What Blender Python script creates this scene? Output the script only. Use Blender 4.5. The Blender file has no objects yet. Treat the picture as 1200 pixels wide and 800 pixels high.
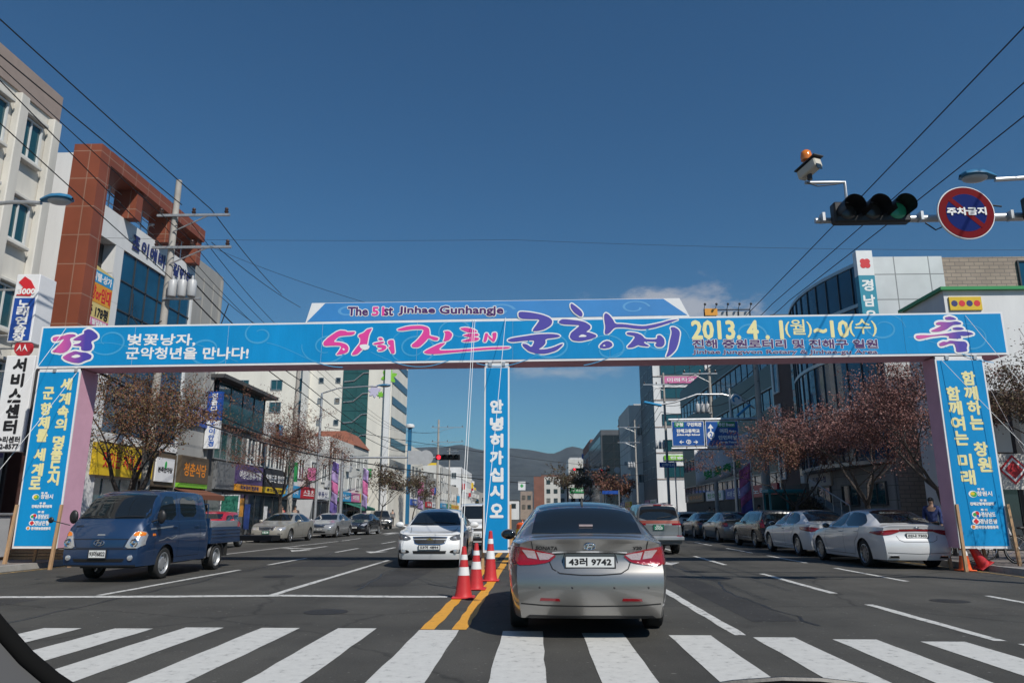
import bpy, bmesh, math, random
from mathutils import Vector, Matrix, Quaternion
from mathutils.bvhtree import BVHTree
from mathutils import geometry as mgeo
random.seed(7)
SC = bpy.context.scene
COL = SC.collection
R = math.radians
PI = math.pi

# ---------------------------------------------------------------- camera, sky, sun, exposure
cam = bpy.data.cameras.new('camera')
camo = bpy.data.objects.new('camera', cam)
COL.objects.link(camo)
SC.camera = camo
cam.sensor_width = 36.0
cam.lens = 25.8
cam.clip_start = 0.05
cam.clip_end = 30000
camo.location = (0, 0, 1.3)
camo.rotation_euler = (R(90 + 13.28), 0, R(1.815))

SUN = Vector((0.62, -0.80, 1.05)).normalized()
SUN_EL = math.asin(SUN.z)
SUN_ROT = math.atan2(SUN.x, SUN.y)
world = bpy.data.worlds.new('World')
SC.world = world
world.use_nodes = True
wt = world.node_tree
bg = wt.nodes['Background']
sky = wt.nodes.new('ShaderNodeTexSky')
sky.sky_type = 'NISHITA'
sky.sun_disc = False
sky.sun_elevation = SUN_EL
sky.sun_rotation = SUN_ROT
sky.altitude = 0
sky.air_density = 1.3
sky.dust_density = 0.2
sky.ozone_density = 6.0
bg.inputs[1].default_value = 0.069
tc = wt.nodes.new('ShaderNodeTexCoord')

def wn(kind, **kw):
    n = wt.nodes.new(kind)
    for k, v in kw.items():
        setattr(n, k, v)
    return n

def cloud(direction, stretch, amount, scale, lo, hi, prev):
    """a bank of cloud round one direction of the sky"""
    sub = wn('ShaderNodeVectorMath', operation='SUBTRACT')
    sub.inputs[1].default_value = direction
    wt.links.new(tc.outputs['Generated'], sub.inputs[0])
    mul = wn('ShaderNodeVectorMath', operation='MULTIPLY')
    mul.inputs[1].default_value = stretch
    wt.links.new(sub.outputs[0], mul.inputs[0])
    ln = wn('ShaderNodeVectorMath', operation='LENGTH')
    wt.links.new(mul.outputs[0], ln.inputs[0])
    nz = wn('ShaderNodeTexNoise')
    nz.inputs['Scale'].default_value = scale
    nz.inputs['Detail'].default_value = 7
    nz.inputs['Roughness'].default_value = 0.62
    mp = wn('ShaderNodeMapping')
    mp.inputs['Scale'].default_value = (1, 1, 2.2)
    wt.links.new(tc.outputs['Generated'], mp.inputs[0])
    wt.links.new(mp.outputs[0], nz.inputs['Vector'])
    ad = wn('ShaderNodeMath', operation='MULTIPLY_ADD')
    ad.inputs[1].default_value = -0.38
    wt.links.new(ln.outputs['Value'], ad.inputs[0])
    wt.links.new(nz.outputs[0], ad.inputs[2])
    mr = wn('ShaderNodeMapRange')
    mr.interpolation_type = 'SMOOTHSTEP'
    mr.inputs['From Min'].default_value = lo
    mr.inputs['From Max'].default_value = hi
    mr.inputs['To Max'].default_value = amount
    wt.links.new(ad.outputs[0], mr.inputs['Value'])
    mx = wn('ShaderNodeMix', data_type='RGBA')
    mx.inputs['B'].default_value = (6.6, 6.7, 7.2, 1)
    wt.links.new(mr.outputs[0], mx.inputs['Factor'])
    wt.links.new(prev, mx.inputs['A'])
    return mx.outputs['Result']

tint = wn('ShaderNodeMix', data_type='RGBA', blend_type='MULTIPLY')      # deep spring sky
tint.inputs['Factor'].default_value = 1
tint.inputs['B'].default_value = (0.46, 0.80, 0.97, 1)
wt.links.new(sky.outputs[0], tint.inputs['A'])
c0 = cloud((0.185, 0.947, 0.268), (9, 1, 30), 0.75, 16, 0.10, 0.42, tint.outputs['Result'])
c0 = cloud((0.03, 0.98, 0.188), (8, 1, 60), 0.5, 12, 0.16, 0.5, c0)
wt.links.new(c0, bg.inputs[0])

sun = bpy.data.lights.new('sun', 'SUN')
sun.energy = 4.5
sun.angle = R(0.53)
sun.color = (1.0, 0.95, 0.87)
suno = bpy.data.objects.new('sun', sun)
COL.objects.link(suno)
suno.location = (30, -40, 60)
suno.rotation_euler = SUN.to_track_quat('Z', 'Y').to_euler()

SC.view_settings.view_transform = 'Standard'
SC.view_settings.look = 'None'
SC.view_settings.exposure = 0.0
SC.view_settings.gamma = 1.0
SC.view_settings.use_curve_mapping = False
SC.render.engine = 'CYCLES'
SC.cycles.max_bounces = 6
SC.cycles.use_denoising = True
SC.cycles.volume_bounces = 0
SC.cycles.transparent_max_bounces = 8

# ---------------------------------------------------------------- materials
def mat(name, col, rough=0.6, metal=0.0, coat=0.0, vary=0.0, vscale=3.0, bump=0.0, bscale=40.0,
        emit=None, estr=0.0, alpha=1.0, spec=0.5, stretch=(1, 1, 1), rvary=0.0):
    m = bpy.data.materials.new(name)
    m.use_nodes = True
    nt = m.node_tree
    b = nt.nodes['Principled BSDF']
    b.inputs['Base Color'].default_value = (*col, 1)
    b.inputs['Roughness'].default_value = rough
    b.inputs['Metallic'].default_value = metal
    b.inputs['Coat Weight'].default_value = coat
    b.inputs['Coat Roughness'].default_value = 0.04
    b.inputs['Specular IOR Level'].default_value = spec
    b.inputs['Alpha'].default_value = alpha
    if emit:
        b.inputs['Emission Color'].default_value = (*emit, 1)
        b.inputs['Emission Strength'].default_value = estr
    if vary or bump or rvary:
        t = nt.nodes.new('ShaderNodeTexCoord')
        mp = nt.nodes.new('ShaderNodeMapping')
        mp.inputs['Scale'].default_value = stretch
        nt.links.new(t.outputs['Object'], mp.inputs[0])
    if vary or rvary:
        n = nt.nodes.new('ShaderNodeTexNoise')
        n.inputs['Scale'].default_value = vscale
        n.inputs['Detail'].default_value = 8
        n.inputs['Roughness'].default_value = 0.65
        nt.links.new(mp.outputs[0], n.inputs['Vector'])
        r = nt.nodes.new('ShaderNodeValToRGB')
        r.color_ramp.elements[0].position = 0.3
        r.color_ramp.elements[1].position = 0.7
        r.color_ramp.elements[0].color = (*[c * (1 - vary) for c in col], 1)
        r.color_ramp.elements[1].color = (*[min(1, c * (1 + vary)) for c in col], 1)
        nt.links.new(n.outputs[0], r.inputs[0])
        nt.links.new(r.outputs[0], b.inputs['Base Color'])
        if rvary:
            mr = nt.nodes.new('ShaderNodeMapRange')
            mr.inputs['To Min'].default_value = max(0, rough - rvary)
            mr.inputs['To Max'].default_value = min(1, rough + rvary)
            nt.links.new(n.outputs[0], mr.inputs['Value'])
            nt.links.new(mr.outputs[0], b.inputs['Roughness'])
    if bump:
        n2 = nt.nodes.new('ShaderNodeTexNoise')
        n2.inputs['Scale'].default_value = bscale
        n2.inputs['Detail'].default_value = 6
        nt.links.new(mp.outputs[0], n2.inputs['Vector'])
        bp = nt.nodes.new('ShaderNodeBump')
        bp.inputs['Strength'].default_value = bump
        bp.inputs['Distance'].default_value = 0.02
        nt.links.new(n2.outputs[0], bp.inputs['Height'])
        nt.links.new(bp.outputs[0], b.inputs['Normal'])
    return m

def brick_mat(name, c1, c2, mortar, bw, bh, msize=0.02, rough=0.7, axis='YZ', offset=0.5, bump=0.3):
    """courses laid on a wall: axis says which two object axes run along and up"""
    m = bpy.data.materials.new(name)
    m.use_nodes = True
    nt = m.node_tree
    b = nt.nodes['Principled BSDF']
    b.inputs['Roughness'].default_value = rough
    t = nt.nodes.new('ShaderNodeTexCoord')
    sp = nt.nodes.new('ShaderNodeSeparateXYZ')
    nt.links.new(t.outputs['Object'], sp.inputs[0])
    cb = nt.nodes.new('ShaderNodeCombineXYZ')
    ad = nt.nodes.new('ShaderNodeMath')
    nt.links.new(sp.outputs['X'], ad.inputs[0])
    nt.links.new(sp.outputs['Y'], ad.inputs[1])
    nt.links.new(ad.outputs[0], cb.inputs[0])
    nt.links.new(sp.outputs['Z'], cb.inputs[1])
    br = nt.nodes.new('ShaderNodeTexBrick')
    br.offset = offset
    br.inputs['Color1'].default_value = (*c1, 1)
    br.inputs['Color2'].default_value = (*c2, 1)
    br.inputs['Mortar'].default_value = (*mortar, 1)
    br.inputs['Scale'].default_value = 1
    br.inputs['Mortar Size'].default_value = msize
    br.inputs['Brick Width'].default_value = bw
    br.inputs['Row Height'].default_value = bh
    nt.links.new(cb.outputs[0], br.inputs['Vector'])
    n = nt.nodes.new('ShaderNodeTexNoise')
    n.inputs['Scale'].default_value = 0.7
    n.inputs['Detail'].default_value = 7
    nt.links.new(t.outputs['Object'], n.inputs['Vector'])
    mr = nt.nodes.new('ShaderNodeMapRange')
    mr.inputs['From Min'].default_value = 0.3
    mr.inputs['From Max'].default_value = 0.7
    mr.inputs['To Min'].default_value = 0.82
    mr.inputs['To Max'].default_value = 1.08
    nt.links.new(n.outputs[0], mr.inputs['Value'])
    mx = nt.nodes.new('ShaderNodeMix')
    mx.data_type = 'RGBA'
    mx.blend_type = 'MULTIPLY'
    mx.inputs['Factor'].default_value = 1
    nt.links.new(br.outputs['Color'], mx.inputs['A'])
    nt.links.new(mr.outputs[0], mx.inputs['B'])
    nt.links.new(mx.outputs['Result'], b.inputs['Base Color'])
    if bump:
        bp = nt.nodes.new('ShaderNodeBump')
        bp.inputs['Strength'].default_value = bump
        bp.inputs['Distance'].default_value = 0.02
        bp.invert = True
        nt.links.new(br.outputs['Fac'], bp.inputs['Height'])
        nt.links.new(bp.outputs[0], b.inputs['Normal'])
    return m

class Mats(dict):
    def __missing__(s, k):
        return k
M = Mats()
M['white_paint'] = mat('white painted metal', (0.72, 0.72, 0.72), 0.45, vary=0.06, vscale=4)
M['steel'] = mat('galvanised steel', (0.5, 0.51, 0.52), 0.42, 0.7, vary=0.15, vscale=8)
M['dark_metal'] = mat('dark metal', (0.035, 0.035, 0.037), 0.5, 0.2)
M['black'] = mat('black plastic', (0.012, 0.012, 0.013), 0.45, bump=0.05)
M['rubber'] = mat('tyre rubber', (0.014, 0.014, 0.014), 0.8, bump=0.15, bscale=60)
M['concrete_pole'] = mat('concrete pole', (0.36, 0.34, 0.31), 0.9, vary=0.2, vscale=2.5, bump=0.2)
M['cable'] = mat('black cable', (0.012, 0.012, 0.014), 0.6)
M['ceramic'] = mat('brown glazed ceramic', (0.06, 0.035, 0.03), 0.25)
M['ceramic_grey'] = mat('grey enamel', (0.42, 0.43, 0.44), 0.4, vary=0.1)
M['glass_dark'] = mat('dark window glass', (0.02, 0.03, 0.036), 0.06, coat=0.0, spec=0.9, rvary=0.03, vscale=1.5)
M['glass_teal'] = mat('teal window glass', (0.015, 0.07, 0.085), 0.08, spec=0.9)
M['glass_blue'] = mat('blue curtain glass', (0.006, 0.06, 0.12), 0.1, spec=0.8, vary=0.35, vscale=0.5)
M['glass_green'] = mat('green curtain glass', (0.025, 0.085, 0.08), 0.15, spec=0.7, vary=0.2, vscale=0.8)
M['frame_white'] = mat('white window frame', (0.62, 0.63, 0.62), 0.5)
M['frame_dark'] = mat('dark window frame', (0.04, 0.045, 0.05), 0.4)
M['frame_alu'] = mat('aluminium frame', (0.42, 0.44, 0.45), 0.35, 0.6)
M['chrome'] = mat('chrome', (0.75, 0.75, 0.76), 0.12, 1.0)
M['alloy'] = mat('alloy wheel', (0.42, 0.43, 0.44), 0.3, 0.85)
M['wood'] = mat('raw timber', (0.42, 0.26, 0.14), 0.75, vary=0.25, vscale=6, stretch=(8, 8, 0.6))
M['rope'] = mat('pale nylon rope', (0.72, 0.73, 0.72), 0.6)
M['ink_black'] = mat('black print', (0.012, 0.012, 0.014), 0.5)
M['ink_white'] = mat('white print', (0.8, 0.8, 0.79), 0.5)
M['ink_navy'] = mat('navy print', (0.02, 0.03, 0.14), 0.5)
M['ink_cream'] = mat('cream yellow print', (0.78, 0.72, 0.36), 0.5)
M['ink_plum'] = mat('plum print', (0.07, 0.02, 0.13), 0.5)
M['ink_pink'] = mat('pink print', (0.72, 0.055, 0.32), 0.5)
M['ink_violet'] = mat('violet print', (0.075, 0.06, 0.36), 0.5)
M['ink_red'] = mat('red print', (0.6, 0.02, 0.03), 0.5)
M['ink_green'] = mat('green print', (0.03, 0.35, 0.08), 0.5)
M['ink_orange'] = mat('orange print', (0.75, 0.25, 0.02), 0.5)
M['ink_blue'] = mat('blue print', (0.01, 0.10, 0.42), 0.5)
M['ink_yellow'] = mat('yellow print', (0.75, 0.52, 0.02), 0.5)
M['sheet_white'] = mat('white sign sheet', (0.74, 0.75, 0.76), 0.4, vary=0.05, vscale=2)
M['skin'] = mat('skin', (0.45, 0.27, 0.19), 0.55)
M['hair'] = mat('black hair', (0.012, 0.010, 0.009), 0.5)

# ---------------------------------------------------------------- objects
def thing(name, label, cat, loc=(0, 0, 0), rz=0.0, group=None):
    o = bpy.data.objects.new(name, None)
    o.empty_display_size = 0.2
    COL.objects.link(o)
    o.location = loc
    o.rotation_euler = (0, 0, rz)
    o['label'] = label
    o['category'] = cat
    if group:
        o['group'] = group
    return o

def tag(o, label, cat, group=None):
    o['label'] = label
    o['category'] = cat
    if group:
        o['group'] = group
    return o

def clone(root, loc=None, rz=None, label=None, group=None):
    """a copy of a thing with copies of its parts and sub-parts"""
    def rec(o, parent):
        c = o.copy()
        COL.objects.link(c)
        c.parent = parent
        for ch in KIDS.get(o.name, []):
            k = rec(ch, c)
            KIDS.setdefault(c.name, []).append(k)
        return c
    c = rec(root, None)
    if loc is not None:
        c.location = loc
    if rz is not None:
        c.rotation_euler = (0, 0, rz)
    if label:
        c['label'] = label
    if group:
        c['group'] = group
    return c

KIDS = {}

def worldm(o):
    m = Matrix.Identity(4)
    chain = []
    while o is not None:
        chain.append(o)
        o = o.parent
    for q in reversed(chain):
        m = m @ Matrix.LocRotScale(q.location, q.rotation_euler.to_quaternion(), q.scale)
    return m

def link(name, me, parent=None, kind=None):
    o = bpy.data.objects.new(name, me)
    COL.objects.link(o)
    if parent is not None:
        o.parent = parent
        KIDS.setdefault(parent.name, []).append(o)
    if kind:
        o['kind'] = kind
    return o

class MB:
    """collects shapes, then links them as one mesh object"""
    def __init__(s):
        s.v = []
        s.f = []
        s.m = []
        s.s = []
        s.cur = 0
        s.smooth = False

    def add(s, vs, fs, smooth=None):
        b = len(s.v)
        s.v += [Vector(p) for p in vs]
        for f in fs:
            s.f.append([b + i for i in f])
            s.m.append(s.cur)
            s.s.append(s.smooth if smooth is None else smooth)
        return s

    def box(s, c, d, rz=0.0, rx=0.0, ry=0.0):
        hx, hy, hz = d[0] / 2, d[1] / 2, d[2] / 2
        vs = [Vector((x, y, z)) for x in (-hx, hx) for y in (-hy, hy) for z in (-hz, hz)]
        if rz or rx or ry:
            q = Matrix.Rotation(rz, 3, 'Z') @ Matrix.Rotation(ry, 3, 'Y') @ Matrix.Rotation(rx, 3, 'X')
            vs = [q @ v for v in vs]
        c = Vector(c)
        vs = [v + c for v in vs]
        return s.add(vs, [(0, 1, 3, 2), (4, 6, 7, 5), (0, 4, 5, 1), (2, 3, 7, 6), (0, 2, 6, 4), (1, 5, 7, 3)], False)

    def bx(s, x0, x1, y0, y1, z0, z1):
        return s.box(((x0 + x1) / 2, (y0 + y1) / 2, (z0 + z1) / 2), (abs(x1 - x0), abs(y1 - y0), abs(z1 - z0)))

    def hexa(s, p):
        """eight corners: bottom ring of four, then top ring of four"""
        return s.add(p, [(3, 2, 1, 0), (4, 5, 6, 7), (0, 1, 5, 4), (1, 2, 6, 5), (2, 3, 7, 6), (3, 0, 4, 7)], False)

    def tube(s, pts, r, n=8, cap=True):
        pts = [Vector(p) for p in pts]
        rs = r if isinstance(r, (list, tuple)) else [r] * len(pts)
        rings = []
        up = None
        for i, p in enumerate(pts):
            if i == 0:
                t = pts[1] - pts[0]
            elif i == len(pts) - 1:
                t = pts[-1] - pts[-2]
            else:
                t = (pts[i + 1] - p).normalized() + (p - pts[i - 1]).normalized()
            t = t.normalized() if t.length > 1e-9 else Vector((0, 0, 1))
            if up is None:
                up = Vector((0, 0, 1)) if abs(t.z) < 0.9 else Vector((1, 0, 0))
            a = t.cross(up)
            if a.length < 1e-6:
                a = t.orthogonal()
            a.normalize()
            b = a.cross(t).normalized()
            up = b
            rings.append([p + (a * math.cos(2 * PI * k / n) + b * math.sin(2 * PI * k / n)) * rs[i] for k in range(n)])
        vs = [v for rg in rings for v in rg]
        fs = []
        for i in range(len(pts) - 1):
            for k in range(n):
                k2 = (k + 1) % n
                fs.append((i * n + k, i * n + k2, (i + 1) * n + k2, (i + 1) * n + k))
        s.add(vs, fs, n > 4)
        if cap:
            s.add(rings[0], [tuple(range(n))], False)
            s.add(rings[-1], [tuple(reversed(range(n)))], False)
        return s

    def lathe(s, prof, n=24, axis='Z', o=(0, 0, 0), a0=0.0, a1=2 * PI, smooth=True):
        """prof: (radius, height) pairs turned about an axis through o"""
        full = abs(a1 - a0 - 2 * PI) < 1e-6
        cnt = n if full else n + 1
        vs = []
        for r, h in prof:
            for k in range(cnt):
                a = a0 + (a1 - a0) * k / n
                x, y = r * math.cos(a), r * math.sin(a)
                if axis == 'Z':
                    p = (x, y, h)
                elif axis == 'X':
                    p = (h, x, y)
                else:
                    p = (x, h, y)
                vs.append(Vector(p) + Vector(o))
        fs = []
        for i in range(len(prof) - 1):
            for k in range(n):
                k2 = (k + 1) % cnt
                fs.append((i * cnt + k, i * cnt + k2, (i + 1) * cnt + k2, (i + 1) * cnt + k))
        return s.add(vs, fs, smooth)

    def ball(s, c, r, nu=14, nv=8):
        c = Vector(c)
        if not isinstance(r, (tuple, list)):
            r = (r, r, r)
        vs = []
        for i in range(nv + 1):
            t = PI * i / nv
            for k in range(nu):
                a = 2 * PI * k / nu
                vs.append(c + Vector((r[0] * math.sin(t) * math.cos(a), r[1] * math.sin(t) * math.sin(a), r[2] * math.cos(t))))
        fs = [(i * nu + k, i * nu + (k + 1) % nu, (i + 1) * nu + (k + 1) % nu, (i + 1) * nu + k) for i in range(nv) for k in range(nu)]
        return s.add(vs, fs, True)

    def prism(s, poly, f0, f1):
        """a flat outline (list of 2d points) given depth: f0 and f1 map a 2d point to 3d"""
        n = len(poly)
        vs = [Vector(f0(p)) for p in poly] + [Vector(f1(p)) for p in poly]
        fs = [tuple(range(n)), tuple(reversed(range(n, 2 * n)))]
        fs += [(i, (i + 1) % n, n + (i + 1) % n, n + i) for i in range(n)]
        return s.add(vs, fs, False)

    def quad(s, a, b, c, d):
        return s.add([a, b, c, d], [(0, 1, 2, 3)], False)

    def build(s, name, mats, parent=None, world=False, kind=None, bevel=0.0, fixn=True, sharp=40):
        me = bpy.data.meshes.new(name)
        vs = s.v
        if world and parent is not None:
            inv = worldm(parent).inverted()
            vs = [inv @ p for p in vs]
        me.from_pydata([tuple(p) for p in vs], [], s.f)
        if not isinstance(mats, (list, tuple)):
            mats = [mats]
        for q in mats:
            me.materials.append(q)
        me.polygons.foreach_set('material_index', s.m)
        me.polygons.foreach_set('use_smooth', s.s)
        if bevel or fixn:
            bm = bmesh.new()
            bm.from_mesh(me)
            if fixn:
                bmesh.ops.recalc_face_normals(bm, faces=bm.faces)
            if bevel:
                es = [e for e in bm.edges if len(e.link_faces) == 2 and e.calc_face_angle(0) > R(35)]
                if es:
                    bmesh.ops.bevel(bm, geom=es, offset=bevel, segments=1, affect='EDGES', clamp_overlap=True)
            bm.to_mesh(me)
            bm.free()
        if any(s.s):
            me.set_sharp_from_angle(angle=R(sharp))
        me.update()
        return link(name, me, parent, kind)

# ---------------------------------------------------------------- lettering
_TXT = {}
_TXO = []

def text_geo(body, line=1.0):
    key = (body, line)
    if key in _TXT:
        return _TXT[key]
    if not _TXO:
        _TXO.append(bpy.data.objects.new('lettering', bpy.data.curves.new('lettering', 'FONT')))
    ob = _TXO[0]
    cu = ob.data
    cu.body = body
    cu.space_line = line
    cu.align_x = 'CENTER'
    cu.resolution_u = 2
    me = bpy.data.meshes.new_from_object(ob)
    vs = [(v.co.x, v.co.y) for v in me.vertices]
    fs = [tuple(p.vertices) for p in me.polygons]
    bpy.data.meshes.remove(me)
    x0 = min(p[0] for p in vs)
    x1 = max(p[0] for p in vs)
    y0 = min(p[1] for p in vs)
    y1 = max(p[1] for p in vs)
    vs = [((p[0] - x0) / (x1 - x0), (p[1] - y0) / (y1 - y0)) for p in vs]
    _TXT[key] = (vs, fs, (x1 - x0) / (y1 - y0))
    return _TXT[key]

def spread(mb, vs, fs, frame, radius, depth, steps=8):
    """stroke-thickened lettering: the flat glyphs repeated round a small circle, each 0.2 mm apart in depth"""
    o, u, v, n = frame
    offs = [(0, 0)]
    if radius > 0:
        offs += [(radius * math.cos(2 * PI * k / steps), radius * math.sin(2 * PI * k / steps)) for k in range(steps)]
    for k, (dx, dy) in enumerate(offs):
        d = depth - 0.0002 * k
        mb.add([o + u * (p[0] + dx) + v * (p[1] + dy) + n * d for p in vs], fs, False)

def fit(body, w=None, h=None, line=1.0):
    vs, fs, asp = text_geo(body, line)
    if w is None:
        w = h * asp
    if h is None:
        h = w / asp
    return [((p[0] - 0.5) * w, (p[1] - 0.5) * h) for p in vs], fs

def lettering(name, parent, body, c, u, v, n, w=None, h=None, ink='ink_black', bold=0.0, line=None, lw=0.0, depth=0.006, world=False, lspace=1.0, shear=0.0):
    """words standing on a face: c is their centre, u to the right, v up, n out of the face"""
    vs, fs = fit(body, w, h, lspace)
    if shear:
        vs = [(p[0] + p[1] * shear, p[1]) for p in vs]
    fr = (Vector(c), Vector(u), Vector(v), Vector(n))
    mb = MB()
    mats = [M[ink]]
    spread(mb, vs, fs, fr, bold, depth + 0.004 if line else depth)
    if line:
        mats.append(M[line])
        mb.cur = 1
        spread(mb, vs, fs, fr, bold + lw, depth, 12)
    return mb.build(name, mats, parent, world=world, fixn=False)

def column_text(name, parent, rows, u, v, n, size, ink, bold=0.0, depth=0.006, world=False, line=None, lw=0.0):
    """upright writing: rows is a list of (character, centre)"""
    mb = MB()
    mats = [M[ink]] + ([M[line]] if line else [])
    for ch, c in rows:
        vs, fs, asp = text_geo(ch)
        w = size[0]
        h = size[1]
        vs = [((p[0] - .5) * w, (p[1] - .5) * h) for p in vs]
        fr = (Vector(c), Vector(u), Vector(v), Vector(n))
        mb.cur = 0
        spread(mb, vs, fs, fr, bold, depth + (0.004 if line else 0))
        if line:
            mb.cur = 1
            spread(mb, vs, fs, fr, bold + lw, depth)
    return mb.build(name, mats, parent, world=world, fixn=False)

def chaikin(p, k=1):
    for _ in range(k):
        q = []
        for i in range(len(p)):
            a, b = p[i], p[(i + 1) % len(p)]
            q.append((a[0] * .8 + b[0] * .2, a[1] * .8 + b[1] * .2))
            q.append((a[0] * .2 + b[0] * .8, a[1] * .2 + b[1] * .8))
        p = q
    return p

def pchip(pts):
    xs = [float(p[0]) for p in pts]
    ys = [float(p[1]) for p in pts]
    n = len(xs)
    h = [xs[i + 1] - xs[i] for i in range(n - 1)]
    d = [(ys[i + 1] - ys[i]) / h[i] for i in range(n - 1)]
    m = [0.0] * n
    for i in range(1, n - 1):
        if d[i - 1] * d[i] > 0:
            w1 = 2 * h[i] + h[i - 1]
            w2 = h[i] + 2 * h[i - 1]
            m[i] = (w1 + w2) / (w1 / d[i - 1] + w2 / d[i])
    m[0] = d[0]
    m[-1] = d[-1]

    def f(x):
        if x <= xs[0]:
            return ys[0]
        if x >= xs[-1]:
            return ys[-1]
        i = 0
        while xs[i + 1] < x:
            i += 1
        t = (x - xs[i]) / h[i]
        return (ys[i] * (1 + 2 * t) * (1 - t) ** 2 + m[i] * h[i] * t * (1 - t) ** 2 +
                ys[i + 1] * t * t * (3 - 2 * t) + m[i + 1] * h[i] * t * t * (t - 1))
    return f
# ---------------------------------------------------------------- ground, road, pavements, hills
def asphalt(name, col, tint):
    m = bpy.data.materials.new(name)
    m.use_nodes = True
    nt = m.node_tree
    b = nt.nodes['Principled BSDF']
    b.inputs['Roughness'].default_value = 0.82
    b.inputs['Specular IOR Level'].default_value = 0.35
    t = nt.nodes.new('ShaderNodeTexCoord')
    def noise(sc, det, rough=0.6, stretch=None):
        n = nt.nodes.new('ShaderNodeTexNoise')
        n.inputs['Scale'].default_value = sc
        n.inputs['Detail'].default_value = det
        n.inputs['Roughness'].default_value = rough
        if stretch:
            mp = nt.nodes.new('ShaderNodeMapping')
            mp.inputs['Scale'].default_value = stretch
            nt.links.new(t.outputs['Object'], mp.inputs[0])
            nt.links.new(mp.outputs[0], n.inputs['Vector'])
        else:
            nt.links.new(t.outputs['Object'], n.inputs['Vector'])
        return n
    def ramp(n, a, b_, ca, cb):
        r = nt.nodes.new('ShaderNodeValToRGB')
        r.color_ramp.elements[0].position = a
        r.color_ramp.elements[1].position = b_
        r.color_ramp.elements[0].color = (ca, ca, ca, 1)
        r.color_ramp.elements[1].color = (cb, cb, cb, 1)
        nt.links.new(n.outputs[0], r.inputs[0])
        return r
    def mult(a, b_):
        x = nt.nodes.new('ShaderNodeMix')
        x.data_type = 'RGBA'
        x.blend_type = 'MULTIPLY'
        x.inputs['Factor'].default_value = 1
        nt.links.new(a, x.inputs['A'])
        nt.links.new(b_, x.inputs['B'])
        return x.outputs['Result']
    base = nt.nodes.new('ShaderNodeRGB')
    base.outputs[0].default_value = (*col, 1)
    c = mult(base.outputs[0], ramp(noise(55, 4, 0.8), 0.35, 0.68, 0.72, 1.35).outputs[0])       # aggregate
    c = mult(c, ramp(noise(0.5, 6), 0.35, 0.65, 0.76, 1.18).outputs[0])
    c = mult(c, ramp(noise(2.6, 3), 0.30, 0.40, 0.80, 1.0).outputs[0])                           # patches
    c = mult(c, ramp(noise(0.8, 5, 0.6, (1.0, 0.06, 1)), 0.35, 0.65, 0.84, 1.10).outputs[0])     # wear along the lanes
    vor = nt.nodes.new('ShaderNodeTexVoronoi')
    vor.feature = 'DISTANCE_TO_EDGE'
    vor.inputs['Scale'].default_value = 0.23
    dist = noise(1.4, 4)
    mixv = nt.nodes.new('ShaderNodeMix')
    mixv.data_type = 'VECTOR'
    mixv.inputs['Factor'].default_value = 0.35
    nt.links.new(t.outputs['Object'], mixv.inputs['A'])
    nt.links.new(dist.outputs['Color'], mixv.inputs['B'])
    nt.links.new(mixv.outputs['Result'], vor.inputs['Vector'])
    rc = nt.nodes.new('ShaderNodeValToRGB')
    rc.color_ramp.elements[0].position = 0.0
    rc.color_ramp.elements[1].position = 0.006
    rc.color_ramp.elements[0].color = (0.55, 0.55, 0.55, 1)
    rc.color_ramp.elements[1].color = (1, 1, 1, 1)
    nt.links.new(vor.outputs[0], rc.inputs[0])
    c = mult(c, rc.outputs[0])
    spk = ramp(noise(16, 2, 0.4), 0.70, 0.74, 0.0, 1.0)
    mx = nt.nodes.new('ShaderNodeMix')
    mx.data_type = 'RGBA'
    mx.inputs['B'].default_value = (0.16, 0.155, 0.145, 1)
    nt.links.new(spk.outputs[0], mx.inputs['Factor'])
    nt.links.new(c, mx.inputs['A'])
    nt.links.new(mx.outputs['Result'], b.inputs['Base Color'])
    bp = nt.nodes.new('ShaderNodeBump')
    bp.inputs['Strength'].default_value = 0.35
    bp.inputs['Distance'].default_value = 0.01
    nt.links.new(noise(70, 3).outputs[0], bp.inputs['Height'])
    nt.links.new(bp.outputs[0], b.inputs['Normal'])
    return m

def paint(name, col, worn, amount=0.5):
    m = bpy.data.materials.new(name)
    m.use_nodes = True
    nt = m.node_tree
    b = nt.nodes['Principled BSDF']
    b.inputs['Roughness'].default_value = 0.6
    t = nt.nodes.new('ShaderNodeTexCoord')
    n = nt.nodes.new('ShaderNodeTexNoise')
    n.inputs['Scale'].default_value = 9
    n.inputs['Detail'].default_value = 10
    n.inputs['Roughness'].default_value = 0.72
    nt.links.new(t.outputs['Object'], n.inputs['Vector'])
    r = nt.nodes.new('ShaderNodeValToRGB')
    r.color_ramp.elements[0].position = amount - 0.05
    r.color_ramp.elements[1].position = amount + 0.05
    r.color_ramp.elements[0].color = (*worn, 1)
    r.color_ramp.elements[1].color = (*col, 1)
    e = r.color_ramp.elements.new(min(0.98, amount + 0.25))
    e.color = (*[min(1, c * 1.12) for c in col], 1)
    nt.links.new(n.outputs[0], r.inputs[0])
    nt.links.new(r.outputs[0], b.inputs['Base Color'])
    return m

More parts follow.
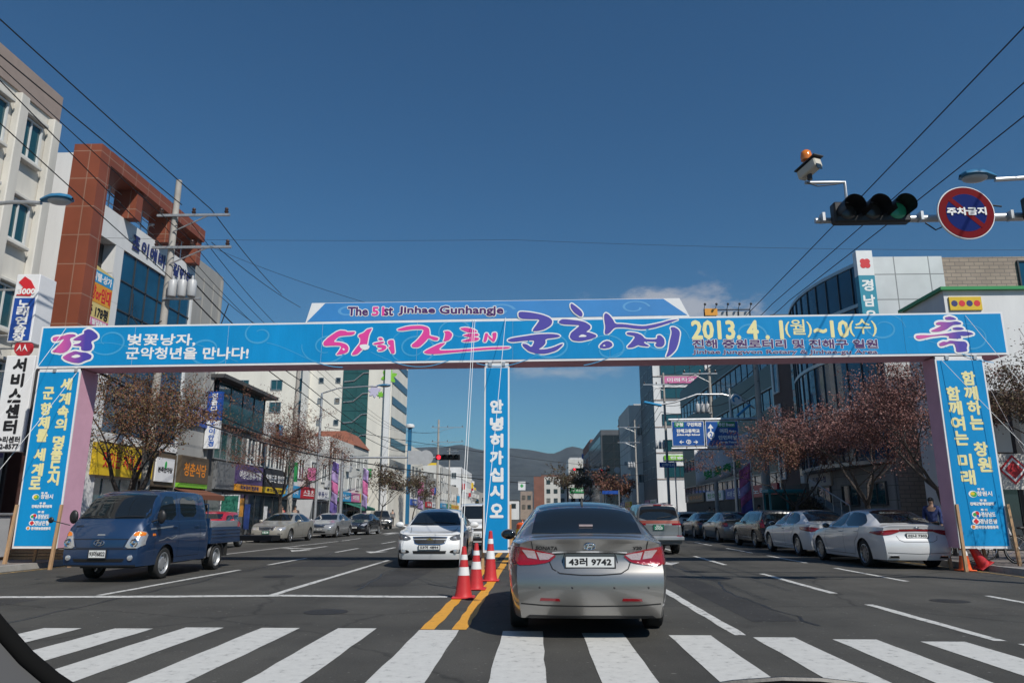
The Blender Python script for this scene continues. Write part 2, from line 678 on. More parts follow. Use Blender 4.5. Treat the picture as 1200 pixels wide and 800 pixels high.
M['asphalt'] = asphalt('asphalt', (0.060, 0.058, 0.052), 0)
M['asphalt_old'] = asphalt('older browner asphalt', (0.068, 0.065, 0.058), 0)
M['asphalt_new'] = asphalt('newer dark asphalt', (0.040, 0.039, 0.038), 0)
M['road_white'] = paint('white road paint', (0.50, 0.50, 0.48), (0.22, 0.22, 0.215), 0.38)
M['road_line'] = paint('thin white road paint', (0.52, 0.52, 0.50), (0.13, 0.13, 0.125), 0.42)
M['road_yellow'] = paint('yellow road paint', (0.62, 0.30, 0.025), (0.16, 0.10, 0.04), 0.36)
M['earth'] = mat('dry ground', (0.13, 0.115, 0.09), 0.9, vary=0.3, vscale=0.2, bump=0.2)
M['paver'] = brick_mat('pavement blocks', (0.25, 0.22, 0.20), (0.20, 0.175, 0.165), (0.11, 0.10, 0.09), 0.4, 0.4, 0.012, 0.85, bump=0.2)
M['kerb'] = mat('granite kerb', (0.30, 0.29, 0.27), 0.8, vary=0.2, vscale=3, bump=0.15)

def paver_mat():
    m = M['paver']
    nt = m.node_tree
    t = [n for n in nt.nodes if n.type == 'TEX_COORD'][0]
    br = [n for n in nt.nodes if n.type == 'TEX_BRICK'][0]
    nt.links.new(t.outputs['Object'], br.inputs['Vector'])
paver_mat()

g = MB()
g.quad((-3000, -300, -0.03), (3000, -300, -0.03), (3000, 5200, -0.03), (-3000, 5200, -0.03))
g.build('ground', M['earth'], kind='structure')

KL = [(-40, -60), (-12.45, -60), (-12.45, 18), (-13.1, 26), (-14.3, 34), (-14.4, 700)]
KR = 10.75
KLX = pchip([(-60, -12.45), (18, -12.45), (26, -13.2), (34, -14.3), (700, -14.4)])

g = MB()
ys = [-60, -20, 0, 18, 20, 22, 24, 26, 28, 30, 32, 34, 60, 120, 240, 450, 700]
for a, b in zip(ys[:-1], ys[1:]):
    g.quad((KLX(a), a, 0), (KR, a, 0), (KR, b, 0), (KLX(b), b, 0))
g.build('road', M['asphalt'], kind='structure')

def pavement(name, side):
    p = MB()
    for a, b in zip(ys[:-1], ys[1:]):
        if side < 0:
            p.cur = 0
            p.hexa([(-60, a, -0.02), (KLX(a) - 0.18, a, -0.02), (KLX(b) - 0.18, b, -0.02), (-60, b, -0.02),
                    (-60, a, 0.13), (KLX(a) - 0.18, a, 0.13), (KLX(b) - 0.18, b, 0.13), (-60, b, 0.13)])
        else:
            p.bx(KR + 0.18, 90, a, b, -0.02, 0.13)
    p.build('pavement', M['paver'], kind='structure')
    k = MB()
    seg = 1.0
    y = -30.0
    while y < 130:
        y2 = y + seg - 0.012
        if side < 0:
            x0, x1 = KLX(y), KLX(y2)
            k.hexa([(x0 - 0.18, y, -0.02), (x0, y, -0.02), (x1, y2, -0.02), (x1 - 0.18, y2, -0.02),
                    (x0 - 0.18, y, 0.134), (x0 - 0.02, y, 0.134), (x1 - 0.02, y2, 0.134), (x1 - 0.18, y2, 0.134)])
        else:
            k.hexa([(KR, y, -0.02), (KR + 0.18, y, -0.02), (KR + 0.18, y2, -0.02), (KR, y2, -0.02),
                    (KR + 0.02, y, 0.134), (KR + 0.18, y, 0.134), (KR + 0.18, y2, 0.134), (KR + 0.02, y2, 0.134)])
        y += seg
    if side < 0:
        k.bx(-14.58, -14.4, 130, 700, -0.02, 0.134)
    else:
        k.bx(KR, KR + 0.18, 130, 700, -0.02, 0.134)
    k.build('kerb', M['kerb'], kind='structure')
pavement('pavement', -1)
pavement('pavement', 1)

pt = MB()
for (xa, xb, ya, yb) in ((5.6, 10.3, 10.6, 62),):
    pt.quad((xa, ya, .0012), (xb, ya - .3, .0012), (xb, yb, .0012), (xa, yb, .0012))
pt.build('road_patch', M['asphalt_old'], kind='structure')
pt = MB()
for (xa, xb, ya, yb) in ((-9.6, -7.9, 9.9, 12.0), (-3.4, -2.5, 14.2, 40), (2.7, 3.3, 9.8, 26), (-6.6, -5.0, 19.5, 23.5)):
    pt.quad((xa, ya, .0014), (xb, ya + .1, .0014), (xb + .05, yb, .0014), (xa, yb - .15, .0014))
pt.build('road_patch', M['asphalt_new'], kind='structure')
# painted markings
rng = random.Random(3)
def wobble_strip(mb, x0, y0, x1, y1, w, z=0.004, n=None, jit=0.012):
    a, b = Vector((x0, y0, 0)), Vector((x1, y1, 0))
    d = (b - a)
    n = n or max(2, int(d.length / 0.35))
    t = d.normalized()
    s = Vector((-t.y, t.x, 0))
    L, Rr = [], []
    for i in range(n + 1):
        p = a + d * (i / n)
        L.append(p + s * (w / 2 + rng.uniform(-jit, jit)))
        Rr.append(p - s * (w / 2 + rng.uniform(-jit, jit)))
    for i in range(n):
        mb.quad((Rr[i].x, Rr[i].y, z), (Rr[i + 1].x, Rr[i + 1].y, z), (L[i + 1].x, L[i + 1].y, z), (L[i].x, L[i].y, z))

cw = MB()
cwx = [-9.4, -8.48, -7.55, -6.58, -5.58, -4.73, -3.93, -3.02, -2.11, -1.13, -0.16, 0.74, 1.69, 2.58, 3.40, 4.27, 5.2, 6.1, 7.0, 7.9, 8.8, 9.7]
for x in cwx:
    far = 9.02 + (0.10 if -4.5 < x < -2 else 0) - max(0, x + 0.6) * 0.13
    wobble_strip(cw, x, far - 4.2, x, far, 0.46, n=10, jit=0.008)
cw.build('crosswalk', M['road_white'], kind='structure')

ln = MB()
# stop line of the oncoming lanes
pts = [(-12.3, 12.05), (-9, 12.25), (-6, 12.45), (-4.2, 12.66), (-2.4, 12.55), (-1.45, 12.55)]
for (a, b) in zip(pts[:-1], pts[1:]):
    wobble_strip(ln, a[0], a[1], b[0], b[1], 0.26, jit=0.02)
wobble_strip(ln, -4.4, 12.75, -4.35, 22.4, 0.13)
wobble_strip(ln, -7.25, 12.6, -7.2, 18.4, 0.13)
for y in (20.2, 27.0, 35, 43, 51, 59, 67, 77, 87, 97):
    wobble_strip(ln, -7.15, y, -7.1, y + 3.2, 0.13)
for y in (27, 35.5, 43, 51, 59, 67, 77, 87, 97):
    wobble_strip(ln, -4.3, y, -4.25, y + 3.4, 0.13)
wobble_strip(ln, -10.6, 24.5, -9.9, 40, 0.12)
for y in (38, 50, 62, 74, 86):
    wobble_strip(ln, -10.0, y, -10.0, y + 5, 0.12)
# our lanes
wobble_strip(ln, 2.26, 8.75, 2.27, 14.3, 0.14)
for y in (22, 30, 38, 46, 56, 66, 76, 86):
    wobble_strip(ln, 2.3, y, 2.3, y + 4, 0.13)
wobble_strip(ln, 4.9, 8.45, 4.95, 11.7, 0.13)
for y in (13.3, 20.6, 28, 36, 44, 54, 64, 74):
    wobble_strip(ln, 5.05, y, 5.12, y + 4.3, 0.13)
for y in (9.2, 15.7, 21.5, 27, 33.5, 40, 50, 60):
    wobble_strip(ln, 7.25 + 0.012 * y, y, 7.28 + 0.012 * (y + 3.8), y + 3.8, 0.12)
# turn arrows in the oncoming lanes
def arrow(mb, x, y, turn):
    wobble_strip(mb, x, y + 1.1, x, y + 4.6, 0.16)
    mb.add([(x - 0.42, y + 1.1, 0.004), (x, y, 0.004), (x + 0.42, y + 1.1, 0.004)], [(0, 1, 2)], False)
    if turn:
        wobble_strip(mb, x, y + 2.6, x + turn * 0.7, y + 2.6, 0.35, z=0.0045)
        mb.add([(x + turn * 0.7, y + 2.1, 0.0045), (x + turn * 1.25, y + 2.6, 0.0045), (x + turn * 0.7, y + 3.1, 0.0045)], [(0, 1, 2)], False)
arrow(ln, -5.8, 26.5, 0)
arrow(ln, -8.9, 27.5, -1)
arrow(ln, 3.6, 20.5, 0)
ln.build('lane_marking', M['road_line'], kind='structure')

fw = MB()
for k in range(9):
    x = -13.2 + k * 1.3
    wobble_strip(fw, x, 53, x, 57, 0.6, jit=0.02)
fw.build('crosswalk', M['road_white'], kind='structure')

yl = MB()
wobble_strip(yl, -1.27, 9.06, -1.22, 60, 0.17, n=120)
wobble_strip(yl, -0.90, 9.06, -0.85, 60, 0.17, n=120)
yl.build('centre_line', M['road_yellow'], kind='structure')
gl = MB()
for a, b in zip(ys[2:9], ys[3:10]):
    wobble_strip(gl, KLX(a) + 0.3, a, KLX(b) + 0.3, b, 0.12)
for y in range(0, 60, 4):
    wobble_strip(gl, KR - 0.32, y, KR - 0.32, y + 4, 0.12)
M['road_yellow_old'] = paint('worn yellow road paint', (0.42, 0.26, 0.06), (0.10, 0.085, 0.06), 0.5)
gl.build('edge_line', M['road_yellow_old'], kind='structure')

# hills behind the town
RIDGE = pchip([(-2600, 120), (-1500, 170), (-900, 215), (-420, 235), (-330, 236), (-262, 246), (-215, 232), (-150, 222), (-85, 232), (-20, 228), (60, 214),
               (128, 238), (190, 222), (270, 205), (380, 196), (600, 180), (1200, 150), (2600, 120)])
def hills():
    g = MB()
    g.smooth = True
    nx, ny = 240, 46
    r2 = random.Random(5)
    ph = [(r2.uniform(0, 6), r2.uniform(0, 6), r2.uniform(0.004, 0.03), r2.uniform(0.002, 0.012)) for _ in range(14)]
    vs = []
    for j in range(ny + 1):
        t = j / ny
        Y = 1500 + 2200 * t
        for i in range(nx + 1):
            X = -2600 + 5200 * i / nx
            if t < 0.5:
                base = RIDGE(X) * (t / 0.5) ** 1.15
            else:
                base = RIDGE(X * 1.0) * (1 - (t - 0.5) * 0.9)
            gul = 0
            for a, b, fx, fy in ph:
                gul += math.sin(X * fx + a + math.sin(Y * fy + b) * 1.6)
            env = 4 * t * (0.5 - t) if t < 0.5 else 0
            z = base + gul * 6.5 * env * 2 + (gul * 0.4 if 0.45 < t < 0.55 else 0)
            vs.append((X, Y, z - 3))
    fs = [(j * (nx + 1) + i, j * (nx + 1) + i + 1, (j + 1) * (nx + 1) + i + 1, (j + 1) * (nx + 1) + i) for j in range(ny) for i in range(nx)]
    g.add(vs, fs, True)
    m = mat('wooded hillside', (0.027, 0.031, 0.030), 0.95, vary=0.75, vscale=0.02, bump=0.0)
    return g.build('hills', m, kind='structure', sharp=80)
hills()

# the air: pale even haze that fades the hills and the far end of the street
hz = MB()
hz.bx(-3050, 3050, -350, 5250, -1.1, 300)
hazeo = hz.build('haze', [], kind='stuff')
hm = bpy.data.materials.new('thin spring haze')
hm.use_nodes = True
ht = hm.node_tree
ht.nodes.remove(ht.nodes['Principled BSDF'])
pv = ht.nodes.new('ShaderNodeVolumePrincipled')
pv.inputs['Color'].default_value = (0.60, 0.78, 0.97, 1)
pv.inputs['Density'].default_value = 0.00008
pv.inputs['Anisotropy'].default_value = 0.0
ht.links.new(pv.outputs[0], [n for n in ht.nodes if n.type == 'OUTPUT_MATERIAL'][0].inputs['Volume'])
hazeo.data.materials.append(hm)

# iron covers and tar seams in the carriageway
ir = mat('cast iron cover', (.05, .046, .042), .6, .6, bump=.6, bscale=30)
for k, (x, y, r_) in enumerate(((-5.6, 16.5, .33), (3.7, 16.2, .33), (-2.9, 10.6, .3), (6.4, 12.2, .28), (-8.4, 23.0, .33))):
    q = MB()
    q.lathe([(r_, .0035), (r_ * .9, .006), (.001, .006)], 28, 'Z', (x, y, 0))
    tag(q.build('manhole_cover', ir, fixn=False), ('round iron cover in the oncoming lane past the stop line', 'round iron cover in the lane right of the silver saloon', 'round iron cover between crosswalk and stop line',
        'round iron cover near the right hand lane line', 'round iron cover in the lane beside the blue truck')[k], 'manhole cover', 'iron covers set in the road')
tr = MB()
rt = random.Random(9)
for (x, y, dx, n) in ((-6.4, 5.0, .0, 60), (3.4, 9.5, .01, 70), (-3.2, 13.5, -.01, 40)):
    p = Vector((x, y, .0022))
    for i in range(n):
        p2 = p + Vector((rt.uniform(-.10, .10) + dx, .42, 0))
        w = rt.uniform(.012, .03)
        tr.quad((p.x - w, p.y, p.z), (p.x + w, p.y, p.z), (p2.x + w, p2.y, p.z), (p2.x - w, p2.y, p.z))
        p = p2
tr.build('tar_seam', mat('tar', (.018, .018, .018), .5), kind='structure')
# ---------------------------------------------------------------- the festival arch
AY = 18.5
M['banner_blue'] = mat('printed blue banner', (0.004, 0.25, 0.56), 0.6, vary=0.10, vscale=0.6, spec=0.2, bump=0.6, bscale=2.2, stretch=(1.6, 1, .5))
M['banner_light'] = mat('printed lighter blue banner', (0.035, 0.23, 0.56), 0.55, vary=0.12, vscale=0.5, bump=0.3, bscale=2.0)
M['banner_swirl'] = mat('printed pale swirl', (0.06, 0.34, 0.62), 0.6, spec=0.2)
M['pink'] = mat('pink cloth cladding', (0.62, 0.35, 0.45), 0.75, vary=0.08, vscale=1.5, bump=0.25, bscale=6)
def gradient_ink():
    m = bpy.data.materials.new('pink to violet print')
    m.use_nodes = True
    nt = m.node_tree
    b = nt.nodes['Principled BSDF']
    b.inputs['Roughness'].default_value = 0.5
    t = nt.nodes.new('ShaderNodeTexCoord')
    s = nt.nodes.new('ShaderNodeSeparateXYZ')
    r = nt.nodes.new('ShaderNodeValToRGB')
    nt.links.new(t.outputs['Generated'], s.inputs[0])
    nt.links.new(s.outputs['X'], r.inputs[0])
    r.color_ramp.elements[0].position = 0.2
    r.color_ramp.elements[0].color = (0.62, 0.10, 0.36, 1)
    r.color_ramp.elements[1].position = 0.72
    r.color_ramp.elements[1].color = (0.07, 0.055, 0.36, 1)
    nt.links.new(r.outputs[0], b.inputs['Base Color'])
    return m
M['ink_gradient'] = gradient_ink()

arch = thing('festival_arch', 'huge blue banner archway with pink sides straddling the whole road', 'banner arch', (-0.9, AY, 0))
UX, UZ, NF = Vector((1, 0, 0)), Vector((0, 0, 1)), Vector((0, -1, 0))

# the photograph's camera axes, used to trace the flat printed artwork onto the banner's plane
_TH, _YW = math.atan(203 / 860), math.atan(28 / math.hypot(860, 203))
_fw = Vector((-math.sin(_YW) * math.cos(_TH), math.cos(_YW) * math.cos(_TH), math.sin(_TH)))
_rt = Vector((math.cos(_YW), math.sin(_YW), 0))
_up = _rt.cross(_fw)
def at(x, y, Y):
    d = _fw + _rt * ((x - 600) / 860) - _up * ((y - 400) / 860)
    return Vector((0, 0, 1.3)) + d * (Y / d.y)

def zb(x):   # underside and top of the beam, which sags a little to the left
    return 5.03 + (x + 13) / 25 * 0.2
def ztp(x):
    return 6.16 + (x + 13) / 25 * 0.185
DEP = 0.78
b = MB()
x0, x1 = -13.07, 11.95
b.hexa([(x0, AY, zb(x0)), (x1, AY, zb(x1)), (x1, AY + DEP, zb(x1)), (x0, AY + DEP, zb(x0)),
        (x0, AY, ztp(x0)), (x1, AY, ztp(x1)), (x1, AY + DEP, ztp(x1)), (x0, AY + DEP, ztp(x0))])
b.build('beam', M['pink'], arch, True)
b = MB()
y0, y1 = AY - 0.03, AY - 0.004
b.hexa([(x0, y0, zb(x0)), (x1, y0, zb(x1)), (x1, y1, zb(x1)), (x0, y1, zb(x0)),
        (x0, y0, ztp(x0)), (x1, y0, ztp(x1)), (x1, y1, ztp(x1)), (x0, y1, ztp(x0))])
b.build('beam_frame', M['sheet_white'], arch, True)
b = MB()
PF = AY - 0.036
for k in range(10):                                   # ten cloth panels side by side
    a = x0 + 0.05 + (x1 - x0 - 0.1) * k / 10
    c = x0 + 0.05 + (x1 - x0 - 0.1) * (k + 1) / 10 - 0.006
    b.quad((a, PF, zb(a) + 0.055), (c, PF, zb(c) + 0.055), (c, PF, ztp(c) - 0.045), (a, PF, ztp(a) - 0.045))
b.build('beam_banner', M['banner_blue'], arch, True, fixn=False)

# the upper board with its folded white corners
p = [at(360, 374, AY), at(378, 355.5, AY), at(778, 350, AY), at(804, 368, AY)]
t = MB()
tops = [(-6.02, 6.2), (-6.02 + .14, 6.745), (4.02 - .24, 6.79), (4.02, 6.28)]
t.prism(tops, lambda q: (q[0], AY - 0.02, q[1]), lambda q: (q[0], AY + 0.10, q[1]))
t.build('upper_board', M['sheet_white'], arch, True)
t = MB()
inn = [(-5.98, 6.23), (-5.52, 6.735), (3.36, 6.775), (3.96, 6.33)]
t.add([(q[0], AY - 0.026, q[1]) for q in inn], [(0, 1, 2, 3)], False)
t.build('upper_banner', M['banner_light'], arch, True, fixn=False)

def leg(xa, xb, z0, z1, depth, nm='leg'):
    l = MB()
    l.bx(xa, xb, AY + 0.012, AY + depth, z0, z1 + 0.06)
    o = l.build(nm, M['pink'], arch, True)
    fr = MB()
    fr.bx(xa - 0.02, xb + 0.02, AY - 0.02, AY + 0.008, z0 - 0.01, z1)
    fr.build('frame', M['sheet_white'], o, True)
    f = MB()
    f.quad((xa + 0.02, AY - 0.026, z0 + 0.05), (xb - 0.02, AY - 0.026, z0 + 0.05), (xb - 0.02, AY - 0.026, z1 - 0.03), (xa + 0.02, AY - 0.026, z1 - 0.03))
    f.build('leg_banner', M['banner_blue'], o, True, fixn=False)
    return o
legL = leg(-12.97, -11.88, 0.50, 4.96, 0.80)
legR = leg(10.12, 11.28, 0.53, 5.12, 0.62)
post = leg(-1.27, -0.67, 0.42, 5.0, 0.34, 'centre_post')

for (x, y, lean) in ((-12.98, 18.36, -0.05), (-11.84, 18.36, -0.03), (-12.9, 19.25, 0), (-11.95, 19.25, 0),
                     (10.12, 18.36, -0.02), (11.32, 18.36, 0.04), (10.9, 18.9, 0.02), (10.15, 19.1, 0), (-0.635, 18.62, 0.0), (-1.3, 18.62, 0)):
    w = MB()
    hgt = 1.55 if y < 18.7 else 0.62
    w.hexa([(x + lean - .035, y - .05, 0), (x + lean + .035, y - .05, 0), (x + lean + .035, y + .02, 0), (x + lean - .035, y + .02, 0),
            (x - .03, y + .03, hgt), (x + .03, y + .03, hgt), (x + .03, y + .09, hgt), (x - .03, y + .09, hgt)])
    w.build('prop', M['wood'], arch, True)
for x in (-12.55, -11.98, 10.4, 11.1, -1.15, -0.8):    # brackets under the beam
    w = MB()
    w.bx(x - 0.04, x + 0.04, AY - 0.05, AY + 0.02, zb(x) - 0.11, zb(x) - 0.005)
    w.build('bracket', M['steel'], arch, True)
w = MB()
w.bx(-12.97, -11.88, AY - 0.012, AY + 0.06, 4.965, 5.02)
w.bx(10.12, 11.28, AY - 0.012, AY + 0.06, 5.125, 5.2)
w.bx(-1.27, -0.67, AY - 0.012, AY + 0.06, 5.005, 5.1)
w.build('cross_batten', M['sheet_white'], arch, True)

# swirls printed faintly over the banner
def swirl(mb, cx, cz, r0, turns, a0, w, sgn=1, y=PF - 0.003):
    n = 40
    pts = []
    for i in range(n + 1):
        t_ = i / n
        a = a0 + sgn * turns * 2 * PI * t_
        r = r0 * (1 - 0.72 * t_)
        pts.append((cx + r * 1.35 * math.cos(a), cz + r * math.sin(a), w * (0.35 + 0.65 * math.sin(PI * t_))))
    for i in range(n):
        a, c = pts[i], pts[i + 1]
        dx, dz = c[0] - a[0], c[1] - a[1]
        l = math.hypot(dx, dz) or 1
        nx_, nz_ = -dz / l, dx / l
        q = []
        for (pp, s_) in ((a, 1), (c, 1), (c, -1), (a, -1)):
            X = pp[0] + nx_ * pp[2] * s_ / 2
            Z = min(max(pp[1] + nz_ * pp[2] * s_ / 2, zb(X) + 0.06), ztp(X) - 0.05)
            q.append((X, y, Z))
        mb.quad(*q)
s_ = MB()
for (cx, cz, r0, tn, a0, w, sg) in ((-11.2, 5.75, .45, 1.2, 2.6, .05, 1), (-8.55, 5.5, .5, 1.1, 0.2, .06, -1), (-7.2, 5.9, .35, 1.2, 1, .05, 1),
                                    (-5.4, 5.55, .5, 1.3, 3, .05, 1), (-3.1, 5.5, .52, 1.6, 2.2, .05, 1), (-2.0, 5.95, .4, 1, 4, .05, -1), (0.45, 5.6, .55, 1.2, 1.2, .05, 1),
                                    (1.9, 5.45, .4, 1.2, 2.9, .05, -1), (3.3, 5.7, .5, 1.2, 0, .05, 1), (5.5, 5.8, .45, 1.2, 3.4, .05, 1), (8.9, 5.95, .42, 1.4, 0, .05, 1), (11.0, 5.65, .4, 1.2, 2, .04, -1)):
    s_ = MB()
    swirl(s_, cx, cz, r0, tn, a0, w, sg)
    s_.build('swirl_print', M['banner_swirl'], arch, True, fixn=False)
for k in range(9):                                    # long thin tendrils between them
    s_ = MB()
    x = -12.5 + k * 2.75
    pts = [(x + i * 0.12, 5.35 + 0.35 * math.sin(i * 0.16 + k)) for i in range(18)]
    for a, c in zip(pts[:-1], pts[1:]):
        s_.quad((a[0], PF - 0.0026, a[1]), (c[0], PF - 0.0026, c[1]), (c[0], PF - 0.0026, c[1] + 0.018), (a[0], PF - 0.0026, a[1] + 0.018))
    s_.build('swirl_print', M['banner_swirl'], arch, True, fixn=False)
pale_ = mat('pale blue print', (0.10, 0.33, 0.62), 0.55)
for (cx, cz, r0, w) in ((2.6, 6.55, .2, .03), (-0.9, 6.5, .2, .04), (-4.9, 6.5, .18, .04)):
    s_ = MB()
    for q in range(34):
        a, c = 0.12 + q * 0.18, 0.12 + (q + 1) * 0.18
        ra, rc = r0 * (1 - q / 60), r0 * (1 - (q + 1) / 60)
        s_.quad((cx + 2.1 * ra * math.cos(a), AY - 0.028, cz + ra * math.sin(a)), (cx + 2.1 * rc * math.cos(c), AY - 0.028, cz + rc * math.sin(c)),
                (cx + 2.1 * (rc - w) * math.cos(c), AY - 0.028, cz + (rc - w) * math.sin(c)), (cx + 2.1 * (ra - w) * math.cos(a), AY - 0.028, cz + (ra - w) * math.sin(a)))
    s_.build('swirl_print', pale_, arch, True, fixn=False)

# brush lettering: outlines in pixels of an enlarged crop (origin, scale), traced onto the banner plane
def brush(name, ox, oy, sc, polys, ink, lw=0.035, holes=(), hink='ink_white'):
    mb = MB()
    mats = [M[ink], M['ink_white'], M[hink]]
    base = at(600, 400, PF)
    def tri(poly):
        pp = chaikin([(float(a), float(b_)) for a, b_ in poly], 1)
        ps = [at(ox + a / sc, oy + b_ / sc, PF) for a, b_ in pp]
        vs = [(q.x, q.z) for q in ps]
        t3 = mgeo.tessellate_polygon([[Vector((q[0], q[1], 0)) for q in vs]])
        return vs, [tuple(f) for f in t3]
    fr = (Vector((0, PF, 0)), UX, UZ, NF)
    for k, poly in enumerate(polys):
        vs, fs = tri(poly)
        mb.cur = 0
        spread(mb, vs, fs, fr, 0, 0.0085 + 0.0001 * k)
        mb.cur = 1
        spread(mb, vs, fs, fr, lw, 0.0045 + 0.00001 * k, 12)
    for poly in holes:
        vs, fs = tri(poly)
        mb.cur = 2
        spread(mb, vs, fs, fr, 0, 0.0105)
    return mb.build(name, mats, arch, True, fixn=False)

brush('brush_lettering', 60, 370, 10, [
    [(15, 265), (40, 245), (120, 240), (200, 215), (270, 215), (300, 235), (215, 265), (245, 340), (200, 410), (130, 440), (20, 425), (15, 415), (60, 380), (110, 330), (160, 270), (110, 285), (60, 300), (25, 295)],
    [(260, 275), (330, 235), (390, 210), (385, 180), (430, 155), (480, 165), (545, 220), (550, 260), (480, 295), (470, 310), (490, 360), (470, 405), (400, 415), (350, 400), (355, 355), (262, 350), (265, 335), (330, 325), (365, 290), (265, 290)],
    [(130, 485), (200, 440), (280, 410), (340, 425), (420, 430), (480, 465), (465, 505), (400, 525), (340, 555), (260, 550), (170, 520)]],
    'ink_gradient', 0.05, [[(230, 478), (300, 450), (350, 468), (330, 485), (270, 495)]])
brush('brush_lettering', 1050, 360, 8, [
    [(455, 95), (500, 85), (540, 95), (570, 115), (520, 120), (465, 118)],
    [(370, 150), (400, 135), (500, 140), (560, 130), (610, 145), (610, 160), (540, 165), (510, 180), (470, 210), (400, 230), (340, 230), (325, 220), (370, 200), (430, 170), (380, 165)],
    [(525, 195), (570, 185), (620, 190), (640, 205), (600, 215), (540, 212)],
    [(185, 265), (240, 260), (330, 262), (480, 245), (560, 230), (640, 225), (700, 235), (730, 250), (690, 262), (640, 270), (600, 265), (615, 290), (560, 295), (490, 290), (500, 270), (440, 262), (330, 275), (270, 290), (210, 300), (185, 285)],
    [(400, 340), (440, 320), (480, 325), (500, 310), (580, 318), (650, 320), (670, 350), (660, 385), (670, 410), (620, 420), (565, 420), (560, 380), (545, 340), (500, 340), (450, 360), (410, 365)]],
    'ink_gradient', 0.05)
brush('brush_lettering', 370, 365, 10, [
    [(85, 365), (150, 300), (270, 220), (350, 225), (370, 240), (455, 235), (465, 245), (440, 275), (300, 285), (260, 300), (205, 355), (290, 360), (365, 385), (390, 430), (375, 475), (330, 495), (235, 510), (270, 470), (300, 420), (290, 400), (210, 398), (100, 405)],
    [(640, 200), (600, 210), (560, 250), (505, 270), (500, 295), (525, 310), (520, 370), (470, 430), (420, 500), (440, 510), (490, 500), (540, 450), (600, 400), (610, 350), (625, 270), (665, 195)],
    [(735, 310), (770, 305), (795, 330), (760, 340), (735, 330)],
    [(670, 375), (740, 355), (800, 350), (800, 370), (750, 385), (690, 390)],
    [(715, 400), (760, 385), (825, 400), (830, 430), (790, 460), (735, 465), (725, 450), (770, 440), (780, 425), (730, 420)],
    [(845, 345), (880, 330), (915, 335), (920, 400), (930, 490), (890, 495), (870, 450), (850, 420), (880, 400), (850, 380)]],
    'ink_pink', 0.028, [[(510, 395), (555, 385), (600, 385), (635, 405), (620, 440), (570, 455), (530, 430)], [(310, 440), (325, 428), (345, 442), (330, 458)]])
brush('brush_lettering', 460, 365, 8, [
    [(45, 165), (150, 135), (270, 130), (340, 150), (350, 200), (345, 225), (435, 245), (425, 270), (390, 270), (340, 245), (300, 290), (250, 335), (190, 335), (175, 315), (230, 270), (280, 210), (295, 165), (200, 165), (100, 180), (50, 178)],
    [(480, 185), (530, 180), (565, 215), (540, 265), (475, 285), (490, 240), (495, 200)],
    [(500, 290), (440, 300), (290, 375), (310, 395), (400, 400), (600, 380), (900, 355), (1080, 348), (1110, 335), (1080, 330), (900, 335), (600, 360), (450, 365), (435, 350), (480, 310)],
    [(635, 155), (690, 148), (760, 165), (800, 190), (740, 200), (690, 190), (640, 165)],
    [(655, 225), (710, 205), (800, 205), (810, 225), (750, 235), (820, 250), (790, 275), (680, 285), (645, 275), (700, 260), (740, 245), (700, 235)],
    [(870, 200), (900, 205), (880, 285), (850, 285), (860, 240)],
    [(895, 215), (940, 260), (935, 275), (900, 250)],
    [(935, 200), (975, 195), (975, 240), (955, 285), (930, 280), (940, 240)]], 'ink_pink', 0.028)
brush('brush_lettering', 590, 345, 10, [
    [(175, 215), (200, 200), (320, 210), (450, 235), (540, 270), (575, 310), (560, 360), (480, 410), (400, 430), (345, 430), (345, 410), (390, 350), (430, 290), (300, 290), (210, 285), (178, 260)],
    [(50, 530), (100, 510), (230, 490), (400, 465), (560, 460), (640, 470), (670, 490), (620, 505), (490, 520), (495, 570), (460, 610), (405, 645), (500, 640), (580, 620), (700, 570), (690, 600), (620, 660), (500, 695), (400, 695), (300, 670), (230, 610), (220, 575), (270, 580), (330, 620), (360, 560), (355, 535), (220, 545), (100, 558), (55, 545)],
    [(785, 115), (800, 105), (850, 140), (910, 190), (930, 230), (920, 260), (895, 258), (830, 215), (790, 160)],
    [(640, 325), (680, 290), (740, 290), (880, 305), (960, 325), (1020, 365), (1020, 400), (965, 440), (1010, 445), (1090, 475), (1085, 500), (1020, 525), (900, 550), (810, 540), (775, 500), (790, 450), (840, 410), (900, 360), (800, 355), (690, 350)]],
    'ink_violet', 0.033, [[(870, 500), (920, 465), (980, 485), (960, 497)]])
brush('brush_lettering', 690, 345, 10, [
    [(180, 235), (200, 215), (240, 240), (280, 290), (310, 345), (400, 345), (560, 365), (650, 370), (760, 350), (850, 330), (950, 300), (1060, 288), (980, 320), (880, 355), (760, 390), (640, 410), (520, 400), (430, 385), (320, 385), (290, 400), (240, 455), (200, 470), (185, 450), (195, 380), (180, 290)],
    [(125, 600), (170, 555), (220, 540), (270, 565), (280, 600), (240, 625), (180, 635), (130, 625)],
    [(440, 450), (470, 440), (560, 450), (620, 475), (660, 520), (740, 525), (800, 520), (800, 480), (840, 475), (885, 520), (890, 580), (860, 615), (800, 615), (775, 590), (800, 555), (660, 550), (640, 565), (710, 600), (690, 610), (600, 600), (580, 590), (520, 620), (460, 625), (450, 610), (500, 560), (550, 490), (450, 470)],
    [(955, 385), (1000, 380), (1050, 410), (1070, 450), (1050, 570), (1020, 650), (960, 710), (915, 735), (905, 725), (935, 650), (945, 560), (975, 440)]],
    'ink_violet', 0.033, [[(160, 605), (180, 585), (200, 605)]])

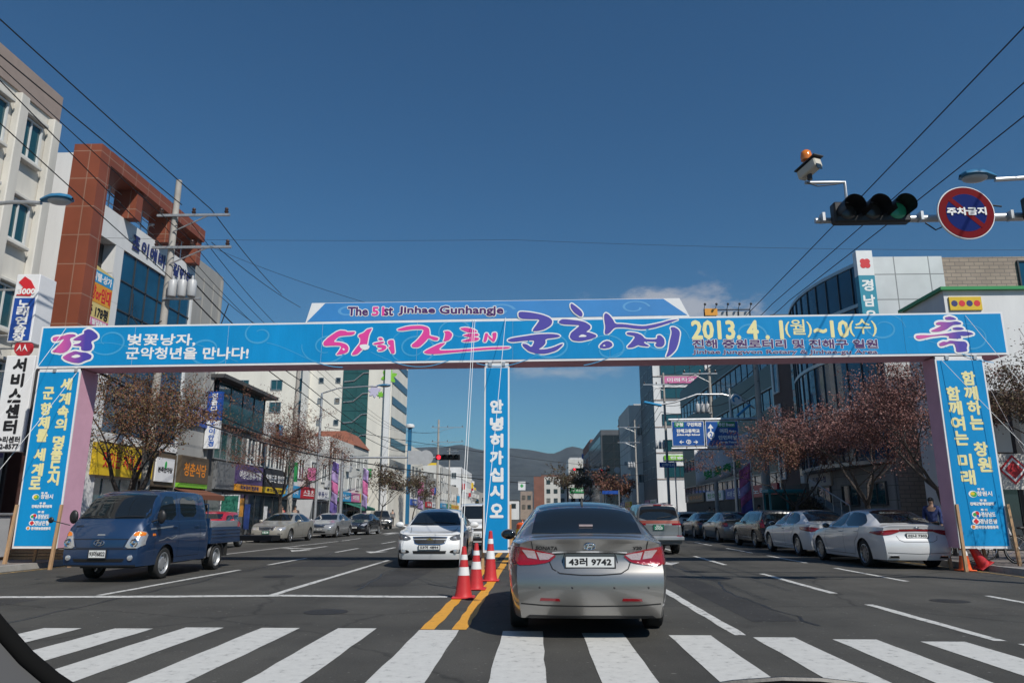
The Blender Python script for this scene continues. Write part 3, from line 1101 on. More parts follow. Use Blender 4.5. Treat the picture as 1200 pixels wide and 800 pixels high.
def words(body, ax, ay, bx_, by_, ink, bold=0.0, line=None, lw=0.0, Y=PF, depth=0.006, lspace=1.0, par=None):
    """a line of print filling the photograph's rectangle (ax, ay)-(bx, by) on the banner plane"""
    p0, p1 = at(ax, (ay + by_) / 2, Y), at(bx_, (ay + by_) / 2, Y)
    pt, pb = at((ax + bx_) / 2, ay, Y), at((ax + bx_) / 2, by_, Y)
    c = (p0 + p1) / 2
    c.z = (pt.z + pb.z) / 2
    u = Vector((1, 0, (p1.z - p0.z) / (p1.x - p0.x)))
    return lettering('lettering', par or arch, body, c, u, UZ, NF, w=p1.x - p0.x, h=pt.z - pb.z, ink=ink, bold=bold, line=line, lw=lw, depth=depth, world=True, lspace=lspace)
words('벚꽃낭자,', 150, 391.5, 229, 405, 'ink_white', 0.010)
words('군악청년을 만나다!', 148, 407, 291, 420.5, 'ink_white', 0.010)
words('2013. 4 . 1', 811, 376, 917, 397, 'ink_cream', 0.022)
words('(월)', 920, 374.5, 951, 395, 'ink_cream', 0.006)
words('~10', 954, 376, 994, 395, 'ink_cream', 0.02)
words('(수)', 995, 374, 1027, 394, 'ink_cream', 0.006)
words('진해 중원로터리 및 진해구 일원', 812, 398, 1028, 407.6, 'ink_plum', 0.009, 'ink_white', 0.012)
words('Jinhae Jungwon Rotary & Jinhae-gu Area', 812, 409.8, 1028, 415.6, 'ink_plum', 0.003, 'ink_white', 0.008)
UB = AY - 0.027
words('The', 408, 360, 431, 369.5, 'ink_plum', 0.012, 'ink_white', 0.02, UB)
words('51', 436.5, 360, 450, 369.5, 'ink_pink', 0.012, 'ink_white', 0.02, UB)
words('st', 450.5, 360.5, 460.5, 369.5, 'ink_plum', 0.012, 'ink_white', 0.02, UB)
words('Jinhae', 467.5, 359.5, 509.5, 368.8, 'ink_plum', 0.012, 'ink_white', 0.02, UB)
words('Gunhangje', 515.5, 358.8, 589.5, 370, 'ink_plum', 0.012, 'ink_white', 0.02, UB)

LB = AY - 0.027
def col(chars, cells, ink, size, par, bold=0.016):
    rows = []
    for ch, (px_, py_) in zip(chars, cells):
        q = at(px_, py_, LB)
        rows.append((ch, q))
    return column_text('lettering', par, rows, UX, UZ, NF, size, ink, bold, 0.006, True)
def stepcells(xa, ya, xb, yb, idx, n):
    return [(xa + (xb - xa) * k / (n - 1), ya + (yb - ya) * k / (n - 1)) for k in idx]
col('세계속의명품도시', [(78, 450), (76, 467), (74, 482), (71.5, 497), (68.5, 517.5), (66.5, 531.5), (64.5, 547), (62.5, 561)], 'ink_cream', (0.27, 0.29), legL)
col('군항제를세계로', [(57, 460.5), (54, 479), (51.5, 495), (49.5, 510), (46.5, 532.5), (44, 550), (41.5, 565.5)], 'ink_cream', (0.27, 0.30), legL)
col('함께하는창원', [(1135, 443), (1138, 460.5), (1141.5, 477.5), (1144.5, 495), (1149.5, 526), (1154, 544)], 'ink_cream', (0.31, 0.33), legR)
col('함께여는미래', [(1117, 461), (1119.5, 478), (1122.5, 496), (1126.5, 513), (1131, 540), (1134.5, 559)], 'ink_cream', (0.31, 0.33), legR)
col('안녕히가십시오', [(582, 476), (582, 496.5), (582, 516), (582, 536), (582, 556), (582, 576), (582, 598)], 'ink_white', (0.30, 0.31), post, 0.02)

def crest(par, pts):
    """the small round badges and lines of sponsors printed near the foot of a leg"""
    for (kind, px_, py_, wpx, body) in pts:
        q = at(px_, py_, LB)
        mb = MB()
        if kind == 'text':
            w = wpx / 860 * 19.0
            lettering('sponsor_print', par, body, q, UX, UZ, NF, w=w, h=(0.05 if ' ' in body else 0.11) if len(body) < 6 else 0.07, ink='ink_white', bold=0.005, world=True)
            continue
        r = wpx / 860 * 19.0 / 2 * .82
        def disc(rr, dx, dz, d, n=20, sx=1.0):
            mb.add([(q.x + dx + rr * sx * math.cos(2 * PI * k / n), q.y - d, q.z + dz + rr * math.sin(2 * PI * k / n)) for k in range(n)], [tuple(range(n))], False)
        mats = [M['ink_white']]
        disc(r, 0, 0, 0.003, sx=1.25)
        if kind == 'leaf':
            mats += [M['ink_green'], M['ink_yellow'], M['ink_blue']]
            mb.cur = 1; disc(r * .8, r * .2, -r * .05, 0.005, sx=1.2)
            mb.cur = 2; disc(r * .45, -r * .1, r * .1, 0.007, sx=1.4)
        elif kind == 'swirl':
            mats += [M['ink_red'], M['ink_green'], M['ink_blue']]
            mb.cur = 1; disc(r * .62, r * .3, r * .3, 0.005)
            mb.cur = 2; disc(r * .5, -r * .45, 0, 0.006)
            mb.cur = 3; disc(r * .42, r * .35, -r * .45, 0.007)
        elif kind == 'flower':
            mats += [M['ink_red']]
            mb.cur = 1
            for a in range(4):
                disc(r * .42, r * .42 * math.cos(a * PI / 2), r * .42 * math.sin(a * PI / 2), 0.005 + a * 0.0005)
        else:
            mats += [M['ink_orange']]
            mb.cur = 1; disc(r * .7, 0, 0, 0.005)
        mb.build('sponsor_badge', mats, par, True, fixn=False)
crest(legL, [('text', 52, 577.5, 7, '주 최'), ('leaf', 42, 582, 8, ''), ('text', 55, 581.5, 14, '창원시'), ('text', 50, 589.5, 7, '주 관'), ('text', 49, 593, 23, '진해군항제위원회'),
             ('text', 48, 599.5, 7, '후 원'), ('swirl', 39.5, 605, 8, ''), ('text', 51, 605, 13, '경상남도'), ('flower', 37.5, 612.5, 7, ''), ('text', 49, 612.5, 16, '경남은행'),
             ('ring', 33, 618.5, 5, ''), ('text', 48, 618.8, 22, '한국방송창원총국')])
crest(legR, [('text', 1149, 573, 7, '주 최'), ('leaf', 1140, 578.5, 9, ''), ('text', 1153.5, 578, 16, '창원시'), ('text', 1152, 586, 7, '주 관'), ('text', 1150.5, 590, 25, '진해군항제위원회'),
             ('text', 1153, 597, 7, '후 원'), ('swirl', 1144, 602.5, 9, ''), ('text', 1158, 602.5, 15, '경상남도'), ('flower', 1144, 610.5, 8, ''), ('text', 1158, 610.5, 18, '경남은행'),
             ('ring', 1141, 617, 6, ''), ('text', 1156.5, 617.3, 24, '한국방송창원총국')])

def guy(a, b_):
    g_ = MB()
    a, b_ = Vector(a), Vector(b_)
    pts = [a.lerp(b_, k / 8) + Vector((0, 0, -0.10 * math.sin(PI * k / 8))) for k in range(9)]
    g_.tube(pts, 0.0065, 5)
    g_.build('guy_rope', M['rope'], arch, True)
guy((-12.4, AY - .05, 6.1), (-13.4, 15.2, 0.15))
guy((-11.95, AY - .05, 4.9), (-13.0, 15.6, 0.15))
guy((11.0, AY - .05, 6.25), (13.2, 16.0, 0.15))
guy((10.25, AY - .05, 5.1), (12.6, 16.0, 0.15))
guy((11.1, AY + .6, 6.25), (14.0, 20.0, 0.15))
guy((-1.55, AY - .05, 6.25), (-1.36, 13.9, 0.5))
guy((-0.75, AY - .05, 6.3), (-1.05, 15.2, 0.7))
guy((-1.6, AY - .05, 6.25), (-1.38, 13.8, 0.9))
# ---------------------------------------------------------------- vehicles
def paint_mat(name, col, metal=0.0, rough=0.3):
    m = mat(name, col, rough, metal, coat=1.0, vary=0.05, vscale=1.2)
    return m
M['p_silver'] = paint_mat('silver car paint', (0.29, 0.28, 0.265), 0.8, 0.30)
M['p_white'] = paint_mat('white car paint', (0.72, 0.73, 0.73), 0.0, 0.3)
M['p_pearl'] = paint_mat('pearl white car paint', (0.66, 0.67, 0.68), 0.1, 0.28)
M['p_blue'] = paint_mat('dark blue truck paint', (0.007, 0.030, 0.085), 0.1, 0.36)
M['p_beige'] = paint_mat('champagne car paint', (0.46, 0.44, 0.39), 0.5, 0.35)
M['p_lsilver'] = paint_mat('light silver car paint', (0.42, 0.43, 0.44), 0.6, 0.32)
M['p_black'] = paint_mat('black car paint', (0.012, 0.013, 0.016), 0.1, 0.25)
M['p_grey'] = paint_mat('grey car paint', (0.16, 0.17, 0.18), 0.5, 0.3)
M['p_dkgrey'] = paint_mat('dark grey car paint', (0.055, 0.058, 0.06), 0.4, 0.3)
M['p_maroon'] = paint_mat('maroon car paint', (0.20, 0.045, 0.03), 0.2, 0.35)
M['p_shaded'] = paint_mat('dull silver car paint', (0.15, 0.155, 0.16), 0.3, 0.4)  # white bodywork standing in shade, the shade mixed into its colour
M['p_red'] = paint_mat('red car paint', (0.45, 0.012, 0.02), 0.0, 0.3)
M['p_yellow'] = paint_mat('yellow car paint', (0.62, 0.48, 0.06), 0.0, 0.3)
M['car_glass'] = mat('tinted car glass', (0.010, 0.013, 0.015), 0.03, spec=0.7, coat=0.3)
M['lamp_red'] = mat('red lamp lens', (0.26, 0.003, 0.008), 0.08, coat=1.0, bump=0.25, bscale=50)
M['lamp_dark_red'] = mat('dark red lamp lens', (0.20, 0.003, 0.008), 0.08, coat=1.0)
M['lamp_clear'] = mat('clear lamp lens', (0.55, 0.55, 0.56), 0.12, 0.55, coat=1.0, bump=0.5, bscale=22)
M['lamp_pinkish'] = mat('pale reversing lamp lens', (0.46, 0.36, 0.36), 0.15, 0.2, coat=1.0, bump=0.4, bscale=40)
M['lamp_smoked'] = mat('smoked lamp lens', (0.16, 0.165, 0.17), 0.1, 0.5, coat=1.0, bump=0.5, bscale=25)
M['lamp_amber'] = mat('amber lamp lens', (0.75, 0.20, 0.01), 0.1, coat=1.0, bump=0.3, bscale=40)
M['seam'] = mat('shut line', (0.006, 0.006, 0.007), 0.8)
M['plate_white'] = mat('white number plate', (0.66, 0.67, 0.66), 0.45)
M['plate_green'] = mat('green number plate', (0.01, 0.16, 0.09), 0.45)

class Car:
    """a lofted body; x across, y = L/2 - s along (s from the nose back), z up"""
    def __init__(s, root, L, W, wheels, rad, top, belt, plan, rail, sill=0.22, arch=None, nose=(), tail=(),
                 nb=0.12, rb=0.10, tuck=0.94, ds=0.06, crown=0.05, bulge=0.02, body='body', paint='p_white'):
        s.root, s.L, s.W = root, L, W
        s.wheels, s.rad = wheels, rad
        arch = arch or rad + 0.055
        ft, fb, fp, fr = pchip(top), pchip(belt), pchip(plan), pchip(rail)
        s.ft, s.fb = ft, fb
        fn = pchip(nose) if nose else (lambda z: 0)
        ftl = pchip(tail) if tail else (lambda z: 0)
        st = set()
        k = 0.0
        while k < L:
            st.add(round(k, 4))
            k += ds
        st.add(L)
        for w in wheels:
            st = {q for q in st if not (w - arch - .03 < q < w + arch + .03)}
            for a in range(15):
                st.add(round(w - arch * math.cos(PI * a / 14), 4))
            st.add(round(w - arch - 0.005, 4))
            st.add(round(w + arch + 0.005, 4))
        for e in (0.02, 0.05, L - 0.02, L - 0.05):
            st.add(e)
        st = sorted(q for q in st if 0 <= q <= L)
        NL, NG, NR = 9, 5, 6
        rows = []
        for q in st:
            zs, zt, w, wr = fb(q), ft(q), fp(q) * W / 2, fr(q) * W / 2
            zbt = sill
            for c in wheels:
                if abs(q - c) < arch:
                    zbt = max(sill, rad + math.sqrt(max(0, arch * arch - (q - c) ** 2)) * 1.0)
            cr = min(crown, max(0.02, (zt - zs) * .5)) if zt - zs < .25 else crown + 0.03
            zr = max(zs + 0.012, zt - cr)
            pts = []
            for i in range(NL):
                t = i / (NL - 1)
                z = zbt + (zs - zbt) * t
                tt = (z - sill) / max(0.01, zs - sill)
                x = w * (tuck + (1 - tuck) * math.sin(min(1, tt / .62) * PI / 2) - 0.045 * max(0, (tt - .62) / .38) ** 2)
                pts.append((x, z))
            xb = w * 0.945
            pts.append((xb - 0.012, zs + 0.010))
            for i in range(1, NG + 1):
                t = i / NG
                x = (xb - 0.012) + (wr - xb + 0.012) * t + bulge * math.sin(PI * t) * min(1, (zr - zs) / .3)
                pts.append((x, zs + 0.010 + (zr - zs - 0.010) * t))
            for i in range(1, NR + 1):
                a = PI / 2 * i / NR
                pts.append((wr * math.cos(a) ** 0.9 if i < NR else 0.0, zr + (zt - zr) * math.sin(a)))
            out = []
            for (x, z) in pts:
                bf = max(0.0, 1 - q / 0.9) ** 1.5
                br = max(0.0, 1 - (L - q) / 0.9) ** 1.5
                xn = min(1, abs(x) / (W / 2))
                ss = q + fn(z) * bf - ftl(z) * br + bf * nb * (xn ** 2.2) - br * rb * (xn ** 2.2)
                out.append((x, L / 2 - ss, z))
            rows.append(out)
        n = len(rows[0])
        mb = MB()
        mb.smooth = True
        vs = []
        for r_ in rows:
            vs += [Vector(p) for p in r_] + [Vector((-p[0], p[1], p[2])) for p in r_]
        fs = []
        for i in range(len(rows) - 1):
            for j in range(n - 1):
                a, b_, c, d = i * 2 * n + j, i * 2 * n + j + 1, (i + 1) * 2 * n + j + 1, (i + 1) * 2 * n + j
                fs.append((a, b_, c, d))
                fs.append((a + n, d + n, c + n, b_ + n))
        mb.add(vs, fs, True)
        # nose and tail caps
        for idx, sg in ((0, 1), (len(rows) - 1, -1)):
            r_ = rows[idx]
            q = st[idx]
            NC = 12
            cv, cf = [], []
            for (x, y, z) in r_[:-1]:
                for k in range(NC + 1):
                    c = 1 - 2 * k / NC
                    xx = x * c
                    xn, xe = min(1, abs(xx) / (W / 2)), min(1, abs(x) / (W / 2))
                    b_ = nb if sg > 0 else rb
                    yy = y + sg * b_ * (xe ** 2.2 - xn ** 2.2)
                    cv.append((xx, yy, z))
            m_ = NC + 1
            for i in range(len(r_) - 2):
                for k in range(NC):
                    cf.append((i * m_ + k, i * m_ + k + 1, (i + 1) * m_ + k + 1, (i + 1) * m_ + k))
            mb.add(cv, cf, True)
        s.body_mb = mb
        s.bvh = BVHTree.FromPolygons([tuple(v) for v in mb.v], mb.f)
        me_mb = mb
        bm_obj = me_mb.build(body, M[paint], root, fixn=False, sharp=38)
        bm = bmesh.new()
        bm.from_mesh(bm_obj.data)
        bmesh.ops.remove_doubles(bm, verts=bm.verts, dist=0.0004)
        bmesh.ops.recalc_face_normals(bm, faces=bm.faces)
        bm.to_mesh(bm_obj.data)
        bm.free()
        bm_obj.data.set_sharp_from_angle(angle=R(34))
        s.body = bm_obj
        # dark tub inside: floor, wheel wells
        u = MB()
        iw = W / 2 - 0.27
        u.bx(-iw, iw, L / 2 - (L - 0.32), L / 2 - 0.35, max(0.19, sill - .05), min(0.62, fb(0.4)))
        for w in wheels:
            u.bx(-W / 2 + 0.06, W / 2 - 0.06, L / 2 - w - arch + 0.0, L / 2 - w + arch, rad + arch * 0.6, rad + arch * 0.98)
        lp = W / 2 - 0.09
        for a_, b_ in ((wheels[0] + arch, min(wheels[1] - arch, L - .3)),):
            if b_ - a_ > 0.05:
                u.bx(-lp, lp, L / 2 - b_, L / 2 - a_, sill - 0.02, sill + 0.12)
        u.build('underbody', M['black'], root)

    def y(s, sv):
        return s.L / 2 - sv

    def cast(s, mode, u, v):
        if mode == 'front':
            o, d = Vector((u, s.L / 2 + 3, v)), Vector((0, -1, 0))
        elif mode == 'rear':
            o, d = Vector((u, -s.L / 2 - 3, v)), Vector((0, 1, 0))
        elif mode == 'right':
            o, d = Vector((3, s.y(u), v)), Vector((-1, 0, 0))
        elif mode == 'left':
            o, d = Vector((-3, s.y(u), v)), Vector((1, 0, 0))
        else:
            o, d = Vector((u, s.y(v), 4)), Vector((0, 0, -1))
        hit, nrm, i, dist = s.bvh.ray_cast(o, d)
        if hit is None:
            return None, None
        if nrm.dot(d) > 0:
            nrm = -nrm
        return hit, nrm

    def patch(s, name, mode, poly, m, off=0.007, step=0.06, smoothp=0, parent=None, inset=0.004, label=None):
        """a panel that follows the body's skin: a 2d outline projected on to it and raised a little"""
        if smoothp:
            poly = chaikin(poly, smoothp)
        pts = []
        nP = len(poly)
        for i in range(nP):
            a, b_ = Vector(poly[i]), Vector(poly[(i + 1) % nP])
            k = max(1, int((b_ - a).length / step))
            for j in range(k):
                pts.append(a.lerp(b_, j / k))
        edge_n = len(pts)
        xs = [p[0] for p in poly]
        zs = [p[1] for p in poly]
        def inside(px_, py_):
            c = False
            for i in range(nP):
                x1, y1 = poly[i]
                x2, y2 = poly[(i + 1) % nP]
                if (y1 > py_) != (y2 > py_) and px_ < (x2 - x1) * (py_ - y1) / (y2 - y1) + x1:
                    c = not c
            return c
        gx = min(xs) + step / 2
        while gx < max(xs):
            gy = min(zs) + step / 2
            while gy < max(zs):
                if inside(gx, gy):
                    v = Vector((gx, gy))
                    if min((v - p).length for p in pts[:edge_n]) > step * 0.4:
                        pts.append(v)
                gy += step
            gx += step
        r_ = mgeo.delaunay_2d_cdt(pts, [(i, (i + 1) % edge_n) for i in range(edge_n)], [], 1, 1e-5)
        v2, fs = r_[0], r_[2]
        top, low, ok = [], [], []
        for p in v2:
            h, n = s.cast(mode, p[0], p[1])
            if h is None:
                top.append(None)
                low.append(None)
            else:
                top.append(h + n * off)
                low.append(h - n * inset)
        mb = MB()
        N = len(v2)
        vs = [t if t else Vector((0, 0, 0)) for t in top] + [t if t else Vector((0, 0, 0)) for t in low]
        ff = [tuple(f) for f in fs if all(top[i] for i in f)]
        cnt = {}
        for f in ff:
            for i in range(len(f)):
                e = (f[i], f[(i + 1) % len(f)])
                cnt[e] = 1
        side = []
        for (a, b_) in cnt:
            if (b_, a) not in cnt:
                side.append((b_, a, a + N, b_ + N))
        mb.add(vs, ff, True)
        b0 = mb.f
        for q in side:
            mb.f.append(list(q))
            mb.m.append(0)
            mb.s.append(False)
        if not ff:
            return None
        o = mb.build(name, M[m] if isinstance(m, str) else m, parent or s.root, sharp=50)
        if label:
            o['label'] = label
        return o

    def ribbon(s, name, mode, line, w, m, off=0.006, step=0.05, parent=None, build=True, mb=None):
        own = mb is None
        mb = mb or MB()
        for i in range(len(line) - 1):
            a, b_ = Vector(line[i]), Vector(line[i + 1])
            d = b_ - a
            if d.length < 1e-6:
                continue
            t = d.normalized()
            nn = Vector((-t.y, t.x)) * (w / 2)
            k = max(1, int(d.length / step))
            L_, R_ = [], []
            for j in range(k + 1):
                p = a.lerp(b_, j / k)
                h1, n1 = s.cast(mode, p[0] + nn[0], p[1] + nn[1])
                h2, n2 = s.cast(mode, p[0] - nn[0], p[1] - nn[1])
                L_.append(h1 + n1 * off if h1 else None)
                R_.append(h2 + n2 * off if h2 else None)
            for j in range(k):
                if L_[j] and L_[j + 1] and R_[j] and R_[j + 1]:
                    mb.add([L_[j], L_[j + 1], R_[j + 1], R_[j]], [(0, 1, 2, 3)], True)
        if own and mb.f:
            return mb.build(name, M[m], parent or s.root, fixn=False)
        return mb

    def both(s, name, poly, m, **k):
        out = []
        for md in ('right', 'left'):
            out.append(s.patch(name, md, poly, m, **k))
        return out

    def mirrored(s, name, mode, poly, m, **k):
        a = s.patch(name, mode, poly, m, **k)
        b_ = s.patch(name, mode, [(-p[0], p[1]) for p in reversed(poly)], m, **k)
        return a, b_

    def add_wheels(s, width=0.21, spokes=5, rim='alloy', inset=0.025, style='spoke', twin=()):
        root = s.root
        tyre = rimd = None
        for w in s.wheels:
            for sg in (1, -1):
                o = bpy.data.objects.new('wheel', None)
                COL.objects.link(o)
                o.empty_display_size = 0.1
                o.parent = root
                KIDS.setdefault(root.name, []).append(o)
                o.location = (sg * (s.W / 2 - inset - width / 2), s.y(w), s.rad)
                o.rotation_euler = (0, 0, 0 if sg > 0 else PI)
                if tyre is None:
                    r, h = s.rad, width / 2
                    t = MB()
                    t.lathe([(r * .66, -h * .85), (r * .80, -h), (r * .93, -h * .98), (r * .985, -h * .8), (r, -h * .4), (r, h * .4), (r * .985, h * .8), (r * .93, h * .98), (r * .80, h), (r * .66, h * .85)], 32, 'X')
                    to = t.build('tyre', M['rubber'], o, sharp=50)
                    tyre = to.data
                    q = MB()
                    q.lathe([(r * .68, -h * .8), (r * .64, 0), (r * .66, h * .80), (r * .70, h * .90), (r * .66, h * .93), (r * .62, h * .75)], 32, 'X')
                    if style == 'spoke':
                        q.cur = 1
                        q.lathe([(r * .63, h * .15), (0.001, h * .15)], 24, 'X')
                        q.cur = 0
                        for k in range(spokes):
                            a = 2 * PI * k / spokes + .3
                            ca, sa = math.cos(a), math.sin(a)
                            wa, wb = r * .10, r * .06
                            p = []
                            for (hh) in (h * .45, h * .78):
                                p += [(hh, ca * .0 - sa * wa, sa * .0 + ca * wa), (hh, ca * r * .64 - sa * wb, sa * r * .64 + ca * wb), (hh, ca * r * .64 + sa * wb, sa * r * .64 - ca * wb), (hh, sa * wa, -ca * wa)]
                            q.hexa(p)
                        q.lathe([(r * .17, h * .5), (r * .17, h * .84), (0.001, h * .88)], 16, 'X')
                    else:
                        q.lathe([(r * .63, h * .5), (r * .50, h * .35), (r * .34, h * .72), (r * .30, h * .72), (0.001, h * .8)], 24, 'X')
                        q.cur = 1
                        for k in range(8):
                            a = 2 * PI * k / 8
                            c_ = Vector((h * .53, r * .46 * math.cos(a), r * .46 * math.sin(a)))
                            q.ball(c_, (h * .12, r * .055, r * .055), 8, 5)
                    ro = q.build('rim', [M[rim], M['black']], o, sharp=40)
                    rimd = ro.data
                else:
                    link('tyre', tyre, o)
                    link('rim', rimd, o)

    def mirror(s, sx, sv, z, size=(0.20, 0.10, 0.14), m='p_white', arm=0.07, face=1):
        for sg in (1, -1):
            q = MB()
            q.ball((sg * (sx + arm + size[0] / 2 - .03), s.y(sv), z + .02), (size[0] / 2, size[1] / 2, size[2] / 2), 14, 8)
            q.tube([(sg * (sx - 0.06), s.y(sv) , z - .05), (sg * (sx + arm + .02), s.y(sv), z - .01)], 0.022, 6)
            o = q.build('wing_mirror', M[m], s.root)
            g_ = MB()
            g_.ball((sg * (sx + arm + size[0] / 2 - .03), s.y(sv) - size[1] * .36, z + .02), (size[0] * .44, size[1] * .2, size[2] * .42), 12, 6)
            g_.build('mirror_glass', M['car_glass'], o)

    def plate(s, mode, x, z, w, h, text, m='plate_white', ink='ink_black', off=0.03, textw=0.86, lines=None):
        hit, nrm = s.cast(mode, x, z)
        sg = 1 if mode == 'front' else -1
        yy = hit.y + sg * off
        q = MB()
        q.box((x, yy, z), (w, 0.012, h))
        o = q.build('number_plate', M[m], s.root, bevel=0.004)
        q = MB()
        t = 0.012
        for (cx, cz, dx, dz) in ((x, z + h / 2, w + 2 * t, t), (x, z - h / 2, w + 2 * t, t), (x - w / 2 - t / 2, z, t, h - t - .002), (x + w / 2 + t / 2, z, t, h - t - .002)):
            q.box((cx, yy - sg * 0.003, cz), (dx, 0.026, dz))
        q.box((x, yy - sg * 0.02, z), (w, 0.02, h))
        q.build('plate_frame', M['dark_metal'], o)
        u = Vector((-1, 0, 0)) if mode == 'front' else Vector((1, 0, 0))
        n = Vector((0, sg, 0))
        if lines:
            for (b, dz, ww, hh) in lines:
                lettering('lettering', o, b, (x, yy + sg * 0.006, z + dz), u, Vector((0, 0, 1)), n, w=ww, h=hh, ink=ink, bold=0.003, depth=0.003)
        else:
            lettering('lettering', o, text, (x, yy + sg * 0.006, z), u, Vector((0, 0, 1)), n, w=w * textw, h=h * .62, ink=ink, bold=0.004, depth=0.003)
        return o

    def script(s, mode, x, z, w, text, m='chrome', h=None):
        hit, nrm = s.cast(mode, x, z)
        sg = 1 if mode == 'front' else -1
        u = Vector((-1, 0, 0)) if mode == 'front' else Vector((1, 0, 0))
        n = Vector((nrm.x, nrm.y, nrm.z)).normalized()
        u = (u - n * u.dot(n)).normalized()
        v = n.cross(u) if mode == 'rear' else n.cross(u)
        if v.z < 0:
            v = -v
        return lettering('badge_lettering', s.root, text, hit, u, v, n, w=w, h=h, ink=m, bold=0.002, depth=0.012, shear=0.15)

    def ring_emblem(s, mode, x, z, rx, rz, slanted=True, m='chrome'):
        hit, nrm = s.cast(mode, x, z)
        n = nrm.normalized()
        u = Vector((1, 0, 0))
        u = (u - n * u.dot(n)).normalized()
        v = u.cross(n) if (u.cross(n)).z > 0 else n.cross(u)
        c = hit + n * 0.012
        q = MB()
        q.tube([c + u * rx * math.cos(2 * PI * k / 28) + v * rz * math.sin(2 * PI * k / 28) for k in range(29)], 0.006, 6, False)
        if slanted:       # a leaning letter H with a curved bar
            sg = 1 if mode == 'rear' else -1
            q.tube([c + u * sg * (-rx * .55) + v * (-rz * .7), c + u * sg * (-rx * .18) + v * (rz * .86)], 0.008, 6)
            q.tube([c + u * sg * (rx * .22) + v * (-rz * .86), c + u * sg * (rx * .58) + v * (rz * .7)], 0.008, 6)
            q.tube([c + u * sg * (-rx * .4) + v * (-rz * .02), c + v * rz * .12, c + u * sg * (rx * .42) + v * rz * .02], 0.007, 6)
        return q.build('emblem', M[m], s.root)

def heading(o, x, y, deg):
    o.location = (x, y, 0.0)
    o.rotation_euler = (0, 0, R(deg))

def side_glass(c, poly_front, poly_rear, quarter=None, trim='chrome', edge=None):
    """front and rear door windows, with a dark pillar strip between"""
    for md in ('right', 'left'):
        c.patch('side_window', md, poly_front, 'car_glass', off=0.006, smoothp=1)
        c.patch('side_window', md, poly_rear, 'car_glass', off=0.006, smoothp=1)
        if quarter:
            c.patch('quarter_window', md, quarter, 'car_glass', off=0.006, smoothp=1)
        if edge:
            c.ribbon('window_trim', md, edge, 0.022, trim, off=0.009)

def door_lines(c, lines, handles, w=0.009):
    for md in ('right', 'left'):
        mb = MB()
        for l in lines:
            c.ribbon('', md, l, w, 'seam', off=0.0035, mb=mb)
        if mb.f:
            mb.build('door_seam', M['seam'], c.root, fixn=False)
        for (sv, z) in handles:
            h, n = c.cast(md, sv, z)
            if h:
                q = MB()
                q.tube([h + n * .004 + Vector((0, .09, 0)), h + n * .03 + Vector((0, .06, .002)), h + n * .03 + Vector((0, -.06, .002)), h + n * .004 + Vector((0, -.09, 0))], 0.011, 6)
                q.build('door_handle', c.body.data.materials[0], c.root)

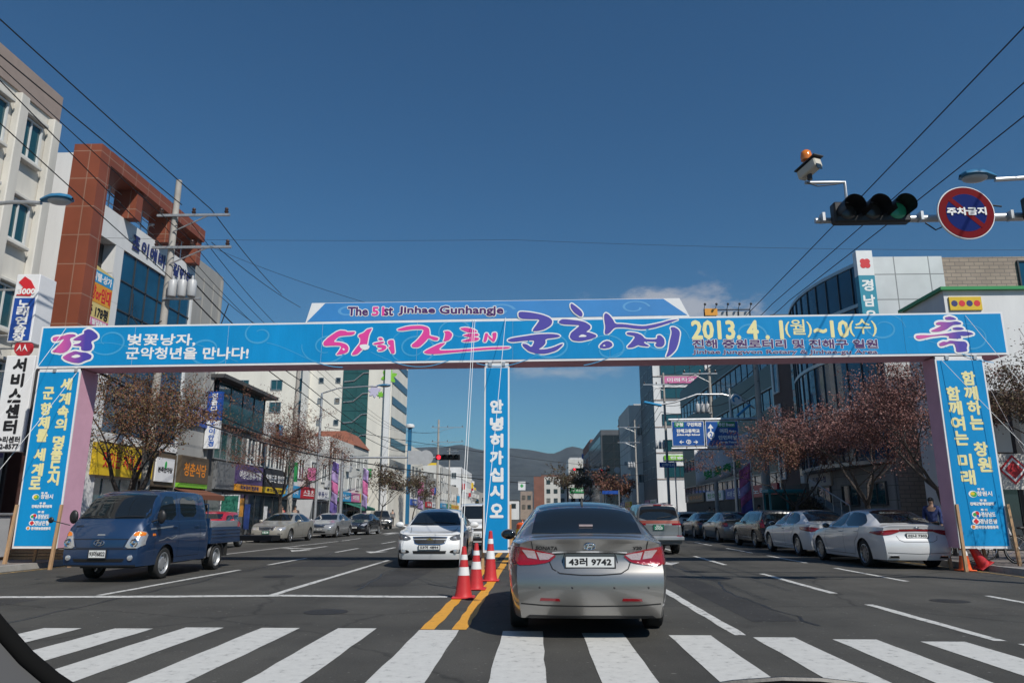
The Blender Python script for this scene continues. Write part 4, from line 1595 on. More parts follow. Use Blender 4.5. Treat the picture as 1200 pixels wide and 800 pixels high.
# -------- generic saloon; every number can be changed per car
def saloon(root, paint, L=4.82, W=1.84, H=1.47, ds=0.06, wheels=(0.95, 3.75), rad=0.325, deck=1.08, spokes=5, fast=0.0, belt_up=0.0, tail_z=None, glass_edge='chrome', simple=False, nose_z=0.70):
    k = H / 1.47
    l = L / 4.82
    top = [(0, nose_z), (.12 * l, nose_z + .05), (.5 * l, .86), (1.28 * l, 1.00), (1.32 * l, 1.015), (2.12 * l, 1.385 * k), (2.55 * l, 1.455 * k), (2.95 * l, 1.47 * k), (3.35 * l, 1.445 * k), (3.75 * l, (1.355 + .03 * fast) * k),
           (4.38 * l, deck + 0.015), (4.46 * l, deck), (4.7 * l, deck - 0.004), (4.82 * l, deck - 0.03)]
    belt = [(0, nose_z - .06), (.3 * l, nose_z + .06), (1.2 * l, .915), (2.4 * l, .965 + belt_up), (3.6 * l, 1.0 + belt_up), (4.3 * l, deck - .075), (4.82 * l, deck - .085)]
    plan = [(0, .80), (.1, .875), (.3, .94), (.7, .985), (1.4, 1.0), (3.2 * l, 1.0), (4.0 * l, .985), (4.5 * l, .945), (4.72 * l, .90), (4.82 * l, .865)]
    rail = [(0, .62), (1.2 * l, .80), (1.4 * l, .81), (2.1 * l, .665), (2.6 * l, .645), (3.3 * l, .64), (3.8 * l, .66), (4.4 * l, .76), (4.82 * l, .74)]
    nose = [(.2, .07), (.42, 0.0), (.58, .015), (.72, .10), (.9, .22)]
    tail = tail_z or [(.2, .09), (.36, .02), (.55, .0), (.72, .03), (.80, .075), (.93, .085), (1.06, .045), (1.12, .05)]
    c = Car(root, L, W, wheels, rad, top, belt, plan, rail, nose=nose, tail=tail, ds=ds, paint=paint)
    c.k, c.l = k, l
    kk, ll = k, l
    bz = 0.985 + belt_up
    c.patch('windscreen', 'top', [(-.66 * W / 2 * 1.15, 1.42 * ll), (-.3, 1.345 * ll), (.3, 1.345 * ll), (.66 * W / 2 * 1.15, 1.42 * ll), (.60 * W / 2, 2.10 * ll), (.3, 2.06 * ll), (-.3, 2.06 * ll), (-.60 * W / 2, 2.10 * ll)], 'car_glass', off=0.006)
    c.patch('rear_window', 'top', [(-.585 * W / 2, 3.50 * ll), (-.3, 3.47 * ll), (.3, 3.47 * ll), (.585 * W / 2, 3.50 * ll), (.69 * W / 2, 4.27 * ll), (.35, 4.34 * ll), (-.35, 4.34 * ll), (-.69 * W / 2, 4.27 * ll)], 'car_glass', off=0.006)
    zf = lambda sv: c.ft(sv) - 0.095
    side_glass(c,
               [(1.62 * ll, bz), (2.62 * ll, bz + .012), (2.62 * ll, zf(2.62 * ll)), (2.28 * ll, zf(2.28 * ll) + .0), (2.0 * ll, zf(2.0 * ll) - .02)],
               [(2.72 * ll, bz + .014), (3.55 * ll, bz + .03), (3.72 * ll, bz + .05), (3.86 * ll, bz + .13), (3.5 * ll, zf(3.5 * ll)), (3.1 * ll, zf(3.1 * ll)), (2.72 * ll, zf(2.72 * ll))],
               edge=[(1.55 * ll, bz - .02), (2.6 * ll, bz - .008), (3.6 * ll, bz + .01)] if not simple else None)
    pil = MB()
    door_lines(c, [[(1.5 * ll, .92), (1.42 * ll, .62), (1.55 * ll, .30)], [(2.67 * ll, bz + .3), (2.67 * ll, .3)], [(3.62 * ll, bz), (3.55 * ll, .78), (3.34 * ll, .62), (3.30 * ll, .3)], [(1.55 * ll, .30), (3.28 * ll, .30)]],
               [(2.50 * ll, .86 + belt_up), (3.46 * ll, .885 + belt_up)])
    c.add_wheels(spokes=spokes)
    return c
# -------- the silver saloon waiting in front of the camera
def silver_saloon():
    root = thing('saloon_car', 'silver saloon seen from behind, waiting at the crosswalk beside the traffic cones', 'car')
    c = saloon(root, 'p_silver', W=1.84, ds=0.045, deck=1.075, spokes=5, fast=1.0)
    L = c.L
    # tail lamps wrap round the corners
    for sg in (1, -1):
        f = lambda p: [(sg * a, b_) for a, b_ in (p if sg > 0 else list(reversed(p)))]
        lamp = c.patch('tail_lamp', 'rear', f([(.35, .875), (.45, .79), (.62, .765), (.80, .76), (.885, .79), (.90, .88), (.885, .955), (.80, .965), (.60, .93)]), 'lamp_red', off=0.012, step=0.03, smoothp=1)
        c.patch('clear_lens', 'rear', f([(.385, .872), (.45, .825), (.545, .82), (.58, .908)]), 'lamp_pinkish', off=0.016, step=0.03, parent=lamp)
        c.patch('clear_lens', 'rear', f([(.572, .828), (.675, .842), (.74, .93), (.602, .918)]), 'lamp_pinkish', off=0.016, step=0.03, parent=lamp)
    # chrome bar, recess shadow painted as a dark strip, seams
    c.ribbon('chrome_strip', 'rear', [(-.46, .895), (-.3, .905), (0, .910), (.3, .905), (.46, .895)], 0.018, 'chrome', off=0.010)
    c.ribbon('lid_painted_shadow', 'rear', [(-.40, .88), (-.28, .893), (0, .895), (.28, .893), (.40, .88)], 0.016, 'seam', off=0.006)
    mb = MB()
    c.ribbon('', 'rear', [(-.44, .80), (-.41, .73), (-.33, .685), (-.1, .668), (.1, .668), (.33, .685), (.41, .73), (.44, .80)], 0.012, 'seam', off=0.003, mb=mb)
    c.ribbon('', 'rear', [(-.62, .925), (-.64, 1.02)], 0.009, 'seam', off=0.003, mb=mb)
    c.ribbon('', 'rear', [(.62, .925), (.64, 1.02)], 0.009, 'seam', off=0.003, mb=mb)
    c.ribbon('', 'rear', [(-.30, .79), (-.285, .865), (-.27, .885)], 0.008, 'seam', off=0.003, mb=mb)
    c.ribbon('', 'rear', [(.30, .79), (.285, .865), (.27, .885)], 0.008, 'seam', off=0.003, mb=mb)
    mb.build('boot_seam', M['seam'], root, fixn=False)
    c.plate('rear', 0, .805, .53, .125, '43러 9742', off=0.022)
    c.ring_emblem('rear', 0, .965, .062, .034)
    c.script('rear', -.47, .945, .24, 'SONATA', 'ink_black', .035)
    c.script('rear', .52, .945, .10, 'Y20', 'ink_black', .03)
    for x in (.44, -.44):
        c.patch('reflector', 'rear', [(x - .11, .405), (x + .11, .402), (x + .10, .428), (x - .10, .432)], 'lamp_dark_red', off=0.008, step=0.03)
    for x in (-.55, -.2, .25, .62):
        h, n = c.cast('rear', x, .54)
        q = MB()
        q.ball(h, (.012, .006, .012), 10, 6)
        q.build('parking_sensor', M['dark_metal'], root)
    c.ribbon('bumper_crease_shade', 'rear', [(-.80, .375), (-.5, .355), (0, .35), (.5, .355), (.80, .375)], 0.012, 'seam', off=0.003)  # dark line painting the shade in the bumper's fold
    c.patch('bumper_valance', 'rear', [(-.70, .225), (.70, .225), (.66, .25), (-.66, .25)], 'black', off=0.008)
    q = MB()
    q.add([(0, c.y(3.52), 1.38), (0.018, c.y(3.36), 1.43), (-0.018, c.y(3.36), 1.43), (0, c.y(3.55), 1.53), (0, c.y(3.50), 1.53), (0.012, c.y(3.6), 1.41), (-0.012, c.y(3.6), 1.41)],
          [(1, 4, 3, 5), (2, 6, 3, 4), (1, 2, 4), (5, 3, 6)], False)
    q.build('aerial_fin', M['black'], root)
    q = MB()
    h, n = c.cast('rear', 0, 1.17)
    q.box((0, h.y - .01, h.z + .01), (.16, .03, .022))
    q.build('high_brake_lamp', M['lamp_pinkish'], root)
    c.mirror(.86, 1.75, 1.0, (.23, .11, .15), 'p_silver', arm=.05)
    heading(root, .585, 8.28 + L / 2, 0)
    return root
silver_saloon()

# -------- the white saloon facing the camera
def white_saloon():
    root = thing('saloon_car', 'white saloon facing the camera beside the red cones, with a dark windscreen and gold badge', 'car')
    c = saloon(root, 'p_white', L=4.6, W=1.80, H=1.48, ds=0.05, wheels=(0.92, 3.60), rad=.33, nose_z=.80, glass_edge=None)
    for sg in (1, -1):
        f = lambda p: [(sg * a, b_) for a, b_ in (p if sg > 0 else list(reversed(p)))]
        lamp = c.patch('headlight', 'front', f([(.47, .70), (.60, .665), (.80, .70), (.86, .80), (.84, .86), (.70, .81), (.52, .765)]), 'lamp_smoked', off=0.010, step=0.03, smoothp=1)
        h, n = c.cast('front', sg * .62, .725)
        q = MB()
        q.ball(h + n * .012, (.05, .02, .04), 12, 8)
        q.build('lamp_bowl', M['lamp_clear'], lamp)
        fog = c.patch('fog_lamp_recess', 'front', f([(.50, .38), (.76, .36), (.80, .43), (.72, .47), (.52, .44)]), 'black', off=0.006, step=0.04, smoothp=1)
        h, n = c.cast('front', sg * .64, .415)
        q = MB()
        q.lathe([(.055, 0), (.045, .02), (.001, .025)], 16, 'Y', h)
        q.build('fog_lamp', M['lamp_clear'], fog)
    c.patch('grille_surround', 'front', [(-.44, .765), (0, .775), (.44, .765), (.42, .72), (.38, .60), (.3, .575), (-.3, .575), (-.38, .60), (-.42, .72)], 'chrome', off=0.006, step=0.05)
    c.patch('grille', 'front', [(-.41, .748), (0, .757), (.41, .748), (.40, .715), (0, .712), (-.40, .715)], 'black', off=0.011, step=0.05)
    c.patch('grille', 'front', [(-.395, .685), (0, .682), (.395, .685), (.36, .612), (.28, .592), (-.28, .592), (-.36, .612)], 'black', off=0.011, step=0.05)
    c.ribbon('grille_crossbar', 'front', [(-.42, .70), (.42, .70)], .026, 'frame_alu', off=.014)
    c.patch('lower_grille', 'front', [(-.42, .43), (.42, .43), (.40, .36), (-.40, .36)], 'black', off=0.006)
    for z in (.38, .408):
        c.ribbon('grille_bar', 'front', [(-.40, z), (.40, z)], .008, 'chrome', off=.012)
    h, n = c.cast('front', 0, .70)
    q = MB()
    y_ = h.y + .022
    q.prism([(-.085, .012), (-.03, .012), (-.03, .03), (.03, .03), (.03, .012), (.085, .012), (.07, -.014), (.03, -.014), (.03, -.03), (-.03, -.03), (-.03, -.014), (-.07, -.014)],
            lambda p: (p[0], y_, .70 + p[1]), lambda p: (p[0], y_ - .014, .70 + p[1]))
    q.build('emblem', mat('gold badge', (.55, .38, .10), .25, .9), root)
    c.plate('front', 0, .515, .52, .11, '53머 4844', off=0.025)
    c.ribbon('bonnet_crease_shade', 'top', [(-.52, .35), (-.62, 1.2)], .012, 'seam', off=0.002)  # bonnet folds drawn as dark lines, their shade painted on
    c.ribbon('bonnet_crease_shade', 'top', [(.52, .35), (.62, 1.2)], .012, 'seam', off=0.002)
    mb = MB()
    c.ribbon('', 'front', [(-.80, .815), (-.50, .80), (0, .81), (.50, .80), (.80, .815)], .010, 'seam', off=.003, mb=mb)
    mb.build('bonnet_seam', M['seam'], root, fixn=False)
    mb = MB()
    for (a, b_) in (((-.55, 1.40), (.05, 1.43)), ((.05, 1.36), (.6, 1.42))):
        p, n1 = c.cast('top', *a)
        r_, n2 = c.cast('top', *b_)
        mb = MB()
        mb.tube([p + n1 * .02, r_ + n2 * .02], .009, 5)
        mb.build('wiper', M['black'], root)
    c.mirror(.87, 1.72, 1.02, (.24, .12, .16), 'p_white', arm=.06)
    heading(root, -2.72, 18.9 + c.L / 2, 181.5)
    return root
white_saloon()

# -------- parked cars on the right, tails towards the camera
def parked_saloon(label, paint, x, y, deg=0, lampstyle='bar', text='02나 7303', spokes=10, L=4.9, W=1.86, H=1.47, ds=.055, green=False):
    root = thing('saloon_car', label, 'car', group='cars parked along the right kerb')
    c = saloon(root, paint, L=L, W=W, H=H, ds=ds, spokes=spokes, wheels=(.95 * L / 4.82, 3.78 * L / 4.82), rad=.335)
    for sg in (1, -1):
        f = lambda p: [(sg * a, b_) for a, b_ in (p if sg > 0 else list(reversed(p)))]
        if lampstyle == 'bar':
            c.patch('tail_lamp', 'rear', f([(.40, .90), (.62, .825), (.84, .80), (.90, .85), (.88, .905), (.62, .945), (.40, .945)]), 'lamp_red', off=0.012, step=.04, smoothp=1)
        elif lampstyle == 'wedge':
            c.patch('tail_lamp', 'rear', f([(.44, .80), (.80, .77), (.90, .83), (.89, .93), (.70, .93), (.46, .88)]), 'lamp_red', off=0.012, step=.04, smoothp=1)
        else:
            c.patch('tail_lamp', 'rear', f([(.56, .76), (.86, .74), (.89, .93), (.62, .93)]), 'lamp_dark_red', off=0.012, step=.04, smoothp=1)
    if lampstyle == 'bar':
        c.ribbon('lamp_bar', 'rear', [(-.42, .925), (0, .935), (.42, .925)], .045, 'lamp_red', off=.010)
        c.ribbon('chrome_strip', 'rear', [(-.42, .955), (0, .965), (.42, .955)], .014, 'chrome', off=.012)
        c.ring_emblem('rear', 0, .995, .055, .03)
        for x_ in (.6, -.6):
            c.patch('exhaust_trim', 'rear', [(x_ - .12, .27), (x_ + .12, .27), (x_ + .10, .33), (x_ - .10, .33)], 'chrome', off=.014)
            c.patch('exhaust_tip', 'rear', [(x_ - .10, .28), (x_ + .10, .28), (x_ + .085, .32), (x_ - .085, .32)], 'black', off=.018)
    mb = MB()
    c.ribbon('', 'rear', [(-.50, .80), (-.46, .70), (-.36, .655), (.36, .655), (.46, .70), (.50, .80)], .010, 'seam', off=.003, mb=mb)
    mb.build('boot_seam', M['seam'], root, fixn=False)
    if green:
        c.plate('rear', 0, .80, .34, .17, text, 'plate_green', 'ink_white', off=.02, textw=.8)
    else:
        c.plate('rear', 0, .80, .52, .11, text, off=.02)
    c.ribbon('bumper_crease_shade', 'rear', [(-.80, .40), (0, .37), (.80, .40)], .010, 'seam', off=.003)  # fold in the bumper drawn as a painted line of shade
    c.mirror(.86, 1.75, .99, (.22, .11, .15), paint, arm=.05)
    heading(root, x, y + L / 2, deg)
    return root
parked_saloon('pearl white saloon nearest the right banner leg, with a full width red lamp bar', 'p_pearl', 9.35, 18.95, 1.0, 'bar', '02나 7303')
parked_saloon('white saloon with wedge shaped red tail lamps, parked just ahead of the pearl white one', 'p_white', 9.45, 24.2, 0.5, 'wedge', '38도 5172', spokes=12)

def simple_side_lines(c):
    pass

def wagon(root, paint, L=4.65, W=1.76, H=1.78, wheels=(.9, 3.55), rad=.36, ds=.07, hood=1.05, wsb=1.25, wst=1.95, rear=4.5, belt=1.08, sill=.34, spokes=5, nose_z=.85, rim='alloy', style='spoke', tail=None, upright=1.0):
    top = [(0, nose_z), (.1, nose_z + .07), (.4, hood - .06), (wsb - .08, hood + .02), (wsb, hood + .04), (wst, H - .06), (wst + .5, H), (L - .9, H), (rear - .28, H - .03), (rear - .1 * upright, H - .07), (L - .06, H - .55), (L, belt - .1)]
    blt = [(0, nose_z - .08), (.25, nose_z), (wsb - .1, hood - .06), (wsb + .6, belt - .02), (L - .6, belt + .01), (L - .1, belt), (L, belt - .14)]
    plan = [(0, .83), (.1, .90), (.3, .955), (.8, .99), (1.4, 1.0), (L - 1.2, 1.0), (L - .5, .985), (L - .12, .95), (L, .92)]
    rl = [(0, .66), (wsb, .82), (wst, .72), (wst + .5, .71), (rear - .3, .71), (L - .1, .78), (L, .78)]
    nose = [(.2, .08), (.45, 0), (.65, .01), (.8, .07), (1.0, .16)]
    tl = tail or [(.2, .08), (.4, .0), (.56, 0), (.62, .06), (.9, .075), (1.1, .08)]
    c = Car(root, L, W, wheels, rad, top, blt, plan, rl, sill=sill, nose=nose, tail=tl, ds=ds, paint=paint, nb=.09, rb=.05, crown=.03, tuck=.955)
    c.H, c.beltz, c.wsb, c.wst = H, belt, wsb, wst
    return c

def wagon_glass(c, rw, n=3, third=True):
    W = c.W
    H, b_ = c.H, c.beltz + .03
    wsb, wst, L = c.wsb, c.wst, c.L
    c.patch('windscreen', 'front', [(-.40 * W, c.ft(wsb) + .05), (.40 * W, c.ft(wsb) + .05), (.335 * W, H - .11), (-.335 * W, H - .11)], 'car_glass', off=.007)
    t = H - .15
    e = [(wsb + .42, b_), (wsb + 1.35, b_), (wsb + 1.35, t), (wst + .05, t - .03)]
    f = [(wsb + 1.44, b_), (wsb + 2.3, b_), (wsb + 2.3, t), (wsb + 1.44, t)]
    q = [(wsb + 2.40, b_), (L - .42, b_ + .02), (L - .50, t), (wsb + 2.40, t)] if third else None
    side_glass(c, e, f, q)
    door_lines(c, [[(wsb + .3, b_), (wsb + .22, .55), (wsb + .3, .4)], [(wsb + 1.395, t), (wsb + 1.395, .4)], [(wsb + 2.35, t), (wsb + 2.3, .8), (wsb + 2.1, .6), (wsb + 2.05, .4)]], [(wsb + 1.2, .93), (wsb + 2.15, .93)])
    if rw:
        c.patch('rear_window', 'rear', rw, 'car_glass', off=.008, smoothp=1)

# -------- the off-road wagon ahead, white with shade greyed into its paint, and a maroon band
def offroad_wagon():
    root = thing('offroad_wagon', 'old shade-greyed off road wagon with a maroon band, seen from behind in the next lane', 'car')
    c = wagon(root, 'p_shaded', L=4.6, W=1.64, H=1.70, ds=.06, rad=.36, belt=1.06, upright=1.2)
    wagon_glass(c, [(-.66, 1.13), (.66, 1.13), (.60, 1.52), (.53, 1.585), (-.53, 1.585), (-.60, 1.52)])
    c.ribbon('maroon_band', 'rear', [(-.76, 1.065), (.76, 1.065)], .10, 'p_maroon', off=.006)
    for md in ('left', 'right'):
        c.ribbon('maroon_band', md, [(1.3, .66), (4.4, .66)], .22, 'p_maroon', off=.005)
    for sg in (1, -1):
        f = lambda p: [(sg * a, b_) for a, b_ in (p if sg > 0 else list(reversed(p)))]
        c.patch('tail_lamp', 'rear', f([(.44, .965), (.80, .965), (.80, 1.02), (.44, 1.02)]), 'lamp_dark_red', off=.012, step=.04)
        c.patch('tail_lamp', 'rear', f([(.58, .56), (.76, .56), (.76, .62), (.58, .62)]), 'lamp_dark_red', off=.014, step=.04)
    c.patch('roof_edge', 'rear', [(-.52, 1.60), (.52, 1.60), (.50, 1.645), (-.50, 1.645)], 'p_maroon', off=.006)
    q = MB()
    h, n = c.cast('rear', 0, 1.615)
    q.box((0, h.y - .015, 1.63), (.26, .03, .035))
    q.build('high_brake_lamp', M['lamp_red'], root)
    c.plate('rear', -.02, .89, .34, .17, '', 'plate_green', 'ink_white', off=.02, lines=[('경남 1고', .05, .16, .04), ('2323', -.025, .24, .075)])
    q = MB()
    q.bx(-.80, .80, -c.L / 2 - .10, -c.L / 2 + .06, .46, .60)
    q.build('rear_bumper', M['p_lsilver'], root, bevel=.03)
    c.ribbon('tailgate_seam', 'rear', [(-.66, 1.0), (-.64, .63), (.64, .63), (.66, 1.0)], .010, 'seam', off=.003)
    mb = MB()
    a, n1 = c.cast('rear', -.05, 1.18)
    b_, n2 = c.cast('rear', .42, 1.25)
    mb.tube([a + n1 * .03, b_ + n2 * .03], .010, 5)
    mb.build('wiper', M['black'], root)
    q = MB()
    for x in (-.5, .5):
        q.tube([(x, c.y(2.0), 1.715), (x, c.y(4.0), 1.715)], .014, 6)
        for yy in (2.05, 3.0, 3.95):
            q.tube([(x, c.y(yy), 1.66), (x, c.y(yy), 1.715)], .012, 5)
    q.build('roof_rail', M['dark_metal'], root)
    c.add_wheels(width=.23)
    c.mirror(.80, 1.65, 1.12, (.2, .1, .17), 'black', arm=.06)
    heading(root, 4.13, 25.6 + c.L / 2, 0.6)
    return root
offroad_wagon()

def far_wagon(label, paint, x, y, deg, group=None, facing='rear', L=4.5, H=1.68, W=1.78, plate=None, name='estate_wagon', cat='car'):
    root = thing(name, label, cat, group=group)
    c = wagon(root, paint, L=L, W=W, H=H, ds=.09, rad=.345, belt=1.02, sill=.28)
    wagon_glass(c, [(-.58, 1.13), (.58, 1.13), (.52, H - .15), (-.52, H - .15)], third=L > 4.3)
    for sg in (1, -1):
        f = lambda p: [(sg * a, b_) for a, b_ in (p if sg > 0 else list(reversed(p)))]
        c.patch('tail_lamp', 'rear', f([(.66, .80), (.82, .80), (.82, 1.12), (.70, 1.10)]), 'lamp_red', off=.012, step=.06)
        c.patch('headlight', 'front', f([(.46, .70), (.78, .68), (.80, .82), (.50, .80)]), 'lamp_clear', off=.012, step=.06)
    c.patch('grille', 'front', [(-.40, .70), (.40, .70), (.38, .80), (-.38, .80)], 'black', off=.008)
    c.patch('lower_grille', 'front', [(-.5, .36), (.5, .36), (.48, .46), (-.48, .46)], 'black', off=.008)
    c.plate('front', 0, .56, .5, .11, plate or '31가 2048', off=.02)
    c.plate('rear', 0, .72, .5, .11, plate or '31가 2048', off=.02)
    c.add_wheels(spokes=6)
    c.mirror(.85, 1.7, 1.05, (.2, .1, .15), paint, arm=.05)
    heading(root, x, y, deg)
    return root
GR = 'cars parked along the right kerb'
far_wagon('black off road wagon parked ahead of the two white saloons at the right kerb', 'p_black', 9.75, 32.6, 0.5, GR, H=1.5, L=4.5)
parked_saloon('plain grey saloon parked between the black wagon and a dark saloon at the right kerb', 'p_grey', 9.75, 36.3, 0, 'box', '25가 6108', spokes=7, ds=.08)
parked_saloon('dark grey saloon parked behind the small white hatchback at the right kerb', 'p_dkgrey', 9.9, 42.5, 0, 'box', '61무 3370', spokes=7, ds=.09)
far_wagon('small white hatchback at the far end of the parked row on the right', 'p_white', 9.8, 50.5, 0, GR, L=3.7, H=1.52, W=1.66, name='hatchback_car')

# -------- parked and oncoming cars on the left, noses towards the camera
def nose_saloon(label, paint, x, y, deg, plate, pm='plate_white', ink='ink_black', group='cars parked along the left kerb', old=True, H=1.43, ds=.07):
    root = thing('saloon_car', label, 'car', group=group)
    c = saloon(root, paint, L=4.72, W=1.82, H=H, ds=ds, spokes=7, rad=.32, nose_z=.74)
    for sg in (1, -1):
        f = lambda p: [(sg * a, b_) for a, b_ in (p if sg > 0 else list(reversed(p)))]
        if old:
            lamp = c.patch('headlight', 'front', f([(.50, .60), (.80, .59), (.84, .66), (.80, .73), (.52, .71)]), 'lamp_clear', off=.010, step=.04, smoothp=1)
        else:
            lamp = c.patch('headlight', 'front', f([(.44, .63), (.72, .60), (.84, .70), (.82, .78), (.60, .73)]), 'lamp_clear', off=.010, step=.04, smoothp=1)
        c.patch('indicator', 'front', f([(.56, .40), (.76, .40), (.76, .45), (.56, .45)]), 'lamp_smoked', off=.008, step=.05)
    c.patch('grille_surround', 'front', [(-.40, .735), (.40, .735), (.34, .585), (-.34, .585)], 'chrome', off=.007)
    c.patch('grille', 'front', [(-.375, .715), (.375, .715), (.32, .60), (-.32, .60)], 'black', off=.012)
    for z in (.63, .66, .69):
        c.ribbon('grille_bar', 'front', [(-.35, z), (.35, z)], .008, 'chrome', off=.015)
    c.patch('lower_grille', 'front', [(-.44, .30), (.44, .30), (.42, .37), (-.42, .37)], 'black', off=.007)
    if pm == 'plate_green':
        c.plate('front', 0, .49, .34, .16, plate, pm, ink, off=.02, textw=.8)
    else:
        c.plate('front', 0, .49, .5, .11, plate, pm, ink, off=.02)
    mb = MB()
    c.ribbon('', 'front', [(-.80, .765), (0, .775), (.80, .765)], .010, 'seam', off=.003, mb=mb)
    mb.build('bonnet_seam', M['seam'], root, fixn=False)
    c.mirror(.86, 1.75, .98, (.2, .1, .14), paint, arm=.05)
    heading(root, x, y + c.L / 2, 180 + deg)
    return root
nose_saloon('champagne saloon with a green number plate, nearest of the cars parked at the left kerb', 'p_beige', -12.75, 35.6, -2, '1834', 'plate_green', 'ink_white')
nose_saloon('light silver saloon parked between the champagne saloon and the black one at the left', 'p_lsilver', -12.6, 43.5, -1, '28다 4071', old=False)
nose_saloon('black saloon parked last in the left kerb row, behind the light silver one', 'p_black', -12.0, 49.5, -1, '14라 9036', old=False)
far_wagon('dark grey off road wagon parked beyond the far crosswalk on the left', 'p_dkgrey', -15.0, 72.5, 200, H=1.75, name='offroad_wagon', group='vehicles around the far left junction')
far_wagon('white wagon standing behind the yellow car at the far left junction', 'p_white', -19.3, 63.5, 240, H=1.6, group='vehicles around the far left junction')
far_wagon('yellow wagon half hidden behind the parked cars and banners on the left', 'p_yellow', -20.6, 58.0, 250, H=1.6, group='vehicles around the far left junction')
far_wagon('white van half hidden behind the blue centre post and the white saloon', 'p_white', -2.4, 31.0, 181, H=1.76, L=4.7, W=1.76, name='white_van', cat='van')
far_wagon('dark wagon far down the road, behind the silver saloon', 'p_black', 3.2, 92, 90, H=1.6)
far_wagon('red hatchback at the kerb, seen over the truck bed', 'p_red', -13.0, 29.6, 184, L=3.6, H=1.45, W=1.6, name='hatchback_car')

# -------- the blue double cab truck
def blue_truck():
    root = thing('pickup_truck', 'dark blue double cab drop side truck driving towards the camera past the left banner leg', 'truck')
    W, H = 1.62, 1.84
    L = 3.15                                                # the cab alone; the bed hangs behind
    top = [(0, .86), (.05, .98), (.16, 1.16), (.24, 1.22), (.90, 1.74), (1.15, 1.81), (1.7, 1.84), (2.7, 1.83), (2.95, 1.80), (3.09, 1.60), (3.15, 1.1)]
    belt = [(0, .80), (.15, 1.05), (.4, 1.14), (1.4, 1.17), (3.0, 1.17), (3.15, 1.0)]
    plan = [(0, .92), (.08, .955), (.25, .985), (.7, 1.0), (3.0, 1.0), (3.15, .985)]
    rl = [(0, .70), (.24, .84), (.9, .80), (1.2, .78), (2.9, .78), (3.15, .8)]
    nose = [(.3, .03), (.5, .0), (.7, .0), (.9, .02), (1.15, .03)]
    c = Car(root, L, W, (1.12, 8.0), .315, top, belt, plan, rl, sill=.31, nose=nose, nb=.09, rb=.02, ds=.045, crown=.03, tuck=.97, body='cab', paint='p_blue', arch=.39)
    c.wheels = (1.12,)
    # glass
    c.patch('windscreen', 'front', [(-.70, 1.225), (.70, 1.225), (.715, 1.29), (.615, 1.70), (.5, 1.735), (-.5, 1.735), (-.615, 1.70), (-.715, 1.29)], 'car_glass', off=.008, step=.05)
    for md in ('right', 'left'):
        c.patch('side_window', md, [(.66, 1.22), (1.52, 1.20), (1.52, 1.69), (1.05, 1.69)], 'car_glass', off=.007, smoothp=1)
        c.patch('side_window', md, [(1.74, 1.26), (2.52, 1.26), (2.48, 1.69), (1.74, 1.69)], 'car_glass', off=.007, smoothp=1)
    door_lines(c, [[(.52, 1.2), (.60, .75), (.62, .50)], [(1.62, 1.75), (1.62, .42)], [(2.66, 1.75), (2.66, .45)], [(1.5, .42), (2.66, .42)]], [(1.42, 1.05), (2.45, 1.05)])
    for md in ('right', 'left'):
        c.ribbon('side_stripe', md, [(.42, 1.02), (1.35, 1.06)], .035, 'p_lsilver', off=.006)
        c.ribbon('side_print', md, [(.75, .78), (.95, .80), (1.1, .84), (1.3, .80), (1.5, .86)], .02, 'p_lsilver', off=.006)
        c.patch('indicator', md, [(.50, .885), (.60, .885), (.59, .93), (.51, .93)], 'lamp_amber', off=.012, step=.03)
    for sg in (1, -1):
        f = lambda p: [(sg * a, b_) for a, b_ in (p if sg > 0 else list(reversed(p)))]
        lamp = c.patch('headlight', 'front', f([(.50, .66), (.79, .66), (.795, .97), (.70, .99), (.62, .96), (.55, .80)]), 'lamp_clear', off=.012, step=.03, smoothp=1)
        c.patch('turn_lens', 'front', f([(.615, .885), (.78, .885), (.78, .96), (.70, .975), (.635, .95)]), 'lamp_amber', off=.018, step=.03, parent=lamp, smoothp=1)
        h, n = c.cast('front', sg * .66, .76)
        q = MB()
        q.lathe([(.085, 0), (.07, .02), (.045, .012), (.001, .03)], 18, 'Y', h + n * .01)
        q.build('lamp_bowl', M['chrome'], lamp)
        h, n = c.cast('front', sg * .62, .475)
        q = MB()
        q.lathe([(.055, 0), (.05, .02), (.001, .028)], 16, 'Y', h)
        q.build('fog_lamp', M['lamp_clear'], root)
    mb = MB()
    c.ribbon('', 'front', [(-.56, .83), (.56, .83)], .012, 'seam', off=.004, mb=mb)
    c.ribbon('', 'front', [(-.54, .83), (-.47, .665), (.47, .665), (.54, .83)], .010, 'seam', off=.004, mb=mb)
    c.ribbon('', 'front', [(-.80, .64), (.80, .64)], .012, 'seam', off=.004, mb=mb)
    mb.build('front_seam', M['seam'], root, fixn=False)
    c.patch('bumper_intake', 'front', [(-.52, .46), (-.20, .46), (-.2, .455), (.2, .455), (.2, .46), (.52, .46), (.48, .40), (-.48, .40)], 'black', off=.006)
    c.patch('bumper_valance', 'front', [(-.72, .315), (.72, .315), (.72, .34), (-.72, .34)], 'black', off=.006)
    c.plate('front', .0, .555, .335, .155, '93머6822', off=.028, textw=.9)
    c.ring_emblem('front', 0, .76, .10, .055)
    c.script('front', .52, 1.075, .16, 'PORTER', 'ink_black', .03)
    c.patch('bonnet_vent', 'front', [(-.08, .905), (.08, .905), (.07, .925), (-.07, .925)], 'p_lsilver', off=.005, step=.03)
    mb = MB()
    for (a, b_) in (((-.10, 1.235), (-.66, 1.25)), ((.62, 1.235), (.05, 1.255))):
        p, n1 = c.cast('front', *a)
        r_, n2 = c.cast('front', *b_)
        mb = MB()
        mb.tube([p + n1 * .02, (p + r_) / 2 + (n1 + n2) * .02, r_ + n2 * .025], .010, 5)
        mb.build('wiper', M['black'], root)
